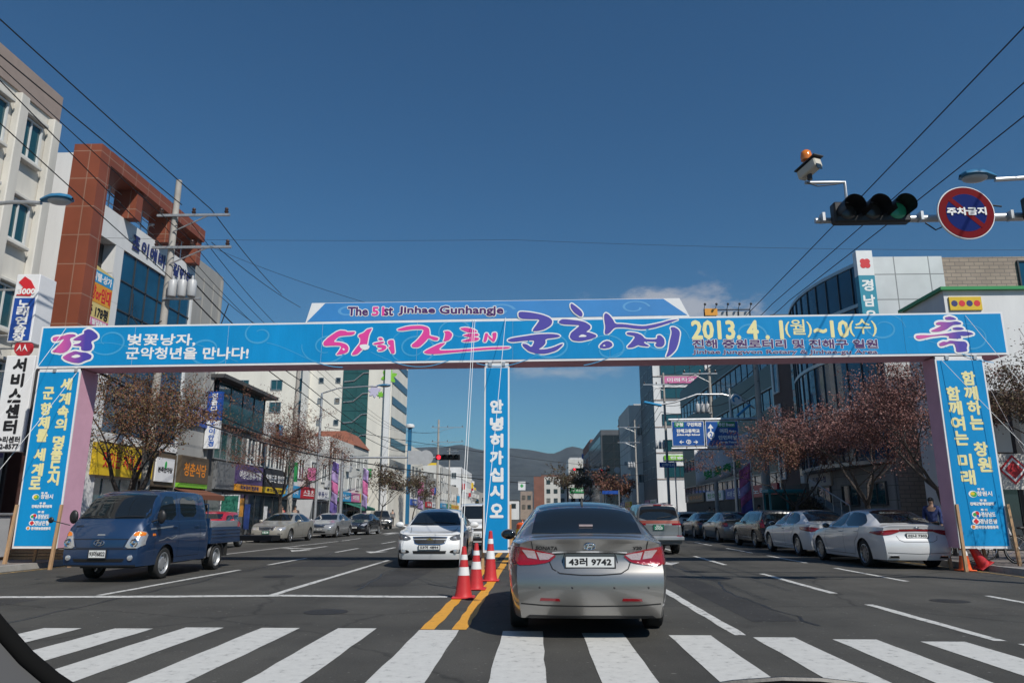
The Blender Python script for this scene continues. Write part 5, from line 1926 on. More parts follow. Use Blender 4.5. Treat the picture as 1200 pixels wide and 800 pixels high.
    for sg in (1, -1):
        q = MB()
        q.ball((sg * (W / 2 + .11), c.y(.55), 1.26), (.09, .05, .14), 14, 8)
        q.tube([(sg * (W / 2 - .06), c.y(.50), 1.16), (sg * (W / 2 + .04), c.y(.53), 1.20), (sg * (W / 2 + .09), c.y(.55), 1.20)], .018, 6)
        q.build('wing_mirror', M['black'], root)
    q = MB()                                                # round mirror on its stalk at the nearside corner
    q.tube([(W / 2 - .1, c.y(.12), 1.1), (W / 2 + .2, c.y(.05), 1.18), (W / 2 + .26, c.y(.05), 1.2)], .010, 6)
    q.ball((W / 2 + .26, c.y(.05), 1.2), (.06, .03, .06), 12, 8)
    q.build('kerb_mirror', M['black'], root)
    c.add_wheels(width=.19, rim='steel', style='disc', inset=.03)
    # frame, bed, rear wheels
    q = MB()
    for x in (-.35, .35):
        q.bx(x - .05, x + .05, c.y(5.05), c.y(1.7), .44, .56)
    q.bx(-.62, -.38, c.y(3.4), c.y(2.9), .34, .56)
    q.bx(.42, .66, c.y(2.75), c.y(2.2), .30, .54)
    q.tube([(-.6, c.y(3.76), .315), (.6, c.y(3.76), .315)], .06, 10)
    q.build('chassis', M['black'], root)
    bed = MB()
    y0, y1 = c.y(5.05), c.y(3.22)
    bed.bx(-W / 2, W / 2, y0, y1, .62, .70)
    bo = bed.build('bed_floor', M['p_blue'], root, bevel=.01)
    for sg in (1, -1):
        q = MB()
        q.bx(sg * W / 2, sg * (W / 2 - .035), y0 + .02, y1 - .03, .70, 1.0)
        for k in range(3):
            z = .76 + k * .085
            q.bx(sg * (W / 2 + .012), sg * (W / 2 + .001), y0 + .04, y1 - .05, z, z + .04)
        q.build('drop_side', M['p_blue'], root, bevel=.006)
        q = MB()
        q.bx(sg * (W / 2 - .2), sg * (W / 2 - .02), c.y(4.32), c.y(4.28), .30, .62)
        q.build('mud_flap', M['rubber'], root)
        q = MB()
        q.tube([(sg * (W / 2 - .08), c.y(3.76) + .40 * math.cos(PI * k / 10), .315 + .36 * math.sin(PI * k / 10)) for k in range(11)], .05, 6)
        q.build('mudguard', M['black'], root)
    q = MB()
    q.bx(-W / 2 + .04, W / 2 - .04, y0 - .03, y0 + .01, .70, 1.0)
    q.build('tailgate', M['p_blue'], root, bevel=.006)
    q = MB()
    q.bx(-W / 2 + .04, W / 2 - .04, y1 - .02, y1 + .02, .70, 1.22)
    for x in (-.7, 0, .7):
        q.tube([(x, y1, 1.2), (x, y1, 1.55)], .015, 6)
    q.tube([(-.7, y1, 1.55), (.7, y1, 1.55)], .015, 6)
    q.build('headboard', M['p_blue'], root)
    for x in (-.73, .73):
        q = MB()
        q.bx(x - .03, x + .03, y0 + .1, y1 - .12, 1.0, 1.16)
        q.build('side_rail', M['p_lsilver'], root, bevel=.01)
    c.wheels = (3.76,)
    c.rad = .30
    c.add_wheels(width=.26, rim='steel', style='disc', inset=.03)
    heading(root, -8.62, 14.75 + L / 2, 180.0)
    return root
blue_truck()
# ---------------------------------------------------------------- buildings
M['cream'] = mat('cream render', (0.58, 0.56, 0.51), 0.85, vary=0.16, vscale=0.9, bump=0.1, stretch=(1, 1, .22))
M['taupe'] = mat('taupe parapet band', (0.30, 0.24, 0.21), 0.8, vary=0.08)
M['white_wall'] = mat('white wall panels', (0.66, 0.67, 0.67), 0.7, vary=0.10, vscale=0.8, stretch=(1, 1, .2))
M['white_old'] = mat('weathered white render', (0.56, 0.56, 0.53), 0.85, vary=0.14, vscale=0.5, stretch=(1, 1, 0.3))
M['tower_white'] = mat('off white render', (0.68, 0.66, 0.59), 0.85, vary=0.11, vscale=0.5, stretch=(1, 1, .15))
M['grey_conc'] = mat('bare concrete', (0.30, 0.30, 0.29), 0.9, vary=0.15, vscale=0.6, stretch=(1, 1, 0.25), bump=0.15)
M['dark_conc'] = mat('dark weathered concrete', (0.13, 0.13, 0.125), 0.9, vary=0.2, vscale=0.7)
M['slate'] = mat('slate grey cladding', (0.09, 0.10, 0.11), 0.5, vary=0.15, vscale=0.6)
M['green_panel'] = mat('dark green cladding', (0.055, 0.085, 0.07), 0.45, vary=0.12, vscale=0.5)
M['maroon_wall'] = mat('maroon cladding', (0.075, 0.035, 0.03), 0.7, vary=0.15, vscale=0.6)
M['terracotta'] = brick_mat('terracotta tiles', (0.25, 0.068, 0.034), (0.215, 0.06, 0.031), (0.30, 0.17, 0.12), 0.95, 1.1, 0.02, 0.55, offset=0.0, bump=0.2)
M['white_panel'] = brick_mat('white metal panels', (0.60, 0.62, 0.63), (0.56, 0.58, 0.60), (0.22, 0.23, 0.24), 1.5, 1.15, 0.025, 0.45, offset=0.0, bump=0.2)
M['tan_brick'] = brick_mat('tan brick', (0.36, 0.29, 0.235), (0.30, 0.24, 0.20), (0.20, 0.17, 0.15), 0.42, 0.17, 0.018, 0.85)
M['red_brick'] = brick_mat('red brick', (0.26, 0.09, 0.055), (0.21, 0.075, 0.05), (0.2, 0.17, 0.15), 0.4, 0.14, 0.016, 0.85)
M['stone'] = brick_mat('grey stone cladding', (0.27, 0.27, 0.27), (0.23, 0.235, 0.24), (0.1, 0.1, 0.1), 1.2, 0.6, 0.015, 0.6, offset=0.0)
M['roof_dark'] = mat('dark roofing', (0.06, 0.06, 0.062), 0.8, vary=0.15)
M['roof_brown'] = mat('brown roofing', (0.24, 0.085, 0.05), 0.75, vary=0.15)
M['awning_brown'] = mat('brown awning cloth', (0.16, 0.06, 0.035), 0.8)
M['awning_green'] = mat('green awning cloth', (0.02, 0.16, 0.11), 0.8)
M['shutter'] = mat('grey roller shutter', (0.22, 0.23, 0.24), 0.5, 0.3, bump=0.6, bscale=9, stretch=(.01, .01, 1))
M['inside'] = mat('painted interior shade', (0.03, 0.028, 0.026), 0.7, vary=0.5, vscale=2.2)  # flat dark sheet, the shade of a room put into its colour
for nm, c_ in dict(s_yellow=(.66, .45, .02), s_blue=(.012, .07, .34), s_sky=(.03, .28, .55), s_purple=(.09, .06, .17), s_orange=(.68, .30, .03), s_black=(.025, .025, .028), s_red=(.45, .02, .03),
                   s_green=(.03, .26, .08), s_teal=(.02, .24, .28), s_lime=(.20, .50, .04), s_pink=(.60, .16, .34), s_brown=(.10, .075, .05), s_cyan=(.02, .25, .36)).items():
    M[nm] = mat('sign sheet ' + nm[2:], c_, 0.45, vary=0.06)

FACE = {'S': (0.0, Vector((1, 0, 0)), Vector((0, -1, 0))), 'E': (PI / 2, Vector((0, 1, 0)), Vector((1, 0, 0))), 'W': (-PI / 2, Vector((0, -1, 0)), Vector((-1, 0, 0))), 'N': (PI, Vector((-1, 0, 0)), Vector((0, 1, 0)))}
_WIN = {}
WR = random.Random(21)
M['glass_blind'] = mat('window with drawn blind', (.20, .20, .19), .12, spec=.8, bump=.3, bscale=14, stretch=(.02, .02, 1))
M['glass_pale'] = mat('paler window glass', (.06, .085, .10), .05, spec=.9, vary=.4, vscale=1.2)  # panes of a paler, uneven tone
M['glass_curtain'] = mat('curtained window glass', (.15, .13, .105), .15, spec=.7, vary=.3, vscale=3, stretch=(4, 4, .3))

class Bld:
    """a building: an Empty at its foot; walls, windows, signs are its parts. Faces: S to the camera, E and W to the road"""
    def __init__(s, name, label, x0, x1, y0, y1, h, wall, cat='building', base=0.1, group=None, parapet=True, roof=None):
        s.x0, s.x1, s.y0, s.y1, s.h = x0, x1, y0, y1, h
        s.root = thing(name, label, cat, ((x0 + x1) / 2, (y0 + y1) / 2, base), group=group)
        b_ = MB()
        b_.bx(x0, x1, y0, y1, base, h - 0.35 if parapet else h)
        s.wall = b_.build('wall', M[wall], s.root, True)
        if parapet:
            p = MB()
            t = 0.22
            for q in ((x0, x1, y0, y0 + t), (x0, x1, y1 - t, y1), (x0, x0 + t, y0 + t, y1 - t), (x1 - t, x1, y0 + t, y1 - t)):
                p.bx(*q, h - 0.35, h)
            p.build('parapet', M[roof or wall], s.root, True)

    def pos(s, face, u, z, out=0.0):
        """u runs in metres along the face from its left end as one stands looking at it"""
        if face == 'S':
            return Vector((s.x0 + u, s.y0 - out, z))
        if face == 'E':
            return Vector((s.x1 + out, s.y0 + u, z))
        if face == 'W':
            return Vector((s.x0 - out, s.y1 - u, z))
        return Vector((s.x1 - u, s.y1 + out, z))

    def win(s, face, u, z, w, h, frame='frame_white', glass='glass_dark', nx=2, nz=1, out=0.0, name='window', t=0.06):
        if glass == 'glass_dark' and WR.random() < .45:
            glass = WR.choice(('glass_blind', 'glass_pale', 'glass_curtain'))
        key = (round(w, 3), round(h, 3), frame, glass, nx, nz, t)
        if key not in _WIN:
            f = MB()
            d = 0.09
            f.bx(-w / 2, w / 2, -d, 0.01, -h / 2, -h / 2 + t)
            f.bx(-w / 2, w / 2, -d, 0.01, h / 2 - t, h / 2)
            f.bx(-w / 2, -w / 2 + t, -d, 0.01, -h / 2 + t, h / 2 - t)
            f.bx(w / 2 - t, w / 2, -d, 0.01, -h / 2 + t, h / 2 - t)
            for i in range(1, nx):
                x = -w / 2 + w * i / nx
                f.bx(x - t * .4, x + t * .4, -d + .015, 0.01, -h / 2 + t, h / 2 - t)
            for i in range(1, nz):
                zz = -h / 2 + h * i / nz
                f.bx(-w / 2 + t, w / 2 - t, -d + .02, 0.008, zz - t * .4, zz + t * .4)
            g_ = MB()
            g_.bx(-w / 2 + t * .5, w / 2 - t * .5, -0.03, 0.006, -h / 2 + t * .5, h / 2 - t * .5)
            _WIN[key] = (f, g_, [None, None])
        f, g_, cache = _WIN[key]
        rz = FACE[face][0]
        p = s.pos(face, u, z, out)
        if cache[0] is None:
            o = f.build(name, M[frame], s.root)
            q = g_.build('pane', M[glass], o)
            cache[0], cache[1] = o.data, q.data
        else:
            o = link(name, cache[0], s.root)
            q = link('pane', cache[1], o)
        o.location = p - s.root.location
        o.rotation_euler = (0, 0, rz)
        return o

    def grid(s, face, us, zs, w, h, **k):
        for z in zs:
            for u in us:
                s.win(face, u, z, w, h, **k)

    def slab(s, name, face, u0, u1, z0, z1, d0, d1, m, parent=None, bevel=0.0):
        """a board, band or box on a face between depths d0 and d1 out from it"""
        a, b_ = s.pos(face, u0, z0, d0), s.pos(face, u1, z1, d1)
        q = MB()
        q.bx(min(a.x, b_.x), max(a.x, b_.x), min(a.y, b_.y), max(a.y, b_.y), z0, z1)
        return q.build(name, M[m], parent or s.root, True, bevel=bevel)

    def sign(s, face, u0, u1, z0, z1, m, text=None, ink='ink_white', th=0.5, tw=0.8, d=0.18, bold=0.012, name='shop_sign', back=0.003, second=None):
        o = s.slab(name, face, u0, u1, z0, z1, back, d, m)
        if text:
            c = (s.pos(face, (u0 + u1) / 2, (z0 + z1) / 2, d))
            if second:
                c.z += (z1 - z0) * .14
            lettering('lettering', o, text, c, FACE[face][1], Vector((0, 0, 1)), FACE[face][2], w=(u1 - u0) * tw, h=(z1 - z0) * th, ink=ink, bold=bold, depth=0.008, world=True)
            if second:
                c = c.copy()
                c.z -= (z1 - z0) * .48
                lettering('lettering', o, second, c, FACE[face][1], Vector((0, 0, 1)), FACE[face][2], w=(u1 - u0) * tw * .9, h=(z1 - z0) * .16, ink=ink, bold=.005, depth=0.008, world=True)
        return o

    def curtain(s, face, u0, u1, z0, z1, du, dz, glass='glass_blue', frame='frame_dark', d=0.05):
        o = s.slab('glazing', face, u0, u1, z0, z1, 0.003, d, glass)
        q = MB()
        k = u0
        def bar(a0, a1, b0, b1):
            p, r_ = s.pos(face, a0, b0, d - .004), s.pos(face, a1, b1, d + .04)
            q.bx(min(p.x, r_.x), max(p.x, r_.x), min(p.y, r_.y), max(p.y, r_.y), b0, b1)
        while k <= u1 + 1e-6:
            bar(k - .03, k + .03, z0, z1)
            k += du
        k = z0
        while k <= z1 + 1e-6:
            bar(u0, u1, k - .028, k + .028)
            k += dz
        q.build('mullions', M[frame], o, True)
        return o

    def awning(s, face, u0, u1, z, drop, out, m):
        q = MB()
        a, b_ = s.pos(face, u0, z, .02), s.pos(face, u1, z, .02)
        c, d = s.pos(face, u1, z - drop, out), s.pos(face, u0, z - drop, out)
        e = Vector((0, 0, -.04))
        q.hexa([a + e, b_ + e, c + e, d + e, a, b_, c, d])
        f = Vector((0, 0, -.22))
        q.hexa([d + f, c + f, c + f - FACE[face][2] * .03, d + f - FACE[face][2] * .03, d + e, c + e, c + e - FACE[face][2] * .03, d + e - FACE[face][2] * .03])
        return q.build('awning', M[m], s.root, True)

    def railing(s, face, u0, u1, z, h=1.0, out=-.1, m='steel', n=None):
        q = MB()
        n = n or max(2, int((u1 - u0) / 1.1))
        for i in range(n + 1):
            p = s.pos(face, u0 + (u1 - u0) * i / n, z, out)
            q.tube([p, p + Vector((0, 0, h))], .025, 6)
        for k in (.33, .66, 1.0):
            q.tube([s.pos(face, u0, z + h * k, out), s.pos(face, u1, z + h * k, out)], .018, 6)
        return q.build('railing', M[m], s.root, True)

EX = -16.5
# --- cream office at the left edge
b = Bld('office_building', 'cream office building at the left edge with a taupe band along its roof', -30, EX, 4, 22.5, 15.45, 'cream')
b.slab('roof_band', 'E', 0, 18.56, 14.5, 15.5, .003, .06, 'taupe')
b.slab('roof_band', 'S', 0, 13.5, 14.5, 15.5, .003, .06, 'taupe')
b.slab('roof_band', 'N', 0, 13.5, 14.5, 15.5, .003, .06, 'taupe')
for k in range(9):
    b.slab('pilaster', 'E', 18.05 - k * 1.62, 18.45 - k * 1.62, 4.2, 14.4, .003, .26, 'cream', bevel=.03)
for z in (13.2, 10.4, 7.6, 5.2):
    for k in range(5):
        u = 17.3 - k * 1.62
        b.win('E', u, z, 1.02, 1.36, glass='glass_teal')
        b.slab('hood', 'E', u - .6, u + .6, z + .72, z + .84, .003, .22, 'cream', bevel=.02)
        b.slab('sill', 'E', u - .6, u + .6, z - .84, z - .72, .003, .20, 'cream', bevel=.02)
b.sign('E', 12, 18.2, 3.0, 4.0, 's_purple', '휴대폰 서비스센터', th=.5)
b.slab('shop_front', 'E', 12.2, 18.2, .15, 2.9, .003, .05, 'inside')
b.curtain('E', 12.2, 18.2, .2, 2.8, 1.5, 2.6, 'glass_dark', 'frame_alu', .08)
b.slab('drain_pipe', 'E', 18.5, 18.58, .2, 14.4, .003, .10, 'black')

# --- terracotta framed commercial building
b = Bld('commercial_building', 'white commercial building in a terracotta tiled frame with a blue glass front', -29, -17.0, 24.5, 33.55, 12.9, 'white_wall', parapet=False)
X1 = -17.0
fr = MB()
fr.bx(-17.0, -15.95, 24.3, 24.96, .1, 14.68)
fr.bx(-17.3, -15.95, 24.97, 33.0, 14.12, 14.70)
for y in (27.1, 29.8, 32.5):
    fr.bx(-17.0, -16.05, y, y + .45, 12.92, 14.11)
fr.bx(-29, -17.31, 33.0, 33.5, 12.92, 14.6)
fr.build('tiled_frame', M['terracotta'], b.root, True)
sw = MB()
sw.bx(-21, -17.01, 24.32, 24.8, .1, 14.35)
sw.build('side_wall', M['white_wall'], b.root, True)
sw = MB()
sw.bx(-21, -17.02, 24.26, 24.318, .15, 5.6)
sw.build('dark_base', M['maroon_wall'], b.root, True)
b.slab('facade', 'E', .5, 9.05, 11.68, 12.92, .003, .50, 'white_wall')
b.slab('facade', 'E', .5, 2.92, .1, 9.4, .003, .50, 'white_wall')
b.slab('facade', 'E', 2.35, 2.92, 9.41, 11.67, .003, .50, 'white_wall')
b.slab('facade', 'E', 8.92, 9.05, 4.4, 11.67, .003, .50, 'white_wall')
b.slab('balcony_back', 'E', .5, 2.34, 9.42, 11.66, .003, .02, 'inside')  # shade of the balcony recess put into the dark colour of its back
b.win('E', 1.5, 10.4, .9, 1.7, frame='frame_dark', out=.02)
b.railing('E', .55, 2.3, 9.4, .7, out=.44)
b.curtain('E', 2.95, 8.9, 4.4, 11.65, 1.0, 1.21, d=.42)
b.railing('E', .6, 9.0, 12.92, 1.0, out=.3)
for k in range(5):
    q = MB()
    p = b.pos('E', 1.2 + k * 1.75, 12.94, .35)
    q.tube([p, p + Vector((0, 0, .45)), p + Vector((.12, 0, .55))], .03, 6)
    q.ball(p + Vector((.16, 0, .55)), (.12, .09, .06), 8, 5)
    q.build('spotlight', M['frame_alu'], b.root, True)
u_, n_ = FACE['E'][1], FACE['E'][2]
for ch, cy in (('조', 28.15), ('이', 28.85), ('애', 29.55), ('비', 30.25), ('전', 30.95), ('갈', 31.6), ('빌', 32.25), ('딩', 32.9)):
    lettering('wall_letter', b.root, ch, (-16.5, cy, 12.25), u_, Vector((0, 0, 1)), n_, w=.52, h=.55, ink='ink_navy', bold=.03, depth=.05, world=True)
b.slab('facade', 'E', 2.93, 9.05, 4.05, 4.39, .003, .50, 'white_wall')
b.slab('shop_front', 'E', .55, 9.05, .15, 2.7, .003, .2, 'inside')
b.curtain('E', 2.6, 6.4, .2, 2.7, 1.25, 2.5, 'glass_teal', 'frame_alu', .24)
b.slab('facade', 'E', 2.93, 9.05, 2.71, 4.04, .003, .3, 'white_old')
b.sign('E', 2.5, 6.75, 2.76, 3.95, 's_yellow', '맛있는 치킨 호프', 'ink_red', .5, .75, .66, back=.51)
b.sign('E', 6.85, 9.05, 2.5, 3.95, 's_brown', None, d=.52)
b.sign('E', 7.15, 8.75, 2.72, 3.75, 'sheet_white', '본죽한마당', 'ink_black', .22, .8, .60, back=.53)
q = MB()
c = b.pos('E', 7.95, 3.45, .612)
q.ball(c, (.012, .10, .17), 10, 8)
q.build('leaf_mark', M['ink_green'], b.root, True)
q = MB()   # hanging letting banner
p = [Vector((-16.35, 25.0, 8.1)), Vector((-16.35, 26.75, 8.1)), Vector((-16.35, 26.75, 10.25)), Vector((-16.35, 25.0, 10.45))]
ban = thing('letting_banner', 'yellow and red letting banner hung on the white facade by the terracotta column', 'banner', (-16.35, 25.9, 8.1))
q.hexa([p[0], p[1], p[1] + Vector((-.02, 0, 0)), p[0] + Vector((-.02, 0, 0)), p[3], p[2], p[2] + Vector((-.02, 0, 0)), p[3] + Vector((-.02, 0, 0))])
bo = q.build('cloth', mat('banner cloth yellow', (.62, .50, .20), .7), ban, True)
for (z0, z1, m_) in ((9.75, 10.22, 's_sky'), (9.0, 9.74, 's_orange'), (8.12, 8.42, 's_pink')):
    q = MB()
    q.bx(-16.347, -16.343, 25.02, 26.73, z0, z1)
    q.build('printed_band', M[m_], ban, True)
for (t_, z, h_, w_, ink) in (('고시텔·상가', 9.98, .3, 1.5, 'ink_white'), ('분양or임대', 9.37, .55, 1.6, 'ink_red'), ('4층 178평', 8.68, .42, 1.5, 'ink_black'), ('문의 빌딩관리', 8.27, .2, 1.4, 'ink_white')):
    lettering('lettering', ban, t_, (-16.342, 25.87, z), u_, Vector((0, 0, 1)), n_, w=w_, h=h_, ink=ink, bold=.015, world=True)

# --- bare concrete block beyond it
b = Bld('concrete_building', 'bare grey concrete block just beyond the terracotta framed building', -29, EX, 33.6, 36.65, 13.55, 'grey_conc')
b.slab('drain_pipe', 'E', 2.8, 2.9, .2, 13.3, .003, .12, 'grey_conc')
b.sign('E', .4, 2.9, 5.5, 6.4, 's_blue', '친들디자인', th=.55, d=.14)
b.sign('E', .1, 3.0, 2.75, 4.0, 's_brown', '청춘식당', 'ink_orange', .48, .8, .2)
b.slab('grass_strip', 'E', .1, 3.0, 2.55, 2.74, .003, .2, 's_lime')
b.awning('E', .0, 3.05, 2.5, .3, 1.1, 'awning_brown')
b.slab('shop_front', 'E', .1, 3.0, .15, 2.4, .003, .03, 'inside')
b.curtain('E', .1, 3.0, .2, 2.4, .95, 2.2, 'glass_dark', 'frame_dark', .06)
for z in (11.2, 8.4):
    for k in range(2):
        b.slab('conduit', 'E', .9 + k * 1.1, .96 + k * 1.1, z - 1.5, z + 1.6, .003, .05, 'grey_conc')

# --- two storey shop with a glass top floor
b = Bld('shop_building', 'dark two storey shop with a glazed top storey, purple and black fascia signs', -27, EX, 36.7, 48.2, 5.85, 'dark_conc')
p = MB()
p.bx(-26, EX + .1, 36.9, 43.6, 5.86, 8.1)
pw = p.build('penthouse', M['frame_dark'], b.root, True)
b.curtain('E', .25, 6.85, 5.95, 8.05, 1.65, 2.1, 'glass_teal', 'frame_dark', .16)
p = MB()
for (xa, xb_) in ((-18.2, -17.55), (-17.45, -16.55)):
    p.bx(xa, xb_, 36.86, 36.898, 6.0, 8.0)
p.build('pane', M['glass_teal'], pw, True)
p = MB()
p.bx(-26.4, EX + .75, 36.3, 44.2, 8.11, 8.3)
p.build('roof', M['roof_dark'], b.root, True)
for u in (1.4, 3.4):
    b.win('E', u, 4.85, 1.7, 1.5, 'frame_alu', 'glass_green')
for u in (5.6, 7.2, 8.9, 10.4):
    b.win('E', u, 4.85, 1.2, 1.5, 'frame_white', 'glass_dark')
b.sign('E', 3.3, 7.1, 2.95, 4.0, 's_purple', '여성전용휴게텔', 'ink_white', .42, .85, .3)
b.sign('E', 3.3, 7.1, 2.6, 2.94, 's_orange', '피부관리 전문점', 'ink_navy', .6, .7, .3)
b.sign('E', 7.3, 11.3, 2.95, 4.0, 's_black', '윤핸드폰 할인점', 'ink_white', .42, .85, .3)
b.sign('E', 7.3, 11.3, 2.6, 2.94, 's_yellow', '휴대폰 1588', 'ink_black', .6, .7, .3)
b.sign('E', .9, 3.2, 2.6, 4.0, 'shutter', None, d=.2)
b.slab('shop_front', 'E', .4, 11.4, .15, 2.5, .003, .03, 'inside')
b.curtain('E', 2.2, 11.2, .2, 2.45, 1.5, 2.25, 'glass_dark', 'frame_dark', .06)
b.slab('shutter', 'E', .5, 2.1, .2, 2.45, .032, .06, 'shutter')
b.slab('poster', 'E', 5.2, 6.0, .5, 1.9, .10, .11, 's_blue')
b.slab('poster', 'E', 4.3, 5.0, 1.2, 2.2, .10, .11, 's_orange')
b.slab('poster', 'E', 8.2, 8.8, .6, 1.8, .10, .11, 'sheet_white')

# --- tall off white tower
b = Bld('apartment_tower', 'tall off white tower with a green glass strip and painted flowers on its wall', -36, -15.9, 80, 90, 20.6, 'tower_white')
b.curtain('S', 14.7, 17.5, 5.5, 19.6, 1.5, 1.4, 'glass_green', 'glass_green', .06)
st_ = MB()
for k in range(6):
    z = 6.5 + k * 2.3
    p0 = b.pos('S', 14.8, z, .12)
    st_.tube([p0, p0 + Vector((1.1, 0, .1)), p0 + Vector((2.1, 0, .95)), p0 + Vector((2.7, 0, 1.0))], .07, 5)
st_.build('stair_line', M['frame_alu'], b.root, True)
b.grid('S', (3.4, 7.2), (17.9, 15.4, 12.9, 10.4, 7.9), 1.3, 1.15, frame='frame_alu', glass='glass_teal')
b.grid('S', (9.9,), (17.9, 15.4, 12.9, 10.4, 7.9), .45, 1.5, frame='frame_alu', glass='glass_teal', nx=1)
b.grid('S', (12.2, 14.1), (15.9, 13.6, 11.2, 8.8), .55, .6, frame='frame_alu', glass='glass_dark', nx=1)
b.slab('step_band', 'S', 10.2, 10.9, .1, 20.5, .003, .5, 'white_old')
b.slab('corner_rib', 'S', 19.4, 20.0, .1, 20.5, .003, .35, 'white_wall')
for k in range(7):
    z = 18.2 - k * 2.3
    b.slab('window_band', 'E', .4, 9.6, z - .3, z + .55, .003, .06, 'glass_dark')
def painted_flower(par, c, r, m, n=6):
    q = MB()
    for k in range(n):
        a = 2 * PI * k / n + .3
        pts = []
        for t_ in range(9):
            f_ = t_ / 8
            wd = .26 * math.sin(PI * f_) ** .8
            pts.append((f_, wd))
        L_ = [(f_ * math.cos(a) - wd * math.sin(a), f_ * math.sin(a) + wd * math.cos(a)) for f_, wd in pts]
        R_ = [(f_ * math.cos(a) + wd * math.sin(a), f_ * math.sin(a) - wd * math.cos(a)) for f_, wd in reversed(pts[1:-1])]
        q.add([(c.x + r * x, c.y - .0003 * k, c.z + r * z) for x, z in L_ + R_], [tuple(range(len(L_) + len(R_)))], False)
    q.build('painted_flower', M[m], par, True)
painted_flower(b.root, at(456, 441, 79.95), .95, 's_lime')
painted_flower(b.root, at(439, 458, 79.95), .75, mat('lilac wall paint', (.50, .48, .62), .7), 7)
painted_flower(b.root, at(446, 462, 79.94), .38, 's_lime')

# --- smaller left hand buildings further down the street
def shop(label, x, y0, y1, h, wall, side='E', floors=2, signs=(), roof=None, glass='glass_dark', name='shop_building', win=True, depth=11, group=None, frame='frame_white', winw=1.3):
    if side == 'E':
        b_ = Bld(name, label, x - depth, x, y0, y1, h, wall, group=group, roof=roof)
    else:
        b_ = Bld(name, label, x, x + depth, y0, y1, h, wall, group=group, roof=roof)
    n = y1 - y0
    f0 = 3.1
    if win:
        for k in range(1, floors):
            z = f0 + (h - f0 - .5) * (k - .5) / (floors - 1)
            cnt = max(1, int(n / (winw + 1.1)))
            for i in range(cnt):
                b_.win(side, n * (i + .5) / cnt, z, winw, min(1.4, (h - f0) / max(1, floors - 1) * .5), frame, glass)
            cs = max(1, int(min(depth, 9) / 3))
            for i in range(cs):
                b_.win('S', (depth - 1.6 - i * 2.6) if side == 'E' else (1.6 + i * 2.6), z, 1.1, min(1.3, (h - f0) / max(1, floors - 1) * .5), frame, glass)
    b_.slab('shop_front', side, .3, n - .3, .15, 2.4, .003, .05, 'inside')
    b_.curtain(side, .3, n - .3, .2, 2.35, max(1.2, n / 5), 2.15, 'glass_dark', 'frame_alu', .08)
    for i in range(int(n / 3)):                           # cooling units, pipes and blade signs on the front
        u = WR.uniform(.6, n - .6)
        z = WR.uniform(3.4, max(3.5, h - 1.8))
        b_.slab('cooling_unit', side, u, u + .75, z, z + .55, .03, .36, 'ceramic_grey', bevel=.02)
        if WR.random() < .38:
            z = WR.uniform(3.4, max(3.5, h - 2.6))
            b_.slab('blade_sign', side, u - .3, u - .12, z, z + WR.uniform(.7, 1.5), .2, .75, WR.choice(('s_sky', 's_red', 'sheet_white', 's_green', 's_yellow', 's_blue', 's_pink')))
    b_.slab('drain_pipe', side, .12, .22, .2, h - .4, .003, .1, 'dark_metal')
    for i in range(2):
        u = WR.uniform(1, n - 2)
        b_.slab('roof_tank', side, u, u + WR.uniform(.8, 1.6), h, h + WR.uniform(.5, 1.3), -3.0, -1.4, WR.choice(('s_sky', 'ceramic_grey', 'white_old', 's_yellow')))
    k = len(signs)
    for i, (m_, txt, ink) in enumerate(signs):
        a, c_ = .3 + (n - .6) * i / k, .3 + (n - .6) * (i + 1) / k - .12
        b_.sign(side, a, c_, 2.45, 3.25, m_, txt, ink, .5, .7, .25)
    return b_
b = shop('low white shop behind the left cherry tree with white framed windows', -16.8, 48.4, 60, 6.4, 'white_old', floors=2, signs=(('s_sky', '안경나라', 'ink_white'), ('s_red', '스포츠', 'ink_white'), ('sheet_white', '부동산', 'ink_navy')))
b = shop('three storey white building with a sloping brown roof before the tower', -16.9, 60.2, 74.5, 7.6, 'white_old', floors=3, signs=(('s_green', '약국', 'ink_white'), ('s_sky', 'Hair', 'ink_white'), ('s_pink', '화장품', 'ink_white'), ('s_yellow', '떡집', 'ink_red')))
q = MB()
q.hexa([(-21.5, 68.2, 7.62), (-16.75, 68.2, 7.62), (-16.75, 74.45, 7.62), (-21.5, 74.45, 7.62), (-20.4, 68.8, 9.0), (-17.9, 68.8, 9.0), (-17.9, 73.8, 9.0), (-20.4, 73.8, 9.0)])
q.build('roof', M['roof_brown'], b.root, True)
b.awning('E', 5, 11, 2.4, .5, 1.6, 'awning_green')
b = Bld('office_building', 'cream office past the white tower with a slim blue lift shaft capped in white', -28, -17, 97.5, 112, 10.5, 'tower_white')
b.grid('E', (2, 5, 8, 11), (4.5, 7.2), 1.6, 1.3, frame='frame_alu')
b.slab('lift_shaft', 'E', .2, .8, .1, 12.6, .003, .42, mat('deep blue cladding', (.012, .13, .27), .5))
q = MB()
q.lathe([(0.01, 13.2), (.5, 13.1), (.6, 13.0), (.6, 12.7), (.4, 12.62)], 20, 'Z', (-16.8, 98.0, 0))
q.build('shaft_cap', M['white_wall'], b.root, True)
b.sign('E', 3.5, 14, 2.6, 3.4, 's_blue', '자동차 정비', 'ink_white')
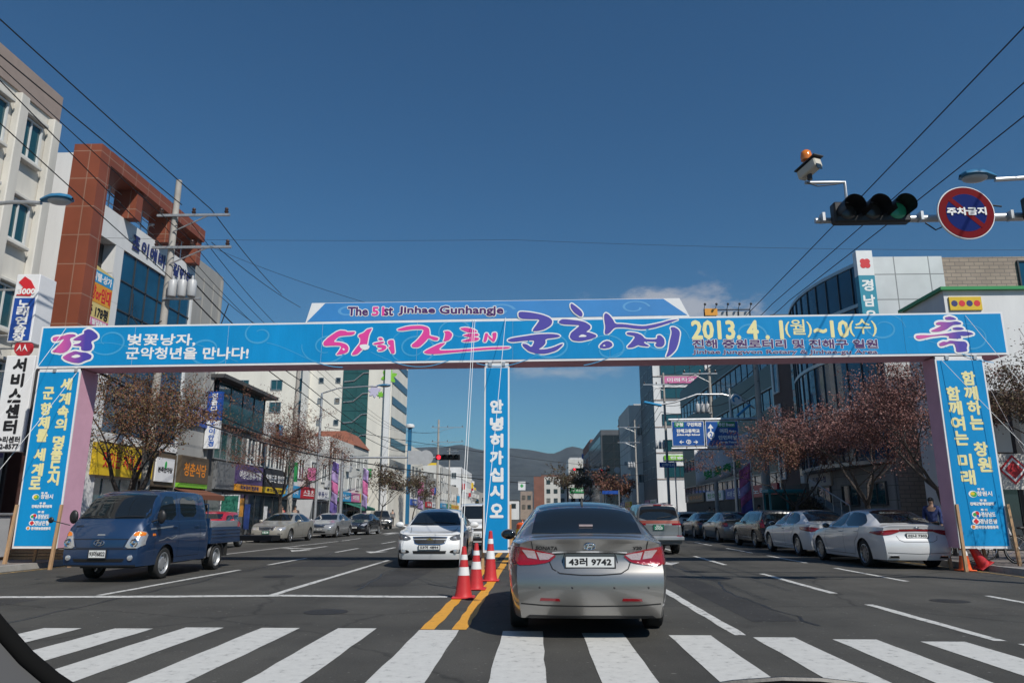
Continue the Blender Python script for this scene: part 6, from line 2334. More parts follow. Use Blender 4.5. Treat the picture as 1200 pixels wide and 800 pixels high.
for i, (y0, y1, h, wl, fl, sg, lb) in enumerate((
        (113, 126, 7.2, 'grey_conc', 2, (('s_red', '철물', 'ink_white'), ('sheet_white', '공구', 'ink_navy')), 'grey two storey hardware shop past the blue lift shaft on the left'),
        (127, 143, 9.6, 'white_old', 3, (('s_sky', '마트', 'ink_white'), ('s_green', '세탁', 'ink_white')), 'three storey weathered white mart far along the left side'),
        (144, 162, 7.0, 'cream', 2, (('s_yellow', '식당', 'ink_red'),), 'low cream restaurant far along the left side'),
        (163, 190, 11.5, 'white_wall', 4, (('s_blue', '학원', 'ink_white'),), 'four storey white school building far along the left side'),
        (192, 240, 8.0, 'grey_conc', 3, (), 'long grey building at the far left end of the street'))):
    shop(lb, -16.8 + (i % 2) * .5, y0, y1, h, wl, floors=fl, signs=sg, winw=1.8)
b = Bld('market_hall', 'low grey flat roofed hall standing across the far left side of the junction', -15.5, -9.5, 205, 220, 7.2, 'grey_conc')
b.grid('S', (1.5, 4.2), (3.0, 5.4), 1.6, 1.2)

# --- right side
XR = 15.0
b = Bld('white_hall', 'white walled hall at the right edge with green coping and a yellow sign', XR, 32, 26.3, 29.3, 9.3, 'white_wall', parapet=False)
b.slab('coping', 'S', -.15, 17, 9.3, 9.42, -3.1, .15, 's_green')
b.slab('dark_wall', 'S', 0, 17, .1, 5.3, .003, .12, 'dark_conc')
q = MB()
q.hexa([(XR - .2, 23.8, 5.0), (32, 23.8, 5.0), (32, 26.29, 5.45), (XR - .2, 26.29, 5.45), (XR - .2, 23.8, 5.12), (32, 23.8, 5.12), (32, 26.29, 5.6), (XR - .2, 26.29, 5.6)])
q.build('canopy', M['roof_dark'], b.root, True)
for k in range(4):
    q = MB()
    q.bx(XR + .3 + k * 4, XR + .5 + k * 4, 24.0, 24.2, .13, 5.02)
    q.build('canopy_post', M['dark_metal'], b.root, True)
s1 = b.sign('S', .15, 1.3, 8.55, 9.05, 's_yellow', None, d=.06)
for k in range(4):
    c = b.pos('S', .32 + k * .27, 8.8, .064)
    q = MB()
    q.add([(c.x + .115 * math.cos(2 * PI * i / 20), c.y, c.z + .115 * math.sin(2 * PI * i / 20)) for i in range(20)], [tuple(range(20))], False)
    q.build('disc', M['ink_navy' if k % 2 == 0 else 'ink_red'], s1, True, fixn=False)
b.sign('S', .3, 8, 3.4, 4.4, 'white_old', '공단 부산은행', 'ink_navy', .3, .5, .3)
b.curtain('S', .4, 8, .2, 3.2, 1.1, 3.0, 'glass_dark', 'frame_dark', .2)
dm = MB()
for r_, y_, mm in ((.42, 0, 's_red'), (.34, .004, 'sheet_white'), (.26, .008, 's_red')):
    dm = MB()
    c = Vector((13.6, 21.6 - y_, 2.55))
    dm.add([(c.x - r_, c.y, c.z), (c.x, c.y, c.z - r_), (c.x + r_, c.y, c.z), (c.x, c.y, c.z + r_)], [(0, 1, 2, 3)], False)
    if r_ == .42:
        ds_ = thing('diamond_sign', 'red and white diamond sign on a white board right of the banner leg', 'sign', (13.6, 21.65, .13))
        k_ = MB()
        k_.bx(12.75, 14.9, 21.62, 21.70, 2.0, 3.0)
        k_.build('board', M['white_old'], ds_, True)
        k_ = MB()
        k_.bx(12.8, 12.86, 21.64, 21.69, .13, 2.0)
        k_.bx(14.8, 14.86, 21.64, 21.69, .13, 2.0)
        k_.build('post', M['dark_metal'], ds_, True)
    dm.build('diamond', M[mm], ds_, True, fixn=False)

b = Bld('bank_building', 'bank building with a curved dark glass front, white panels and tan brick', XR, 34, 31.4, 41, 12.4, 'tan_brick')
b.slab('white_cladding', 'S', -.02, 3.0, 6.0, 12.42, .003, .10, 'white_panel')
b.win('S', 6.7, 11.2, .9, 2.0, 'frame_dark', 'glass_blue', nx=1)
def curve_x(y):
    t_ = (y - 31.45) / 9.5
    return XR - .15 - 1.0 * math.sin(PI * min(1, max(0, t_)) * .9)
def curved(name, z0, z1, off, m_, n=20, parent=None):
    q = MB()
    vs = []
    for i in range(n + 1):
        y = 31.5 + 9.4 * i / n
        for z in (z0, z1):
            vs.append((curve_x(y) - off, y, z))
        for z in (z0, z1):
            vs.append((XR + .02, y, z))
    fs = []
    for i in range(n):
        a, c_ = i * 4, (i + 1) * 4
        fs += [(a, c_, c_ + 1, a + 1), (a + 1, c_ + 1, c_ + 3, a + 3), (a, a + 2, c_ + 2, c_)]
    fs += [(0, 1, 3, 2), (n * 4, n * 4 + 2, n * 4 + 3, n * 4 + 1)]
    q.add(vs, fs, False)
    for k, f_ in enumerate(fs):
        pass
    return q.build(name, M[m_], parent or b.root, True)
cg = curved('curved_glass', 3.6, 12.3, 0.0, 'glass_blue')
for z in (3.45, 5.9, 8.35, 10.4, 12.3):
    curved('floor_band', z, z + .16, .06, 'frame_alu')
q = MB()
for i in range(11):
    y = 31.6 + 9.2 * i / 10
    q.bx(curve_x(y) - .05, curve_x(y) + .02, y - .025, y + .025, 3.6, 12.28)
q.build('mullions', M['frame_dark'], cg, True)
b.slab('stone_base', 'W', 0, 9.6, .1, 3.4, .003, .14, 'stone')
for u in (2.0, 5.2, 8.0):
    b.win('W', u, 2.2, 1.8, 1.0, 'frame_dark', 'glass_teal', out=.14)
b.sign('W', .2, 3.2, 2.75, 3.4, 'white_old', '진해 수협', 'ink_navy', .45, .6, .26, back=.141)
q = MB()
q.hexa([(XR - 1.4, 33, .13), (XR - .9, 33, .13), (XR - .9, 37.5, .13), (XR - 1.4, 37.5, .13), (XR - 1.4, 33, .9), (XR - .9, 33, .9), (XR - .9, 37.5, 2.2), (XR - 1.4, 37.5, 2.2)])
q.build('stair', M['grey_conc'], b.root, True)
q = MB()
q.tube([(XR - 1.42, 33, 1.7), (XR - 1.42, 37.5, 3.0)], .03, 6)
for k in range(6):
    q.tube([(XR - 1.42, 33 + k * .9, .9 + k * .25), (XR - 1.42, 33 + k * .9, 1.7 + k * .26)], .02, 6)
q.build('handrail', M['steel'], b.root, True)
bs = thing('bank_sign', 'tall white and turquoise bank sign with a red flower mark by the curved glass', 'sign', (14.55, 31.3, 8.3))
q = MB()
q.bx(14.2, 14.9, 31.1, 31.45, 8.3, 11.5)
q.build('sign_box', M['s_cyan'], bs, True)
q = MB()
q.bx(14.2, 14.9, 31.1, 31.45, 11.505, 12.65)
q.build('sign_head', M['sheet_white'], bs, True)
for k in range(4):
    q = MB()
    a = k * PI / 2 + PI / 4
    c = Vector((14.55 + .13 * math.cos(a), 31.096 - .001 * k, 12.05 + .13 * math.sin(a)))
    q.add([(c.x + .13 * math.cos(2 * PI * i / 16), c.y, c.z + .13 * math.sin(2 * PI * i / 16)) for i in range(16)], [tuple(range(16))], False)
    q.build('mark', M['ink_red'], bs, True, fixn=False)
column_text('lettering', bs, [('경', (14.55, 31.1, 11.05)), ('남', (14.55, 31.1, 10.35)), ('은', (14.55, 31.1, 9.65)), ('행', (14.55, 31.1, 8.95))], UX, UZ, NF, (.46, .5), 'ink_white', .02, world=True)

b = Bld('maroon_building', 'dark maroon building with two white framed windows between the bank and the green building', XR + .2, 30, 41.2, 46.8, 12.1, 'maroon_wall')
for z in (9.7, 7.0, 4.4):
    b.win('W', .75, z, 1.0, 2.0, 'frame_white', 'glass_blue', nx=1, t=.1)
b.slab('sign_strip', 'W', 4.9, 5.5, 3.0, 12.0, .003, .5, 'white_old')
for k in range(5):
    b.slab('strip_panel', 'W', 4.95, 5.45, 3.4 + k * 1.6, 4.6 + k * 1.6, .501, .52, 'glass_teal')
b.slab('shop_front', 'W', .3, 5.3, .15, 3.0, .003, .05, 'inside')
b = Bld('green_building', 'long dark green clad building with blue glass bands and a roof truss', XR + .5, 34, 47, 78, 14.1, 'slate')
for z in (12.35, 9.4, 6.6, 4.0):
    b.slab('green_band', 'W', .2, 30.8, z, z + 1.5, .003, .12, 'green_panel')
    b.curtain('W', .2, 30.8, z - 1.45, z - .06, 1.55, 1.39, 'glass_blue', 'frame_dark', .06)
    b.slab('ledge', 'W', .2, 30.8, z - .05, z - .005, .003, .2, 'frame_alu')
b.slab('corner_trim', 'W', 30.81, 31.0, 3, 14.0, .003, .25, 'frame_alu')
b.sign('W', 2, 9, 2.5, 3.3, 's_brown', '헤어라인', 'ink_orange')
b.sign('W', 10, 16, 2.5, 3.3, 'sheet_white', '한의원', 'ink_green')
b.sign('W', 17, 23, 2.5, 3.3, 's_blue', '태권도', 'ink_white')
b.sign('W', 24, 30, 2.5, 3.3, 's_red', '노래방', 'ink_white')
b.slab('shop_front', 'W', .4, 30.6, .15, 2.45, .003, .05, 'inside')
q = MB()
for k in range(5):
    x = XR + .7 + k * 1.05
    q.tube([(x, 66, 14.1), (x, 66, 19.8)], .05, 6)
    q.tube([(x, 66, 19.8), (x, 65.6, 20.1)], .03, 5)
    q.ball((x, 65.5, 20.15), .12, 8, 6)
for z in (18.9, 19.75):
    q.tube([(XR + .7, 66, z), (XR + 4.9, 66, z)], .06, 6)
q.build('sign_truss', M['dark_metal'], b.root, True)
q = MB()
q.bx(XR + .75, XR + 4.85, 66.06, 66.12, 17.8, 19.6)
q.build('roof_sign', M['ceramic_grey'], b.root, True)
q = MB()
q.bx(XR + .75, XR + 1.9, 65.9, 65.93, 19.2, 19.85)
q.build('roof_sign', M['s_orange'], b.root, True)

b = Bld('clinic_tower', 'white clinic tower with dark window rows and a pink sign, right of the road', 15.9, 28, 98, 110, 23.6, 'white_wall')
for k, z in enumerate((20.4, 17.2, 13.6, 10.2, 6.8)):
    b.win('S', 4.0, z, 6.0, 1.5, 'frame_dark', 'glass_teal', nx=3)
    b.slab('string_course', 'S', 0, 11.8, z - 1.0, z - .9, .003, .08, 'taupe')
    for u in (2, 6, 10):
        b.win('W', u, z, 2.6, 1.5, 'frame_alu', 'glass_dark')
b.slab('side_cladding', 'W', 0, 12, .1, 23.2, .003, .05, 'slate')
b.sign('S', .3, 8, 22.0, 23.4, 's_sky', '참사랑 병원', 'ink_white', .55, .8)
b.sign('S', 1.2, 8, 18.5, 19.4, 's_pink', '미래치과의원', 'ink_white', .6, .8)
b.sign('S', 1.0, 6, 8.3, 8.9, 's_lime', '한솔약국', 'ink_white', .6, .7)
b.slab('shop_front', 'W', .4, 11.6, .15, 2.45, .06, .1, 'inside')
b.sign('W', 1, 5, 2.5, 3.3, 's_pink', '화장품', 'ink_white')
b.sign('W', 6, 11, 2.5, 3.3, 'sheet_white', '농협마트', 'ink_green')
shop('plain pale block beside the clinic tower with few windows', 14.3, 112, 126, 17.6, 'white_old', 'W', 3, (('s_blue', '휴대폰', 'ink_white'), ('s_yellow', '분식', 'ink_red')), winw=1.0)
b = Bld('glass_office', 'dark glass office with a grey roof edge past the pale block on the right', 12.4, 27, 140, 172, 17.0, 'slate')
b.curtain('W', .3, 31.7, 1, 16, 2.6, 1.5, 'glass_blue', 'frame_dark')
b.curtain('S', .3, 13, 1, 16, 2.1, 1.5, 'glass_dark', 'frame_dark')
shop('brown brick block with a scaffold look, past the dark glass office', 13.2, 178, 205, 19.0, 'red_brick', 'W', 4, (('s_red', '가구', 'ink_white'),), winw=2.2)
b = Bld('pale_building', 'pale building with a green sign band at the right of the far junction', 9.5, 15.8, 215, 232, 17.0, 'white_old')
b.grid('S', (1.2, 3.4, 5.4), (13.6, 10.6, 5.2), 1.2, 1.4, frame='frame_dark')
b.sign('S', .3, 6, 7.4, 8.8, 's_green', '우리은행', 'ink_white')
b = Bld('grey_block', 'grey four storey block with a red brick end wall in the middle distance', -.5, 8.8, 218, 230, 12.2, 'white_old')
b.slab('brick_end', 'S', -.05, 3.0, .1, 12.25, .003, .2, 'red_brick')
b.grid('S', (4.2, 6.3, 8.3), (10.6, 8.0, 5.4, 2.8), 1.1, 1.2, frame='frame_dark')
b = Bld('pharmacy', 'low tan building carrying a white sign with a green cross in the middle distance', -4.2, -.9, 205, 214, 7.6, 'tan_brick')
b.grid('S', (.9, 2.4), (5.9, 3.4), .9, 1.1, frame='frame_dark')
s1 = b.sign('S', -.6, 1.4, 7.9, 10.2, 'sheet_white', None, d=.2)
q = MB()
q.bx(-4.22, -3.38, 204.78, 204.795, 8.85, 9.25)
q.bx(-4.0, -3.6, 204.77, 204.78, 8.6, 9.5)
q.build('cross', M['ink_green'], s1, True)
b = Bld('white_house', 'low white house with a dark roof left of the green cross sign', -9.3, -4.5, 200, 212, 5.2, 'white_wall', roof='roof_dark')
b.grid('S', (1.3, 3.4), (3.6,), 1.2, 1.2, frame='frame_dark')
for (lb, x0, x1, y0, h, wl, rf) in (
        ('tiny cream house at the foot of the hills, left of the centre post', -44, -33, 262, 9.5, 'cream', 'roof_brown'),
        ('tiny white block at the foot of the hills behind the far left signal', -31, -22, 250, 12, 'white_wall', 'ceramic_grey'),
        ('tiny grey block at the foot of the hills just left of the centre post', -20.5, -11, 258, 8.5, 'grey_conc', 'roof_dark'),
        ('tiny brick block behind the far grey four storey block', 2, 9, 268, 15.5, 'red_brick', 'roof_dark'),
        ('tiny white slab building behind the pale building of the far junction', 12, 21, 262, 21, 'white_wall', 'ceramic_grey')):
    b = Bld('far_building', lb, x0, x1, y0, y0 + 12, h, wl, roof=rf)
    b.grid('S', [1.6 + 2.6 * k for k in range(int((x1 - x0) / 2.7))], [2.6 + 3 * k for k in range(int(h / 3.2))], 1.3, 1.3, frame='frame_dark')
# ---------------------------------------------------------------- street furniture
def atX(px_, py_, X):
    d = _fw + _rt * ((px_ - 600) / 860) - _up * ((py_ - 400) / 860)
    return Vector((0, 0, 1.3)) + d * (X / d.x)

# --- shop signs on the left wall
sg = thing('karaoke_sign', 'blue and white box sign with a red singer drawing on the cream building', 'sign', (-15.6, 20.3, 6.1))
q = MB(); q.bx(-15.95, -15.25, 20.0, 20.75, 6.1, 8.15); q.build('sign_box', M['sheet_white'], sg, True, bevel=.015)
q = MB(); q.bx(-15.9, -15.3, 19.985, 19.995, 6.16, 7.42); q.build('blue_face', M['s_blue'], sg, True)
q = MB(); q.prism([(-15.88, 7.5), (-15.45, 7.48), (-15.34, 7.7), (-15.5, 7.95), (-15.7, 8.08), (-15.86, 7.9), (-15.7, 7.75)], lambda p: (p[0], 19.985, p[1]), lambda p: (p[0], 19.996, p[1])); q.build('red_print', M['ink_red'], sg, True)
lettering('lettering', sg, '3000', (-15.58, 19.985, 7.62), UX, UZ, NF, w=.5, h=.16, ink='ink_white', bold=.012, world=True)
column_text('lettering', sg, [(c_, (-15.6, 19.985, 7.24 - k * .245)) for k, c_ in enumerate('노래연습장')], UX, UZ, NF, (.34, .22), 'ink_white', .014, world=True)
q = MB()
for z in (6.4, 7.8): q.tube([(-17.3, 20.4, z), (-15.95, 20.4, z)], .03, 6)
q.build('bracket', M['steel'], sg, True)
sg.location.x += .82
sg = thing('round_sign', 'round red sign with a white emblem of two peaks above the white vertical sign', 'sign', (-15.35, 20.1, 5.6))
q = MB(); q.lathe([(.001, 20.02), (.24, 20.02), (.25, 20.06), (.25, 20.14), (.001, 20.14)], 28, 'Y', (-15.38, 0, 5.95)); q.build('disc', M['s_red'], sg, True)
q = MB()
for s_2 in (-1, 1):
    q.prism([(s_2 * .015, -.11), (s_2 * .05, .02), (s_2 * .075, .10), (s_2 * .105, .02), (s_2 * .17, -.11), (s_2 * .115, -.06), (s_2 * .07, .0), (s_2 * .05, -.05)],
            lambda p: (-15.38 + p[0], 20.005, 5.95 + p[1]), lambda p: (-15.38 + p[0], 20.015, 5.95 + p[1]))
q.build('emblem', M['ink_white'], sg, True)
q = MB(); q.tube([(-17.2, 20.2, 5.95), (-15.6, 20.1, 5.95)], .03, 6); q.build('bracket', M['steel'], sg, True)
sg.location.x += .73
sg = thing('service_centre_sign', 'tall white vertical sign with black lettering at the left edge', 'sign', (-15.5, 20.1, 3.0))
q = MB(); q.bx(-15.95, -15.1, 20.02, 20.3, 3.0, 5.72); q.build('sign_box', M['sheet_white'], sg, True, bevel=.015)
q = MB(); q.bx(-15.095, -15.03, 20.1, 20.25, 2.9, 5.72); q.build('side_post', M['dark_metal'], sg, True)
column_text('lettering', sg, [(c_, (-15.52, 20.015, 5.45 - k * .44)) for k, c_ in enumerate('서비스센터')], UX, UZ, NF, (.34, .36), 'ink_black', .022, world=True)
lettering('lettering', sg, '수리센터\n32-8577', (-15.52, 20.015, 3.25), UX, UZ, NF, w=.66, h=.34, ink='ink_black', bold=.008, world=True)
q = MB()
for z in (3.4, 5.3): q.tube([(-17.35, 20.2, z), (-15.9, 20.2, z)], .03, 6)
q.build('bracket', M['steel'], sg, True)
sg.location.x += .88
sg = thing('column_sign', 'narrow upright sign, blue above and white below, at the corner of the glazed shop', 'sign', (-16.0, 36.3, 4.5))
q = MB(); q.bx(-16.45, -15.75, 36.1, 36.35, 5.92, 7.35); q.build('blue_box', M['s_blue'], sg, True)
q = MB(); q.bx(-16.45, -15.75, 36.1, 36.35, 4.5, 5.88); q.build('white_box', M['sheet_white'], sg, True)
column_text('lettering', sg, [(c_, (-16.1, 36.1, 7.12 - k * .33)) for k, c_ in enumerate('친들디자')], UX, UZ, NF, (.28, .27), 'ink_white', .012, world=True)
column_text('lettering', sg, [(c_, (-16.1, 36.1, 5.66 - k * .31)) for k, c_ in enumerate('조이안경')], UX, UZ, NF, (.28, .26), 'ink_blue', .012, world=True)

# --- utility poles and cables
def pole(label, x, y, h, arms=((0.3, 2.2),), trafo=False, group='utility poles along the street', r=.15, side=1, name='utility_pole'):
    t = thing(name, label, 'utility pole', (x, y, 0.1), group=group)
    q = MB(); q.tube([(0, 0, 0), (0, 0, h * .5), (0, 0, h - .1)], [r, r * .85, r * .68], 12); q.build('pole', M['concrete_pole'], t)
    for (dz, ln) in arms:
        z = h - dz - .1
        q = MB(); q.box((side * ln * .28, -.14, z), (ln, .08, .08))
        q.tube([(side * .05, -.12, z - .6), (side * ln * .5, -.14, z)], .025, 6)
        a = q.build('cross_arm', M['steel'], t)
        for k in range(3):
            xx = side * (ln * .28) + (k - 1) * ln * .45
            q = MB(); q.lathe([(.001, z + .28), (.05, z + .26), (.07, z + .2), (.04, z + .17), (.08, z + .12), (.05, z + .06), (.03, z + .03)], 10, 'Z', (xx, -.14, 0)); q.build('insulator', M['ceramic'], a)
    if trafo:
        for k in range(3):
            q = MB(); c = (side * (.30 + k * .34), -.22, h - trafo)
            q.lathe([(.001, -.32), (.13, -.32), (.15, -.28), (.15, .22), (.12, .27), (.04, .29), (.04, .42), (.001, .44)], 14, 'Z', c); q.build('transformer', M['ceramic_grey'], t)
        q = MB(); q.box((side * .62, -.12, h - trafo - .36), (1.3, .1, .07)); q.build('bracket', M['steel'], t)
    return t
P1 = pole('tall concrete utility pole with three cut outs rising behind the left banner leg', -12.75, 24, 13.0, ((1.4, 2.6), (2.6, 2.8)), trafo=4.2)
q = MB()
q.tube([(.1, -.3, 7.6), (-.5, -.35, 7.2), (-.95, -.3, 7.8), (-1.05, -.2, 8.6)], .018, 6)
q.tube([(.9, -.3, 6.9), (1.4, -.35, 6.4), (2.0, -.3, 6.9), (2.3, -.2, 8.2)], .018, 6)
q.build('jumper_cable', M['cable'], P1)
pole('utility pole standing before the white tower, above the left cherry tree', -13.4, 40.5, 10.8, ((.6, 2.4),), trafo=0)
pole('utility pole with bird spikes in front of the hills on the far left', -14.8, 112, 15.5, ((1.2, 5.0), (3.4, 5.0)), r=.2)
pole('thin grey pole beside the far left traffic signal', -14.9, 128, 12.6, ((.5, 2),))
pole('utility pole with grey transformers left of the clinic tower, farthest on the right', 13.2, 98, 13.6, ((1.0, 3.0), (3.0, 3.0)), trafo=6.0, side=-1)
pole('tall utility pole with paired transformers in front of the clinic tower', 12.7, 72, 15.0, ((1.2, 2.6),), trafo=7.2, side=-1)
pole('utility pole with three grey transformers above the blue road sign', 12.2, 51, 11.3, ((.4, 2.4),), trafo=2.9, side=-1)
pole('stout bare concrete pole to the right of the blue road sign', 12.0, 39.5, 11.0, (), r=.19)
pole('thin steel pole close behind the stout bare pole', 12.9, 42.5, 9.8, (), r=.08)
pole('pole with a white camera box standing in the middle distance on the right', 10.8, 150, 12.5, ((1.0, 2.0),), side=-1)

def cable(label, pts, r=.014, sag=.25, grp='black overhead cables', cat='cable', name='power_cable'):
    q = MB()
    base = Vector(pts[0])
    t = []
    for a, b_ in zip(pts[:-1], pts[1:]):
        a, b_ = Vector(a), Vector(b_)
        n = 14
        for k in range(n + (1 if b_ == Vector(pts[-1]) else 0)):
            f_ = k / n
            t.append(a.lerp(b_, f_) + Vector((0, 0, -sag * 4 * f_ * (1 - f_))))
    q.tube(t, r, 5)
    o = q.build(name, M['cable'], None)
    tag(o, label, cat, grp)
    return o
def ext(a, b_, k=1.5):
    return Vector(a) + (Vector(b_) - Vector(a)) * k
GL = 'black overhead cables on the left'
lw = [((248, 246), (2, 22), -11.7, .017, 'uppermost heavy cable from the left pole out over the camera'),
      ((213, 240), (0, 62), -12.1, .017, 'cable crossing the taupe roof band of the cream building'),
      ((190, 288), (0, 92), -12.5, .015, 'cable crossing the top windows of the cream building'),
      ((232, 290), (0, 75), -12.2, .013, 'cable running just below the taupe band of the cream building'),
      ((205, 330), (0, 142), -12.6, .015, 'lowest black cable across the cream building front')]
for (a, b_, X, r_, lb) in lw:
    A, B_ = atX(a[0], a[1], X), atX(b_[0], b_[1], X)
    cable(lb, [A, ext(A, B_, 1.8)], r_, .05, GL)
for (a, b_, r_, lb) in (((248, 246), (330, 345), .017, 'cable dropping right from the upper cross arm of the left pole behind the arch'),
                        ((248, 284), (352, 360), .014, 'cable dropping right from the lower cross arm of the left pole behind the arch'),
                        ((215, 305), (300, 380), .014, 'lowest cable dropping right from the left pole behind the arch')):
    A = at(a[0], a[1], 23.9)
    B_ = at(b_[0], b_[1], 40)
    cable(lb, [A, B_], r_, .15, GL)
GRR = 'black overhead cables on the right'
for (a, b_, r_, lb) in (((1199, 30), (872, 372), .017, 'uppermost heavy cable slanting across the sky at the right'),
                        ((1199, 95), (905, 356), .015, 'middle cable slanting across the sky at the right'),
                        ((1199, 134), (925, 352), .015, 'lowest of the three cables slanting across the sky at the right')):
    X = 10.6
    A, B_ = atX(a[0], a[1], X), atX(b_[0], b_[1], X)
    cable(lb, [ext(B_, A, 1.5), B_, ext(A, B_, 1.25)], r_, .06, GRR)
cable('thin cable crossing the whole sky high behind the arch', [at(-200, 268, 26), at(600, 281, 26), at(1400, 291, 26)], .006, .2, 'thin cables across the street')
cable('thin cable from the left pole to the top of the arch board', [at(240, 286, 24), at(440, 358, 19.2)], .006, .1, 'thin cables across the street')
cable('thick bundled cable looping from the left cherry trees to the far signal', [at(60, 405, 21), at(250, 500, 30), at(400, 538, 38), at(620, 566, 60)], .03, .15, 'low cables across the street')
cable('bundled cable descending in front of the glazed shop', [at(90, 425, 22), at(260, 488, 30), at(372, 530, 38)], .025, .1, 'low cables across the street')
cable('cable spanning low over the road before the hills', [at(380, 500, 52), at(690, 545, 75), at(760, 540, 72)], .02, .2, 'low cables across the street')
cable('lower thin cable spanning the road before the hills', [at(470, 552, 90), at(760, 556, 90)], .02, .4, 'low cables across the street')
cable('cable from the road sign poles to the clinic tower pole', [at(770, 440, 72), at(820, 425, 51), at(880, 470, 39)], .014, .25, 'low cables across the street')

for side, ps in (('left', ((-12.3, 24, 11.3), (-13.1, 40.5, 10.2), (-14.6, 75, 10.0), (-14.6, 112, 13.6))), ('right', ((11.9, 39.5, 10.6), (11.9, 51, 10.9), (12.2, 72, 13.4), (12.8, 98, 12.2), (11.0, 150, 11.4)))):
    for k, (dx, dz) in enumerate(((-.8, 0), (-.3, .05), (.25, 0), (0, -1.6), (.1, -2.3))):
        cable('%s of the cables strung from pole to pole down the %s side of the street' % (('first', 'second', 'third', 'fourth', 'lowest')[k], side), [(x + dx, y - .2, z + dz) for x, y, z in ps], .012 if k < 3 else .024, .35, 'cables along the %s poles' % side)
# --- traffic signals
M['signal_off'] = mat('unlit signal lens', (.03, .03, .03), .2)
def signal(parent, c, n=3, lit=None, face=-1, sc=1.0, back=False, axis=1):
    """a horizontal signal head; lenses look along -y"""
    c = Vector(c)
    q = MB(); w = .45 * n * sc
    q.box(c, (w, .20 * sc, .40 * sc)); h_ = q.build('signal_head', M['black'], parent, bevel=.03 * sc)
    for k in range(n):
        p = c + Vector(((k - (n - 1) / 2) * .44 * sc, -.10 * sc, 0))
        on = lit and lit[0] == k
        v = MB()
        R0 = .185 * sc
        v.lathe([(R0, 0), (R0 * 1.02, -.34 * sc)], 20, 'Y', p, -.5, PI + .5)
        v.lathe([(R0 * .97, -.34 * sc), (R0 * .96, 0)], 20, 'Y', p, -.5, PI + .5)
        v.build('visor', M['black'], h_, fixn=False)
        l = MB(); l.ball(p + Vector((0, -.005, 0)), (.155 * sc, .03 * sc, .155 * sc), 18, 8)
        l.build('lens', M[lit[1]] if on else M['signal_off'], h_)
    return h_
M['lit_green'] = mat('lit green signal', (.02, .2, .12), .2, emit=(.02, .35, .2), estr=.04)
M['lit_red'] = mat('lit red signal', (.4, .01, .02), .2, emit=(1, .03, .05), estr=2.2)
t = thing('traffic_signal', 'galvanised mast arm at the upper right carrying two black signal heads', 'traffic signal', (12.2, 12, .13))
q = MB()
q.tube([(0, 0, 0), (0, 0, 6.4)], [.16, .13], 14)
q.tube([(.1, 0, 6.16), (-3.6, 0, 6.13), (-7.35, 0, 6.10)], [.10, .075, .05], 12)
q.build('mast', M['steel'], t)
signal(t, (-6.50, -.2, 6.14), 3, (2, 'lit_green'), sc=.94)
signal(t, (-3.25, -.2, 6.2), 3, (2, 'lit_green'))
for x in (-7.25, -5.6, -4.1, -2.4):
    q = MB(); q.box((x, -.07, 6.12), (.045, .16, .15)); q.build('clamp', M['steel'], t)
q = MB(); q.tube([(-5.55, -.1, 6.0), (-5.4, -.12, 5.86), (-5.2, -.1, 5.95), (-5.1, -.05, 6.1)], .012, 6)
q.tube([(-5.0, -.05, 6.2), (-4.6, -.08, 6.34), (-4.2, -.05, 6.3)], .014, 6); q.build('signal_lead', M['cable'], t)
q = MB(); q.lathe([(.082, -4.9), (.084, -4.83)], 14, 'X', (0, 0, 6.135)); q.build('orange_band', M['ink_orange'], t)
t = thing('surveillance_camera', 'beige camera with an orange beacon above the left end of the mast arm', 'camera', (5.06, 11.95, 6.4))
q = MB(); q.tube([(.25, -.2, 0.02), (.25, -.2, .42), (-.22, -.2, .42), (-.42, -.2, .42)], .028, 8); q.build('bracket', M['steel'], t)
q = MB(); q.box((-.36, -.3, .62), (.17, .42, .17), rx=R(-14), rz=R(25)); ch = q.build('housing', mat('beige housing', (.50, .47, .40), .5), t, bevel=.02)
q = MB(); q.box((-.36, -.29, .73), (.21, .48, .02), rx=R(-14), rz=R(25)); q.build('sun_shield', M['dark_metal'], t)
q = MB(); q.box((-.28, -.515, .575), (.10, .012, .10), rx=R(-14), rz=R(25)); q.build('lens_window', M['glass_dark'], t)
q = MB(); q.tube([(-.36, -.28, .44), (-.36, -.28, .55)], .045, 8); q.build('pan_head', M['dark_metal'], t)
q = MB(); q.lathe([(.03, .72), (.03, .80), (.09, .81), (.10, .87), (.085, .96), (.04, 1.0), (.001, 1.01)], 16, 'Z', (-.36, -.22, .02)); q.build('beacon', M['lamp_amber'], t)
q = MB(); q.tube([(-.4, -.25, .4), (-.25, -.3, .31), (.05, -.25, .36), (.2, -.22, .40)], .010, 6); q.build('lead', M['cable'], t)
t = thing('no_parking_sign', 'round blue no parking sign with a red border and slash hanging on the mast arm', 'road sign', (7.27, 11.75, 5.66))
q = MB(); q.lathe([(.001, 0), (.47, 0), (.475, .02), (.47, .04), (.001, .04)], 48, 'Y', (0, 0, .58)); q.build('plate', M['sheet_white'], t)
q = MB(); q.lathe([(.455, -.004), (.28, -.0042)], 48, 'Y', (0, 0, .58)); q.build('red_border', mat('sign red', (.15, .003, .007), .6, spec=.08), t, fixn=False)
q = MB(); q.lathe([(.335, -.006), (.001, -.006)], 48, 'Y', (0, 0, .58)); q.build('blue_field', mat('sign blue', (.001, .014, .12), .6, spec=.08), t, fixn=False)
q = MB(); q.box((0, -.009, .58), (.70, .002, .08), ry=R(45)); q.build('red_slash', bpy.data.materials['sign red'], t)
lettering('lettering', t, '주차금지', (0, -.012, .60), UX, UZ, NF, w=.64, h=.13, ink='ink_white', bold=.007)
q = MB(); q.box((0, .09, .55), (.12, .12, .3)); q.build('clamp', M['steel'], t)

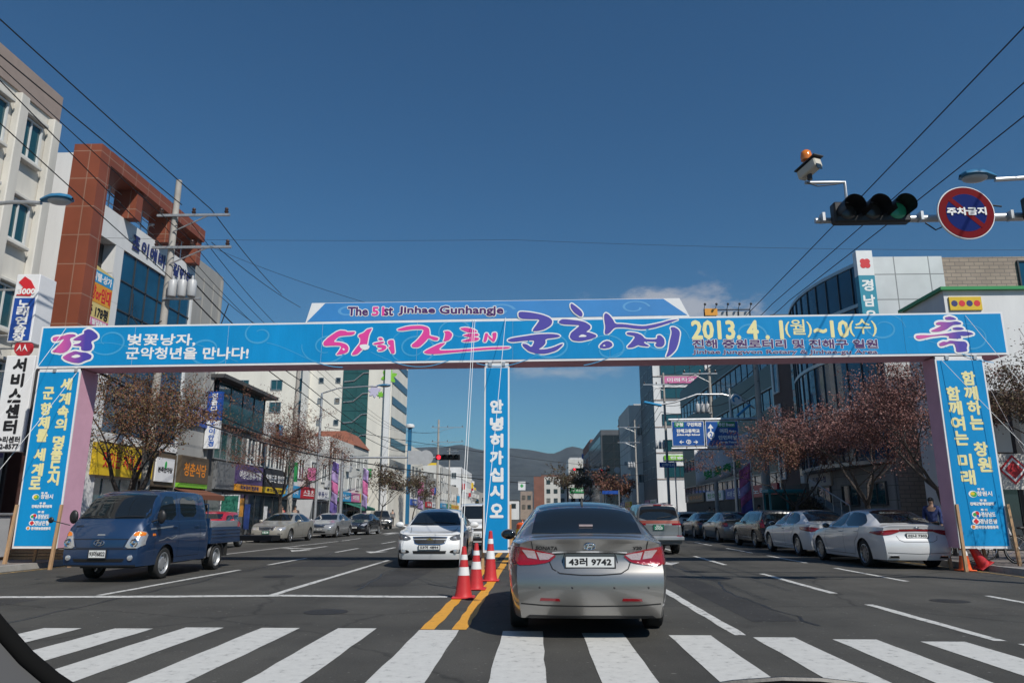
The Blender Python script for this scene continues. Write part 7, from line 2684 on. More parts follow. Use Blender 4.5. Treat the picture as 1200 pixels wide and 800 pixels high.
def lamp(label, x, y, z, tip, head_len, yaw, px_, tilt=8):
    t = thing('street_lamp', label, 'street lamp', (x, y, .13))
    q = MB(); q.tube([(0, 0, 0), (0, 0, z * .6), (0, 0, z - .4)], [.11, .09, .07], 12)
    q.tube([(0, 0, z - .42), (tip * .3, 0, z - .08), (tip * .8, 0, z + .03), (tip, 0, z)], .042, 8); q.build('pole', M['steel'], t)
    s2 = 1 if tip > 0 else -1
    q = MB()
    prof = [(0, .07, .05), (.15, .11, .09), (.4, .19, .12), (.7, .20, .11), (.92, .14, .08), (1.0, .03, .03)]
    ring = []
    n = 14
    for (f_, w, h_) in prof:
        ring += [(tip + s2 * f_ * head_len, w * math.cos(2 * PI * k / n), z + .05 + (h_ * math.sin(2 * PI * k / n) if math.sin(2 * PI * k / n) > 0 else .02 * math.sin(2 * PI * k / n)) + .03 * f_) for k in range(n)]
    q.add(ring, [(i * n + k, i * n + (k + 1) % n, (i + 1) * n + (k + 1) % n, (i + 1) * n + k) for i in range(len(prof) - 1) for k in range(n)], True)
    q.add(ring[:n], [tuple(range(n))], False)
    q.build('lamp_head', mat('blue lamp housing', (.03, .16, .30), .4), t)
    q = MB(); q.ball((tip + s2 * head_len * .58, 0, z + .035), (head_len * .36, .16, .07), 16, 8); q.build('lamp_glass', M['ceramic_grey'], t)
    return t
lamp('street lamp with a blue head reaching in from the left over the cream building', -12.75, 13.6, 7.35, 2.72, .64, 0, 0)
lamp('street lamp with a blue head reaching in from the right above the no parking sign', 11.6, 12.6, 7.1, -3.2, .62, 0, 0)
lamp('slim street lamp with a blue head above the left cherry trees', -13.9, 47, 9.3, 3.6, .9, 0, 0)

# far signals
def far_signal(label, x, y, z, tip, heads, lit, boards=()):
    t = thing('traffic_signal', label, 'traffic signal', (x, y, .1), group='far traffic signals')
    q = MB(); q.tube([(0, 0, 0), (0, 0, z + .4)], .14, 10); q.tube([(0, 0, z), (tip, 0, z)], .07, 8); q.build('mast', M['steel'], t)
    for hx in heads:
        signal(t, (hx, -.2, z), 4, (0, lit))
    for (bx_, shp) in boards:
        q = MB()
        if shp == 'disc':
            q.lathe([(.001, -.15), (.55, -.15), (.55, -.1), (.001, -.1)], 24, 'Y', (bx_, 0, z))
        else:
            q.box((bx_, -.12, z), (1.0, .04, 1.0))
        q.build('sign_back', M['ceramic_grey'], t)
    return t
far_signal('far traffic signal on an arm from the left, red and before the hills', -14.4, 55, 5.35, 8.7, (7.9,), 'lit_red', ((5.4, 'square'), (6.25, 'disc')))
far_signal('far red traffic signal left of the two on the right', 11, 118, 8.2, -5.6, (-4.2,), 'lit_red', ())
far_signal('far red traffic signal beside a round sign back', 11.4, 132, 8.9, -4.2, (.9,), 'lit_red', ((3.0, 'disc'),))
q = thing('street_name_sign', 'small blue street name blade on a pole right of the far junction', 'road sign', (10.6, 96, .1))
w = MB(); w.tube([(0, 0, 0), (0, 0, 4.3)], .06, 8); w.build('post', M['steel'], q)
w = MB(); w.box((-1.1, 0, 4.0), (2.0, .05, .42)); w.build('blade', M['s_blue'], q)
q = thing('street_name_sign', 'small blue street name blade hanging near the clinic tower', 'road sign', (12.3, 66, .1))
w = MB(); w.tube([(0, 0, 0), (0, 0, 5.9)], .06, 8); w.build('post', M['steel'], q)
w = MB(); w.box((-.6, 0, 5.5), (1.5, .05, .45)); bl = w.build('blade', M['s_blue'], q)
lettering('lettering', bl, '진해대로', (-.6, -.03, 5.5), UX, UZ, NF, w=1.1, h=.25, ink='ink_white', bold=.01)

# blue direction sign on its gantry
t = thing('direction_sign', 'blue overhead direction sign of two panels on a gantry arm at the right', 'road sign', (12.6, 41, .13))
q = MB(); q.tube([(0, 0, 0), (0, 0, 6.6)], [.17, .14], 12)
q.tube([(0, 0, 6.35), (-5.2, 0, 6.3)], .09, 10); q.tube([(-1.2, 0, 4.75), (-5.1, 0, 4.72)], .09, 10); q.build('gantry', M['steel'], t)
for (xa, xb_, rows) in ((-5.05, -3.28, (('구청', -.48, .5, .42, .18, 's_green'), ('구민회관', .35, .5, .8, .2, None), ('진해고등학교', .0, .15, 1.25, .20, None), ('Jinhae High School', .0, -.07, 1.25, .10, None), ('← ② →', 0, -.45, 1.0, .22, None))),
                        (-3.2, -1.4, (('부산 Busan', .25, .5, .85, .2, 's_green'), ('여좌', .1, .15, .45, .24, None), ('Yeojwa', .58, .12, .36, .12, None), ('안민터널', .28, -.22, 1.0, .22, None), ('Anmin Tunnel', .3, -.47, .9, .10, None)))):
    cx = (xa + xb_) / 2
    q = MB(); q.bx(xa, xb_, -.12, -.08, 4.85, 6.22); pn = q.build('panel', M['sheet_white'], t)
    q = MB(); q.bx(xa + .03, xb_ - .03, -.126, -.121, 4.88, 6.19); q.build('blue_face', mat('road sign blue', (.012, .085, .33), .4), pn)
    for (tx, dx, dz, w_, h_, bgm) in rows:
        if bgm:
            q = MB(); q.box((cx + dx, -.128, 5.53 + dz), (w_ + .1, .002, h_ + .1)); q.build('green_field', M[bgm], pn)
        lettering('lettering', pn, tx, (cx + dx, -.13, 5.53 + dz), UX, UZ, NF, w=w_, h=h_, ink='ink_white', bold=.012)
    if xa > -4:
        q = MB(); q.box((cx - .62, -.13, 5.5), (.07, .002, .7)); q.add([(cx - .78, -.13, 5.82), (cx - .62, -.13, 6.06), (cx - .46, -.13, 5.82)], [(0, 1, 2)], False)
        q.lathe([(.20, -.132), (.001, -.132)], 20, 'Y', (cx - .62, 0, 5.45)); q.build('arrow', M['ink_white'], pn)
        lettering('lettering', pn, '2', (cx - .62, -.134, 5.45), UX, UZ, NF, w=.14, h=.24, ink='ink_blue', bold=.01)
t = thing('street_lamp', 'street lamp with a curved double arm and a round emblem above the direction sign', 'street lamp', (11.4, 43, .13))
q = MB(); q.tube([(0, 0, 0), (0, 0, 8.4)], [.1, .06], 10)
q.tube([(1.4, 0, 7.2), (.7, 0, 7.75), (-.4, 0, 8.05), (-1.9, 0, 8.05), (-3.2, 0, 7.6), (-4.1, 0, 7.45)], .05, 8); q.build('pole', M['steel'], t)
for (x, z, ry) in ((-4.5, 7.5, 12), (.75, 7.1, -40)):
    q = MB(); q.box((x, 0, z), (1.05, .26, .13), ry=R(ry)); q.build('lamp_head', M['s_sky'], t, bevel=.03)
q = MB(); q.lathe([(.001, -.05), (.33, -.05), (.34, 0), (.001, 0)], 28, 'Y', (.35, 0, 7.75)); em = q.build('emblem', M['sheet_white'], t)
q = MB(); q.tube([(.35 + .18 * math.cos(a * .45), -.06, 7.75 + .18 * math.sin(a * .45)) for a in range(10)], .05, 6); q.build('emblem_swirl', M['s_sky'], em)

# --- cones
M['cone_red'] = mat('red cone plastic', (.50, .03, .035), .45, vary=.1)
M['cone_orange'] = mat('orange cone plastic', (.72, .11, .02), .45, vary=.1)
def cone(label, x, y, m, h=.76, rx=0, ry=0, grp=None, bands=((.44, .60), (.74, .84))):
    t = thing('traffic_cone', label, 'traffic cone', (x, y, .004), group=grp)
    q = MB()
    f = lambda z: .14 - (.14 - .032) * z / h
    q.lathe([(.145, .03), (.14, .045)] + [(f(z_), z_) for z_ in (.1, h * .5, h - .01)] + [(.02, h), (.001, h)], 22)
    q.build('cone_body', M[m], t)
    q = MB(); q.box((0, 0, .016), (.36, .36, .03)); q.build('base', M[m], t, bevel=.012)
    for (a, b_) in bands:
        q = MB(); q.lathe([(f(a * h) + .003, a * h), (f(b_ * h) + .003, b_ * h)], 22); q.build('white_band', M['sheet_white'], t, fixn=False)
    if rx or ry:
        t.rotation_euler = (R(rx), R(ry), 0)
    return t
GC = 'red traffic cones by the centre post'
cone('red traffic cone nearest the camera, standing on the stop line by the yellow lines', -1.17, 12.35, 'cone_red', .80, grp=GC)
cone('middle one of the three red cones in front of the centre post', -1.08, 13.75, 'cone_red', .80, grp=GC)
cone('red cone farthest from the camera, close before the centre post', -.93, 15.5, 'cone_red', .98, grp=GC)
cone('orange cone standing upright at the foot of the right banner leg', 10.22, 18.6, 'cone_orange', .80)
c_ = cone('dull red cone tipped over beneath the right banner panel', 10.75, 18.75, 'cone_red', .90, rx=8, ry=-32, bands=())
c_.location.z = .12
cone('small orange cone far ahead on the centre line, beyond the post', -1.1, 62, 'cone_orange', .9)
t = thing('barrier_drum', 'orange and yellow barrier drum behind the centre post beside the silver saloon', 'barrier', (-.28, 20.6, 0))
q = MB(); q.lathe([(.34, 0), (.34, .06), (.27, .08), (.26, .5), (.25, 1.05), (.2, 1.1), (.001, 1.1)], 22); q.build('drum', M['cone_orange'], t)
for z in (.35, .75):
    q = MB(); q.lathe([(.268, z), (.264, z + .18)], 22); q.build('reflective_band', M['ink_yellow'], t, fixn=False)
t = thing('marker_stick', 'slim white delineator stick leaning among the red cones', 'marker post', (-1.38, 13.85, 0))
q = MB(); q.tube([(0, 0, 0), (.02, .02, 1.25)], [.03, .022], 8); q.build('stick', M['rope'], t)

# --- banners, kiosk, boxes
for nm, c_ in dict(b_violet=(.10, .07, .26), b_lilac=(.30, .22, .42), b_pink=(.42, .10, .24)).items():
    M[nm] = mat('banner cloth ' + nm[2:], c_, .75, vary=.45, vscale=3)
def flagpole(label, x, y, h, cols, w=.75, l=2.6, sk=0.0, face=1):
    t = thing('banner_pole', label, 'banner', (x, y, .13))
    q = MB(); q.tube([(0, 0, 0), (0, 0, h)], .04, 8); q.tube([(0, 0, h - .1), (face * w, 0, h - .1 + sk)], .018, 6); q.build('pole', M['steel'], t)
    for k, m_ in enumerate(cols):
        q = MB()
        z1 = h - .12 - l * k / len(cols)
        z0 = h - .12 - l * (k + 1) / len(cols)
        n = 6
        vs = []
        for j in range(n + 1):
            for i in range(5):
                f_ = i / 4
                zz = z1 + (z0 - z1) * j / n
                vs.append((face * (.05 + w * f_), .06 * math.sin(f_ * 5 + zz * 3), zz + sk * f_))
        fs = [(j * 5 + i, j * 5 + i + 1, (j + 1) * 5 + i + 1, (j + 1) * 5 + i) for j in range(n) for i in range(4)]
        q.add(vs, fs, True)
        o = q.build('cloth', M[m_], t)
        sm_ = o.modifiers.new('thickness', 'SOLIDIFY'); sm_.thickness = .006
    return t
flagpole('violet and pink festival banner on a pole behind the left parked cars', -13.7, 49.5, 4.9, ('b_violet', 'b_lilac', 'b_pink', 'b_lilac', 'b_violet'), .46, 3.4, -.3)
flagpole('pink and blue festival banner on a pole before the parked cars on the right', 11.7, 40.8, 4.1, ('b_pink', 'b_pink', 'b_lilac', 'b_pink', 'b_violet', 's_blue'), .62, 2.9, -.5, -1)
flagpole('pale purple festival banner farther along the left pavement', -14.5, 62, 5.2, ('b_lilac', 'b_pink', 'b_lilac'), .45, 3.2, -.3)
flagpole('pink banner farthest along the left pavement', -14.6, 92, 5.4, ('b_pink', 'b_lilac'), .7, 3.4, -.2)
t = thing('white_banner', 'large white cloth banner slung between poles above the pavement on the right', 'banner', (12.0, 46.0, 3))
q = MB(); vs = []
for j in range(7):
    for i in range(13):
        vs.append((-2.2 + 3.6 * i / 12, .10 * math.sin(i * .8) + .06 * math.sin(j), 2.2 - 2.2 * j / 6 + .10 * i - .12 * math.sin(PI * i / 12)))
q.add(vs, [(j * 13 + i, j * 13 + i + 1, (j + 1) * 13 + i + 1, (j + 1) * 13 + i) for j in range(6) for i in range(12)], True)
o = q.build('cloth', M['sheet_white'], t); o.modifiers.new('thickness', 'SOLIDIFY').thickness = .006
lettering('lettering', o, '벚꽃축제', (-.6, -.16, 1.0), Vector((1, 0, .33)), UZ, NF, w=2.2, h=.5, ink='ink_green', bold=.02, depth=.02)
t = thing('phone_booth', 'green framed phone booth on the right pavement beneath the cherry tree', 'phone booth', (12.6, 38.5, .13))
for xx in (-.85, 0, .85):
    for yy in (-.45, .45):
        q = MB(); q.bx(xx - .04, xx + .04, yy - .04, yy + .04, 0, 2.25); q.build('post', M['s_teal'], t)
q = MB(); q.bx(-.95, .95, -.55, .55, 2.25, 2.42); q.build('roof', M['s_teal'], t, bevel=.03)
for xx in (-.43, .43):
    q = MB(); q.bx(xx - .36, xx + .36, -.455, -.44, .25, 2.1); q.build('pane', M['glass_green'], t)
    q = MB(); q.bx(xx - .36, xx + .36, -.47, -.43, 1.05, 1.12); q.build('rail', M['s_teal'], t)
q = MB(); q.bx(-.9, .9, .42, .44, .1, 2.2); q.build('back_panel', M['glass_green'], t)
t = thing('notice_board', 'green notice board in a white frame by the shop on the left', 'notice board', (-15.9, 38.6, .13))
q = MB(); q.bx(-.5, .5, -.03, .03, 1.1, 2.2); q.build('frame', M['sheet_white'], t)
q = MB(); q.bx(-.44, .44, -.036, -.031, 1.16, 2.14); q.build('board', M['awning_green'], t)
for x in (-.45, .45):
    q = MB(); q.bx(x - .03, x + .03, -.02, .02, 0, 1.1); q.build('post', M['sheet_white'], t)
t = thing('cabinet', 'grey steel utility cabinet on the left pavement behind the banner leg', 'cabinet', (-14.6, 19.6, .13))
q = MB(); q.bx(-.5, .5, -.25, .25, .08, 1.15); q.build('housing', M['ceramic_grey'], t, bevel=.02)
q = MB(); q.bx(-.55, .55, -.3, .3, 1.15, 1.22); q.build('lid', M['steel'], t, bevel=.015)
q = MB(); q.bx(-.44, -.02, -.262, -.252, .15, 1.08); q.build('door', M['shutter'], t)
q = MB(); q.bx(.02, .44, -.262, -.252, .15, 1.08); q.build('door', M['shutter'], t)
t = thing('timber_stack', 'stack of rough boards lying on the pavement behind the left banner leg', 'boards', (-13.6, 20.3, .13))
for k in range(4):
    q = MB(); q.box((.1 * (k % 2), .05 * k, .04 + k * .085), (1.9 - .15 * k, .3, .07), rz=R(3 * k)); q.build('board', M['wood'], t)
t = thing('a_frame_board', 'grey slanted display board on the pavement before the left shops', 'display board', (-14.6, 46.4, .13))
q = MB(); q.hexa([(-.5, -.35, 0), (.5, -.35, 0), (.5, -.30, 0), (-.5, -.30, 0), (-.3, 0, 2.1), (.7, 0, 2.1), (.7, .05, 2.1), (-.3, .05, 2.1)]); q.build('panel', M['ceramic_grey'], t)
q = MB(); q.tube([(.0, .5, 0), (.1, .05, 1.9)], .03, 6); q.tube([(.45, .5, 0), (.55, .05, 1.9)], .03, 6); q.build('leg', M['steel'], t)

# --- bicycles behind the right banner leg
def bicycle(label, x, y, rz, m):
    t = thing('bicycle', label, 'bicycle', (x, y, .13), rz, group='bicycles behind the right banner leg')
    for cx in (-.52, .52):
        q = MB(); q.tube([(cx + .33 * math.cos(2 * PI * k / 28), 0, .34 + .33 * math.sin(2 * PI * k / 28)) for k in range(29)], .018, 6, False); wh = q.build('wheel', M['rubber'], t)
        q = MB()
        q.tube([(cx + .305 * math.cos(2 * PI * k / 28), 0, .34 + .305 * math.sin(2 * PI * k / 28)) for k in range(29)], .010, 5, False)
        for k in range(12):
            a = 2 * PI * k / 12
            q.tube([(cx, 0, .34), (cx + .3 * math.cos(a), 0, .34 + .3 * math.sin(a))], .0025, 4)
        q.build('rim', M['chrome'], wh)
    q = MB()
    for a, b_ in (((-.52, .34), (-.12, .32)), ((-.12, .32), (-.25, .78)), ((-.52, .34), (-.22, .70)), ((-.12, .32), (.36, .74)), ((-.24, .72), (.34, .80)), ((.36, .72), (.52, .34)), ((.33, .86), (.38, .68))):
        q.tube([(a[0], 0, a[1]), (b_[0], 0, b_[1])], .018, 7)
    q.build('frame', M[m], t)
    q = MB(); q.tube([(.26, .27, .98), (.33, .20, 1.0), (.34, 0, .95), (.33, -.20, 1.0), (.26, -.27, .98)], .013, 6); q.tube([(.34, 0, .95), (.34, 0, .84)], .014, 6); q.build('handlebar', M['chrome'], t)
    q = MB(); q.ball((-.28, 0, .86), (.14, .08, .04), 12, 6); q.tube([(-.27, 0, .84), (-.25, 0, .76)], .014, 6); q.build('saddle', M['black'], t)
    q = MB(); q.tube([(-.12, -.12, .2), (-.12, -.06, .2), (-.12, -.06, .32), (-.12, .06, .32), (-.12, .06, .44), (-.12, .12, .44)], .012, 6); q.build('crank', M['steel'], t)
    return t
bicycle('green bicycle between the pearl white saloon and the right banner leg', 10.95, 20.4, R(12), 's_green')
bicycle('white bicycle behind the props of the right banner leg', 11.55, 19.5, R(-8), 'sheet_white')
bicycle('dark bicycle at the right edge beyond the banner leg', 12.3, 19.2, R(10), 'dark_metal')
bicycle('silver bicycle leaning at the back, seen under the right banner panel', 11.3, 20.6, R(-14), 'frame_alu')
# ---------------------------------------------------------------- trees
def leaf_mat(name, a, b_, c_):
    m = bpy.data.materials.new(name)
    m.use_nodes = True
    nt = m.node_tree
    p = nt.nodes['Principled BSDF']
    p.inputs['Roughness'].default_value = 0.6
    p.inputs['Specular IOR Level'].default_value = 0.25
    at_ = nt.nodes.new('ShaderNodeNewGeometry')
    r = nt.nodes.new('ShaderNodeValToRGB')
    nt.links.new(at_.outputs['Random Per Island'], r.inputs[0])
    r.color_ramp.elements[0].color = (*a, 1)
    r.color_ramp.elements[1].color = (*c_, 1)
    r.color_ramp.elements[1].position = .95
    e = r.color_ramp.elements.new(.5)
    e.color = (*b_, 1)
    nt.links.new(r.outputs[0], p.inputs['Base Color'])
    return m
M['bark'] = mat('cherry bark', (.055, .045, .04), .9, vary=.3, vscale=8, bump=.5, bscale=25, stretch=(1, 1, .3))
M['leaf_rust'] = leaf_mat('rusty young leaves', (.15, .062, .05), (.18, .08, .062), (.15, .10, .05))
M['leaf_pink'] = leaf_mat('faded pink blossom', (.15, .066, .056), (.20, .095, .085), (.27, .155, .145))
M['leaf_olive'] = leaf_mat('rust and olive young leaves', (.15, .062, .045), (.16, .078, .048), (.14, .115, .042))
M['leaf_dark'] = leaf_mat('dull brown twigs and leaves', (.07, .045, .03), (.10, .065, .045), (.10, .09, .04))

def tree(label, x, y, h, spread_, fork, leafm, seed, leaves=5200, trunk=.15, lsize=.031, name='cherry_tree', cat='tree', group='cherry trees along the pavements', lean=(0, 0)):
    rg = random.Random(seed)
    t = thing(name, label, cat, (x, y, .1), group=group)
    q = MB()
    tips = []
    def grow(p, d, length, r, depth):
        pts = [p]
        rs = [r]
        n = 4
        cur, dd = p.copy(), d.copy()
        for k in range(n):
            dd = (dd + Vector((rg.uniform(-.22, .22), rg.uniform(-.22, .22), rg.uniform(-.08, .14)))).normalized()
            cur = cur + dd * (length / n)
            pts.append(cur.copy())
            rs.append(r * (1 - .4 * (k + 1) / n))
        q.tube(pts, [max(v, .007) for v in rs], 7 if r > .03 else 4, cap=False)
        if depth >= 3:
            for k in range(1, len(pts)):
                tips.append((pts[k], depth))
        if depth < 5:
            kids = (4 if depth == 0 else 3)
            for k in range(kids):
                a = 2 * PI * (k + rg.random() * .7) / kids
                out = Vector((math.cos(a), math.sin(a), rg.uniform(.15, .75) if depth == 0 else rg.uniform(-.05, .6)))
                nd = (dd * (.35 if depth == 0 else .6) + out.normalized() * rg.uniform(.7, 1.0)).normalized()
                src = pts[-1] if k < 2 or depth == 0 else pts[rg.choice([2, 3])]
                grow(src, nd, length * rg.uniform(.5, .95) if depth else (h - fork) * .48 * rg.uniform(.85, 1.15) , rs[-1] * rg.uniform(.6, .8), depth + 1)
    grow(Vector((0, 0, 0)), Vector((lean[0], lean[1], 1)).normalized(), fork, trunk, 0)
    # fit the grown limbs into the crown's height and spread
    mxr = sorted(math.hypot(p.x, p.y) for p, _ in tips)[int(len(tips) * .90)]
    mxz = sorted(p.z for p, _ in tips)[int(len(tips) * .95)]
    sx, sz = spread_ / mxr, (h - fork) / max(.1, mxz - fork)
    def fitp(v):
        k = min(1, max(0, (v.z - fork * .6) / max(.2, fork * .5)))
        z = v.z if v.z < fork else fork + (v.z - fork) * sz
        return Vector((v.x * (1 + (sx - 1) * k), v.y * (1 + (sx - 1) * k), z))
    q.v = [fitp(v) for v in q.v]
    q.build('trunk', M['bark'], t, fixn=False)
    f = MB()
    per = max(1, leaves // max(1, len(tips)))
    for p, dp in tips:
        c = fitp(p)
        dens = per * rg.choice((.05, .4, .8, 1.1, 1.6))
        for k in range(int(dens) + 1):
            o = c + Vector((rg.gauss(0, .14), rg.gauss(0, .14), rg.gauss(0, .11)))
            s_ = lsize * rg.uniform(.6, 1.5)
            a = Vector((rg.gauss(0, 1), rg.gauss(0, 1), rg.gauss(0, 1))).normalized()
            b2 = a.orthogonal().normalized()
            b2 = (Matrix.Rotation(rg.uniform(0, 6.28), 3, a) @ b2)
            e = a.cross(b2)
            f.add([o - b2 * s_, o + e * s_ * .6, o + b2 * s_, o - e * s_ * .6], [(0, 1, 2, 3)], False)
    f.build('crown', M[leafm], t, fixn=False)
    return t
tree('olive and rust leaved cherry tree behind the blue truck', -13.0, 23.6, 5.7, 2.6, 1.5, 'leaf_olive', 11, 20000, .22)
tree('rusty cherry tree above the champagne saloon on the left', -13.3, 38.4, 6.5, 3.0, 2.0, 'leaf_rust', 23, 26000, .16)
tree('rust brown cherry tree left of the others on the right, by the phone booth', 11.5, 33.6, 5.2, 2.8, 1.6, 'leaf_rust', 5, 26000, .12)
tree('pinkish cherry tree in the middle of the right row, above the pearl white saloon', 11.7, 26.6, 5.3, 2.8, 1.6, 'leaf_pink', 31, 26000, .14)
tree('pink tinged cherry tree just left of the right banner leg', 12.4, 22.9, 5.6, 2.3, 2.0, 'leaf_pink', 44, 20000, .14)
tree('cherry tree just outside the right edge, shading the kerb', 15.0, 14.2, 5.6, 2.4, 1.9, 'leaf_dark', 61, 6000, .15)
tree('dark brown cherry tree right of the right banner leg', 14.0, 20.2, 5.2, 2.2, 2.0, 'leaf_dark', 52, 19000, .15)
tree('bushy rust tree far away right of the silver saloon roof', 6.8, 118, 8.2, 4.6, 2.2, 'leaf_dark', 8, 5000, .2, .14)
tree('pinkish tree far away beside the street name blade', 10.6, 104, 6.3, 3.2, 2.0, 'leaf_rust', 9, 4000, .15, .12)
tree('small bare tree in front of the far left buildings', -13.6, 66, 5.2, 2.2, 1.9, 'leaf_dark', 14, 2500, .1, .07)
tree('small bare tree past the far left traffic signal', -14.2, 86, 5.4, 2.3, 1.9, 'leaf_dark', 15, 2500, .1, .08)
tree('dark shrubby tree on the pavement under the bank stair', 13.3, 36.2, 2.0, .9, .5, 'leaf_dark', 16, 2200, .05, .05, name='shrub', cat='shrub', group='shrubs on the right pavement')

# ---------------------------------------------------------------- people
def skinned(name, joints, edges, radii, m, parent, root=0, sub=1):
    me = bpy.data.meshes.new(name)
    me.from_pydata(joints, edges, [])
    o = bpy.data.objects.new(name, me)
    COL.objects.link(o)
    o.modifiers.new('skin', 'SKIN')
    for i, r_ in enumerate(radii):
        me.skin_vertices[0].data[i].radius = (r_, r_) if not isinstance(r_, tuple) else r_
        me.skin_vertices[0].data[i].use_root = (i == root)
    sb = o.modifiers.new('smooth', 'SUBSURF')
    sb.levels = sb.render_levels = sub
    dg = bpy.context.evaluated_depsgraph_get()
    nm = bpy.data.meshes.new_from_object(o.evaluated_get(dg))
    bpy.data.objects.remove(o)
    nm.materials.clear()
    nm.materials.append(m)
    for p in nm.polygons:
        p.use_smooth = True
    return link(name, nm, parent)

def person(label, x, y, rz, top, trousers, h=1.68, stride=.16, z0=.13, seat=False, armbend=.1, hairc='hair'):
    t = thing('person', label, 'person', (x, y, z0), rz)
    k = h / 1.7
    hip, sh = (.92, 1.40)
    if seat:
        hip, sh = .48, .98
    def arm(s2):
        a = s2 * .19
        return [(a, 0, sh), (s2 * .24, .02, sh - .28), (s2 * .25, -.06 - armbend, sh - .52), (s2 * .25, -.09 - armbend, sh - .60)]
    def leg_(s2):
        st_ = s2 * stride
        if seat:
            return [(s2 * .09, 0, hip), (s2 * .11, -.40, hip + .02), (s2 * .11, -.42, .06), (s2 * .11, -.55, .03)]
        return [(s2 * .085, 0, hip - .04), (s2 * .09, -st_ * .55, .50), (s2 * .09, -st_ + (.06 if st_ < 0 else 0), .07), (s2 * .09, -st_ - .13, .03)]
    J = [(0, 0, hip), (0, 0, hip + .24), (0, 0, sh - .04), (0, -.01, sh + .10), (0, -.02, sh + .18), (0, -.02, sh + .27)]
    J += arm(1) + arm(-1) + leg_(1) + leg_(-1)
    Ed = [(0, 1), (1, 2), (2, 3), (3, 4), (4, 5), (2, 6), (6, 7), (7, 8), (8, 9), (2, 10), (10, 11), (11, 12), (12, 13), (0, 14), (14, 15), (15, 16), (16, 17), (0, 18), (18, 19), (19, 20), (20, 21)]
    Ra = [(.13, .09), (.12, .09), (.13, .09), .05, (.075, .09), (.07, .085), .055, .042, .034, .03, .055, .042, .034, .03, .08, .058, .042, .036, .08, .058, .042, .036]
    J = [(a * k, b_ * k, c_ * k) for a, b_, c_ in J]
    body = skinned('body', J, Ed, [tuple(v * k for v in r_) if isinstance(r_, tuple) else r_ * k for r_ in Ra], M['skin'], t)
    n = MB(); hd = Vector(J[4])
    n.ball(hd + Vector((0, -.095 * k, .0)), (.013 * k, .02 * k, .022 * k), 8, 6); n.build('nose', M['skin'], body)
    n = MB()
    for s2 in (-1, 1):
        n.ball(hd + Vector((s2 * .03 * k, -.083 * k, .035 * k)), .009 * k, 8, 6)
    n.build('eyes', M['ink_black'], body)
    hr = MB()
    c0 = hd + Vector((0, .02, .075 * k))
    hr.ball(c0, (.092 * k, .105 * k, .085 * k), 14, 9); hr.ball(c0 + Vector((0, .045, -.06)), (.082 * k, .06 * k, .085 * k), 12, 7); hr.build('hair', M[hairc], t)
    tj = [0, 1, 2, 3, 6, 7, 8, 10, 11, 12]
    mp = {a: i for i, a in enumerate(tj)}
    skinned('jacket', [J[a] for a in tj], [(mp[a], mp[b_]) for a, b_ in Ed if a in mp and b_ in mp], [(.155 * k, .115 * k), (.15 * k, .115 * k), (.16 * k, .115 * k), .066 * k, .08 * k, .06 * k, .05 * k, .08 * k, .06 * k, .05 * k], top, t, 1)
    lj = [0, 14, 15, 16, 18, 19, 20]
    mp = {a: i for i, a in enumerate(lj)}
    skinned('trousers', [J[a] for a in lj], [(mp[a], mp[b_]) for a, b_ in Ed if a in mp and b_ in mp], [(.14 * k, .11 * k), .095 * k, .075 * k, .062 * k, .095 * k, .075 * k, .062 * k], trousers, t, 0)
    sh_ = MB()
    for s2, i in ((1, 17), (-1, 21)):
        c0 = Vector(J[i])
        sh_.ball((c0.x, c0.y + .05, .035), (.045, .13, .04), 10, 6)
    sh_.build('shoes', M['ink_black'], t)
    return t
cl = lambda n, c_: mat(n, c_, .85, vary=.12, vscale=12)
NV, DK, RD, BG, GY = cl('navy cloth', (.03, .05, .16)), cl('charcoal cloth', (.03, .03, .033)), cl('red cloth', (.38, .03, .03)), cl('beige cloth', (.40, .34, .26)), cl('grey cloth', (.16, .16, .17))
person('person in a navy jacket standing by the dark shop entrance behind the pearl white saloon', 12.55, 24.3, R(-35), NV, DK)
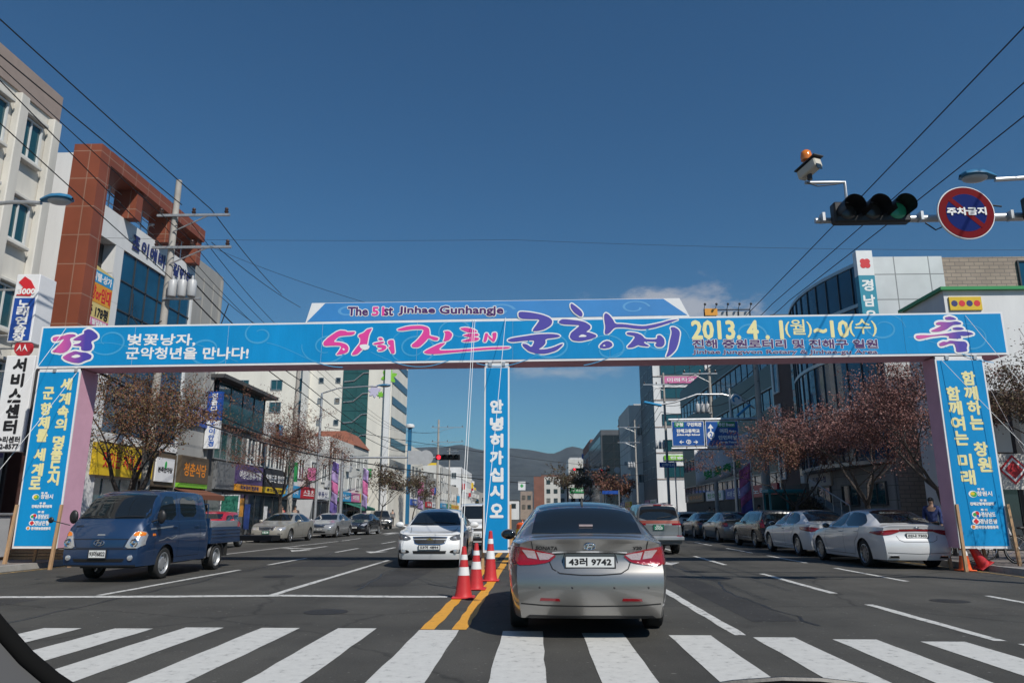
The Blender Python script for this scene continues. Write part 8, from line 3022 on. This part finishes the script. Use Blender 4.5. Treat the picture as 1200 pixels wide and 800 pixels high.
person('person in dark clothes walking on the pavement left of the banner poles', -14.3, 44.3, R(20), DK, DK, stride=.2)
person('person in a red jacket standing before the dark shop on the left', -15.4, 45.2, R(60), RD, GY)
person('person in charcoal standing behind the red hatchback, head above the truck bed', -15.2, 29.5, R(10), DK, GY)
person('person in a red top beside the one in charcoal, above the truck bed', -14.6, 30.2, R(-20), RD, DK, h=1.6)
person('person in a beige jacket walking far along the right pavement by the parked row', 11.9, 52, R(0), BG, DK, stride=.2)

person('person in a grey coat by the far shops left of the blue lift shaft', -14.9, 78, R(10), GY, DK, stride=.2)
person('person in navy beside the banner pole on the left pavement', -14.2, 52.5, R(-30), NV, GY)
person('person in beige standing on the right pavement near the phone booth', 12.2, 41.6, R(15), BG, DK)
person('person in dark clothes before the green building shops on the right', 13.6, 58, R(0), DK, NV, stride=.2)

# ---------------------------------------------------------------- the car the picture was taken from
t = thing('car_dashboard', 'black windscreen rim and dashboard of the car the picture is taken from, lower left corner', 'dashboard', (0, .6, 0.6))
q = MB()
rim = [at(x, y, .62) for x, y in ((-70, 640), (-35, 694), (0, 736), (30, 770), (62, 797), (100, 822), (150, 845), (260, 872))]
q.tube(rim, .0065, 10)
q.build('windscreen_rim', mat('matt black rubber', (.006, .006, .006), .95, spec=.1), t, True)
d = MB()
nn = len(rim)
vs = [p + Vector((0, -.003, -.004)) for p in rim] + [p + Vector((-.02, -.12, -.05)) for p in rim]
vs += [Vector((v.x, v.y, v.z - .05)) for v in vs]
fs = [(i, i + 1, nn + i + 1, nn + i) for i in range(nn - 1)] + [(2 * nn + i, 3 * nn + i, 3 * nn + i + 1, 2 * nn + i + 1) for i in range(nn - 1)]
fs += [(i, 2 * nn + i, 2 * nn + i + 1, i + 1) for i in range(nn - 1)]
d.add(vs, fs, True)
d.build('dashboard', mat('grey dashboard', (.06, .06, .062), .7), t, True)
w = MB()
w.tube([at(x, y, .72) for x, y in ((780, 812), (860, 800), (915, 796), (960, 797), (1040, 806))], .003, 6)
w.build('wiper', M['black'], t, True)
for o in _TXO:
    bpy.data.objects.remove(o)
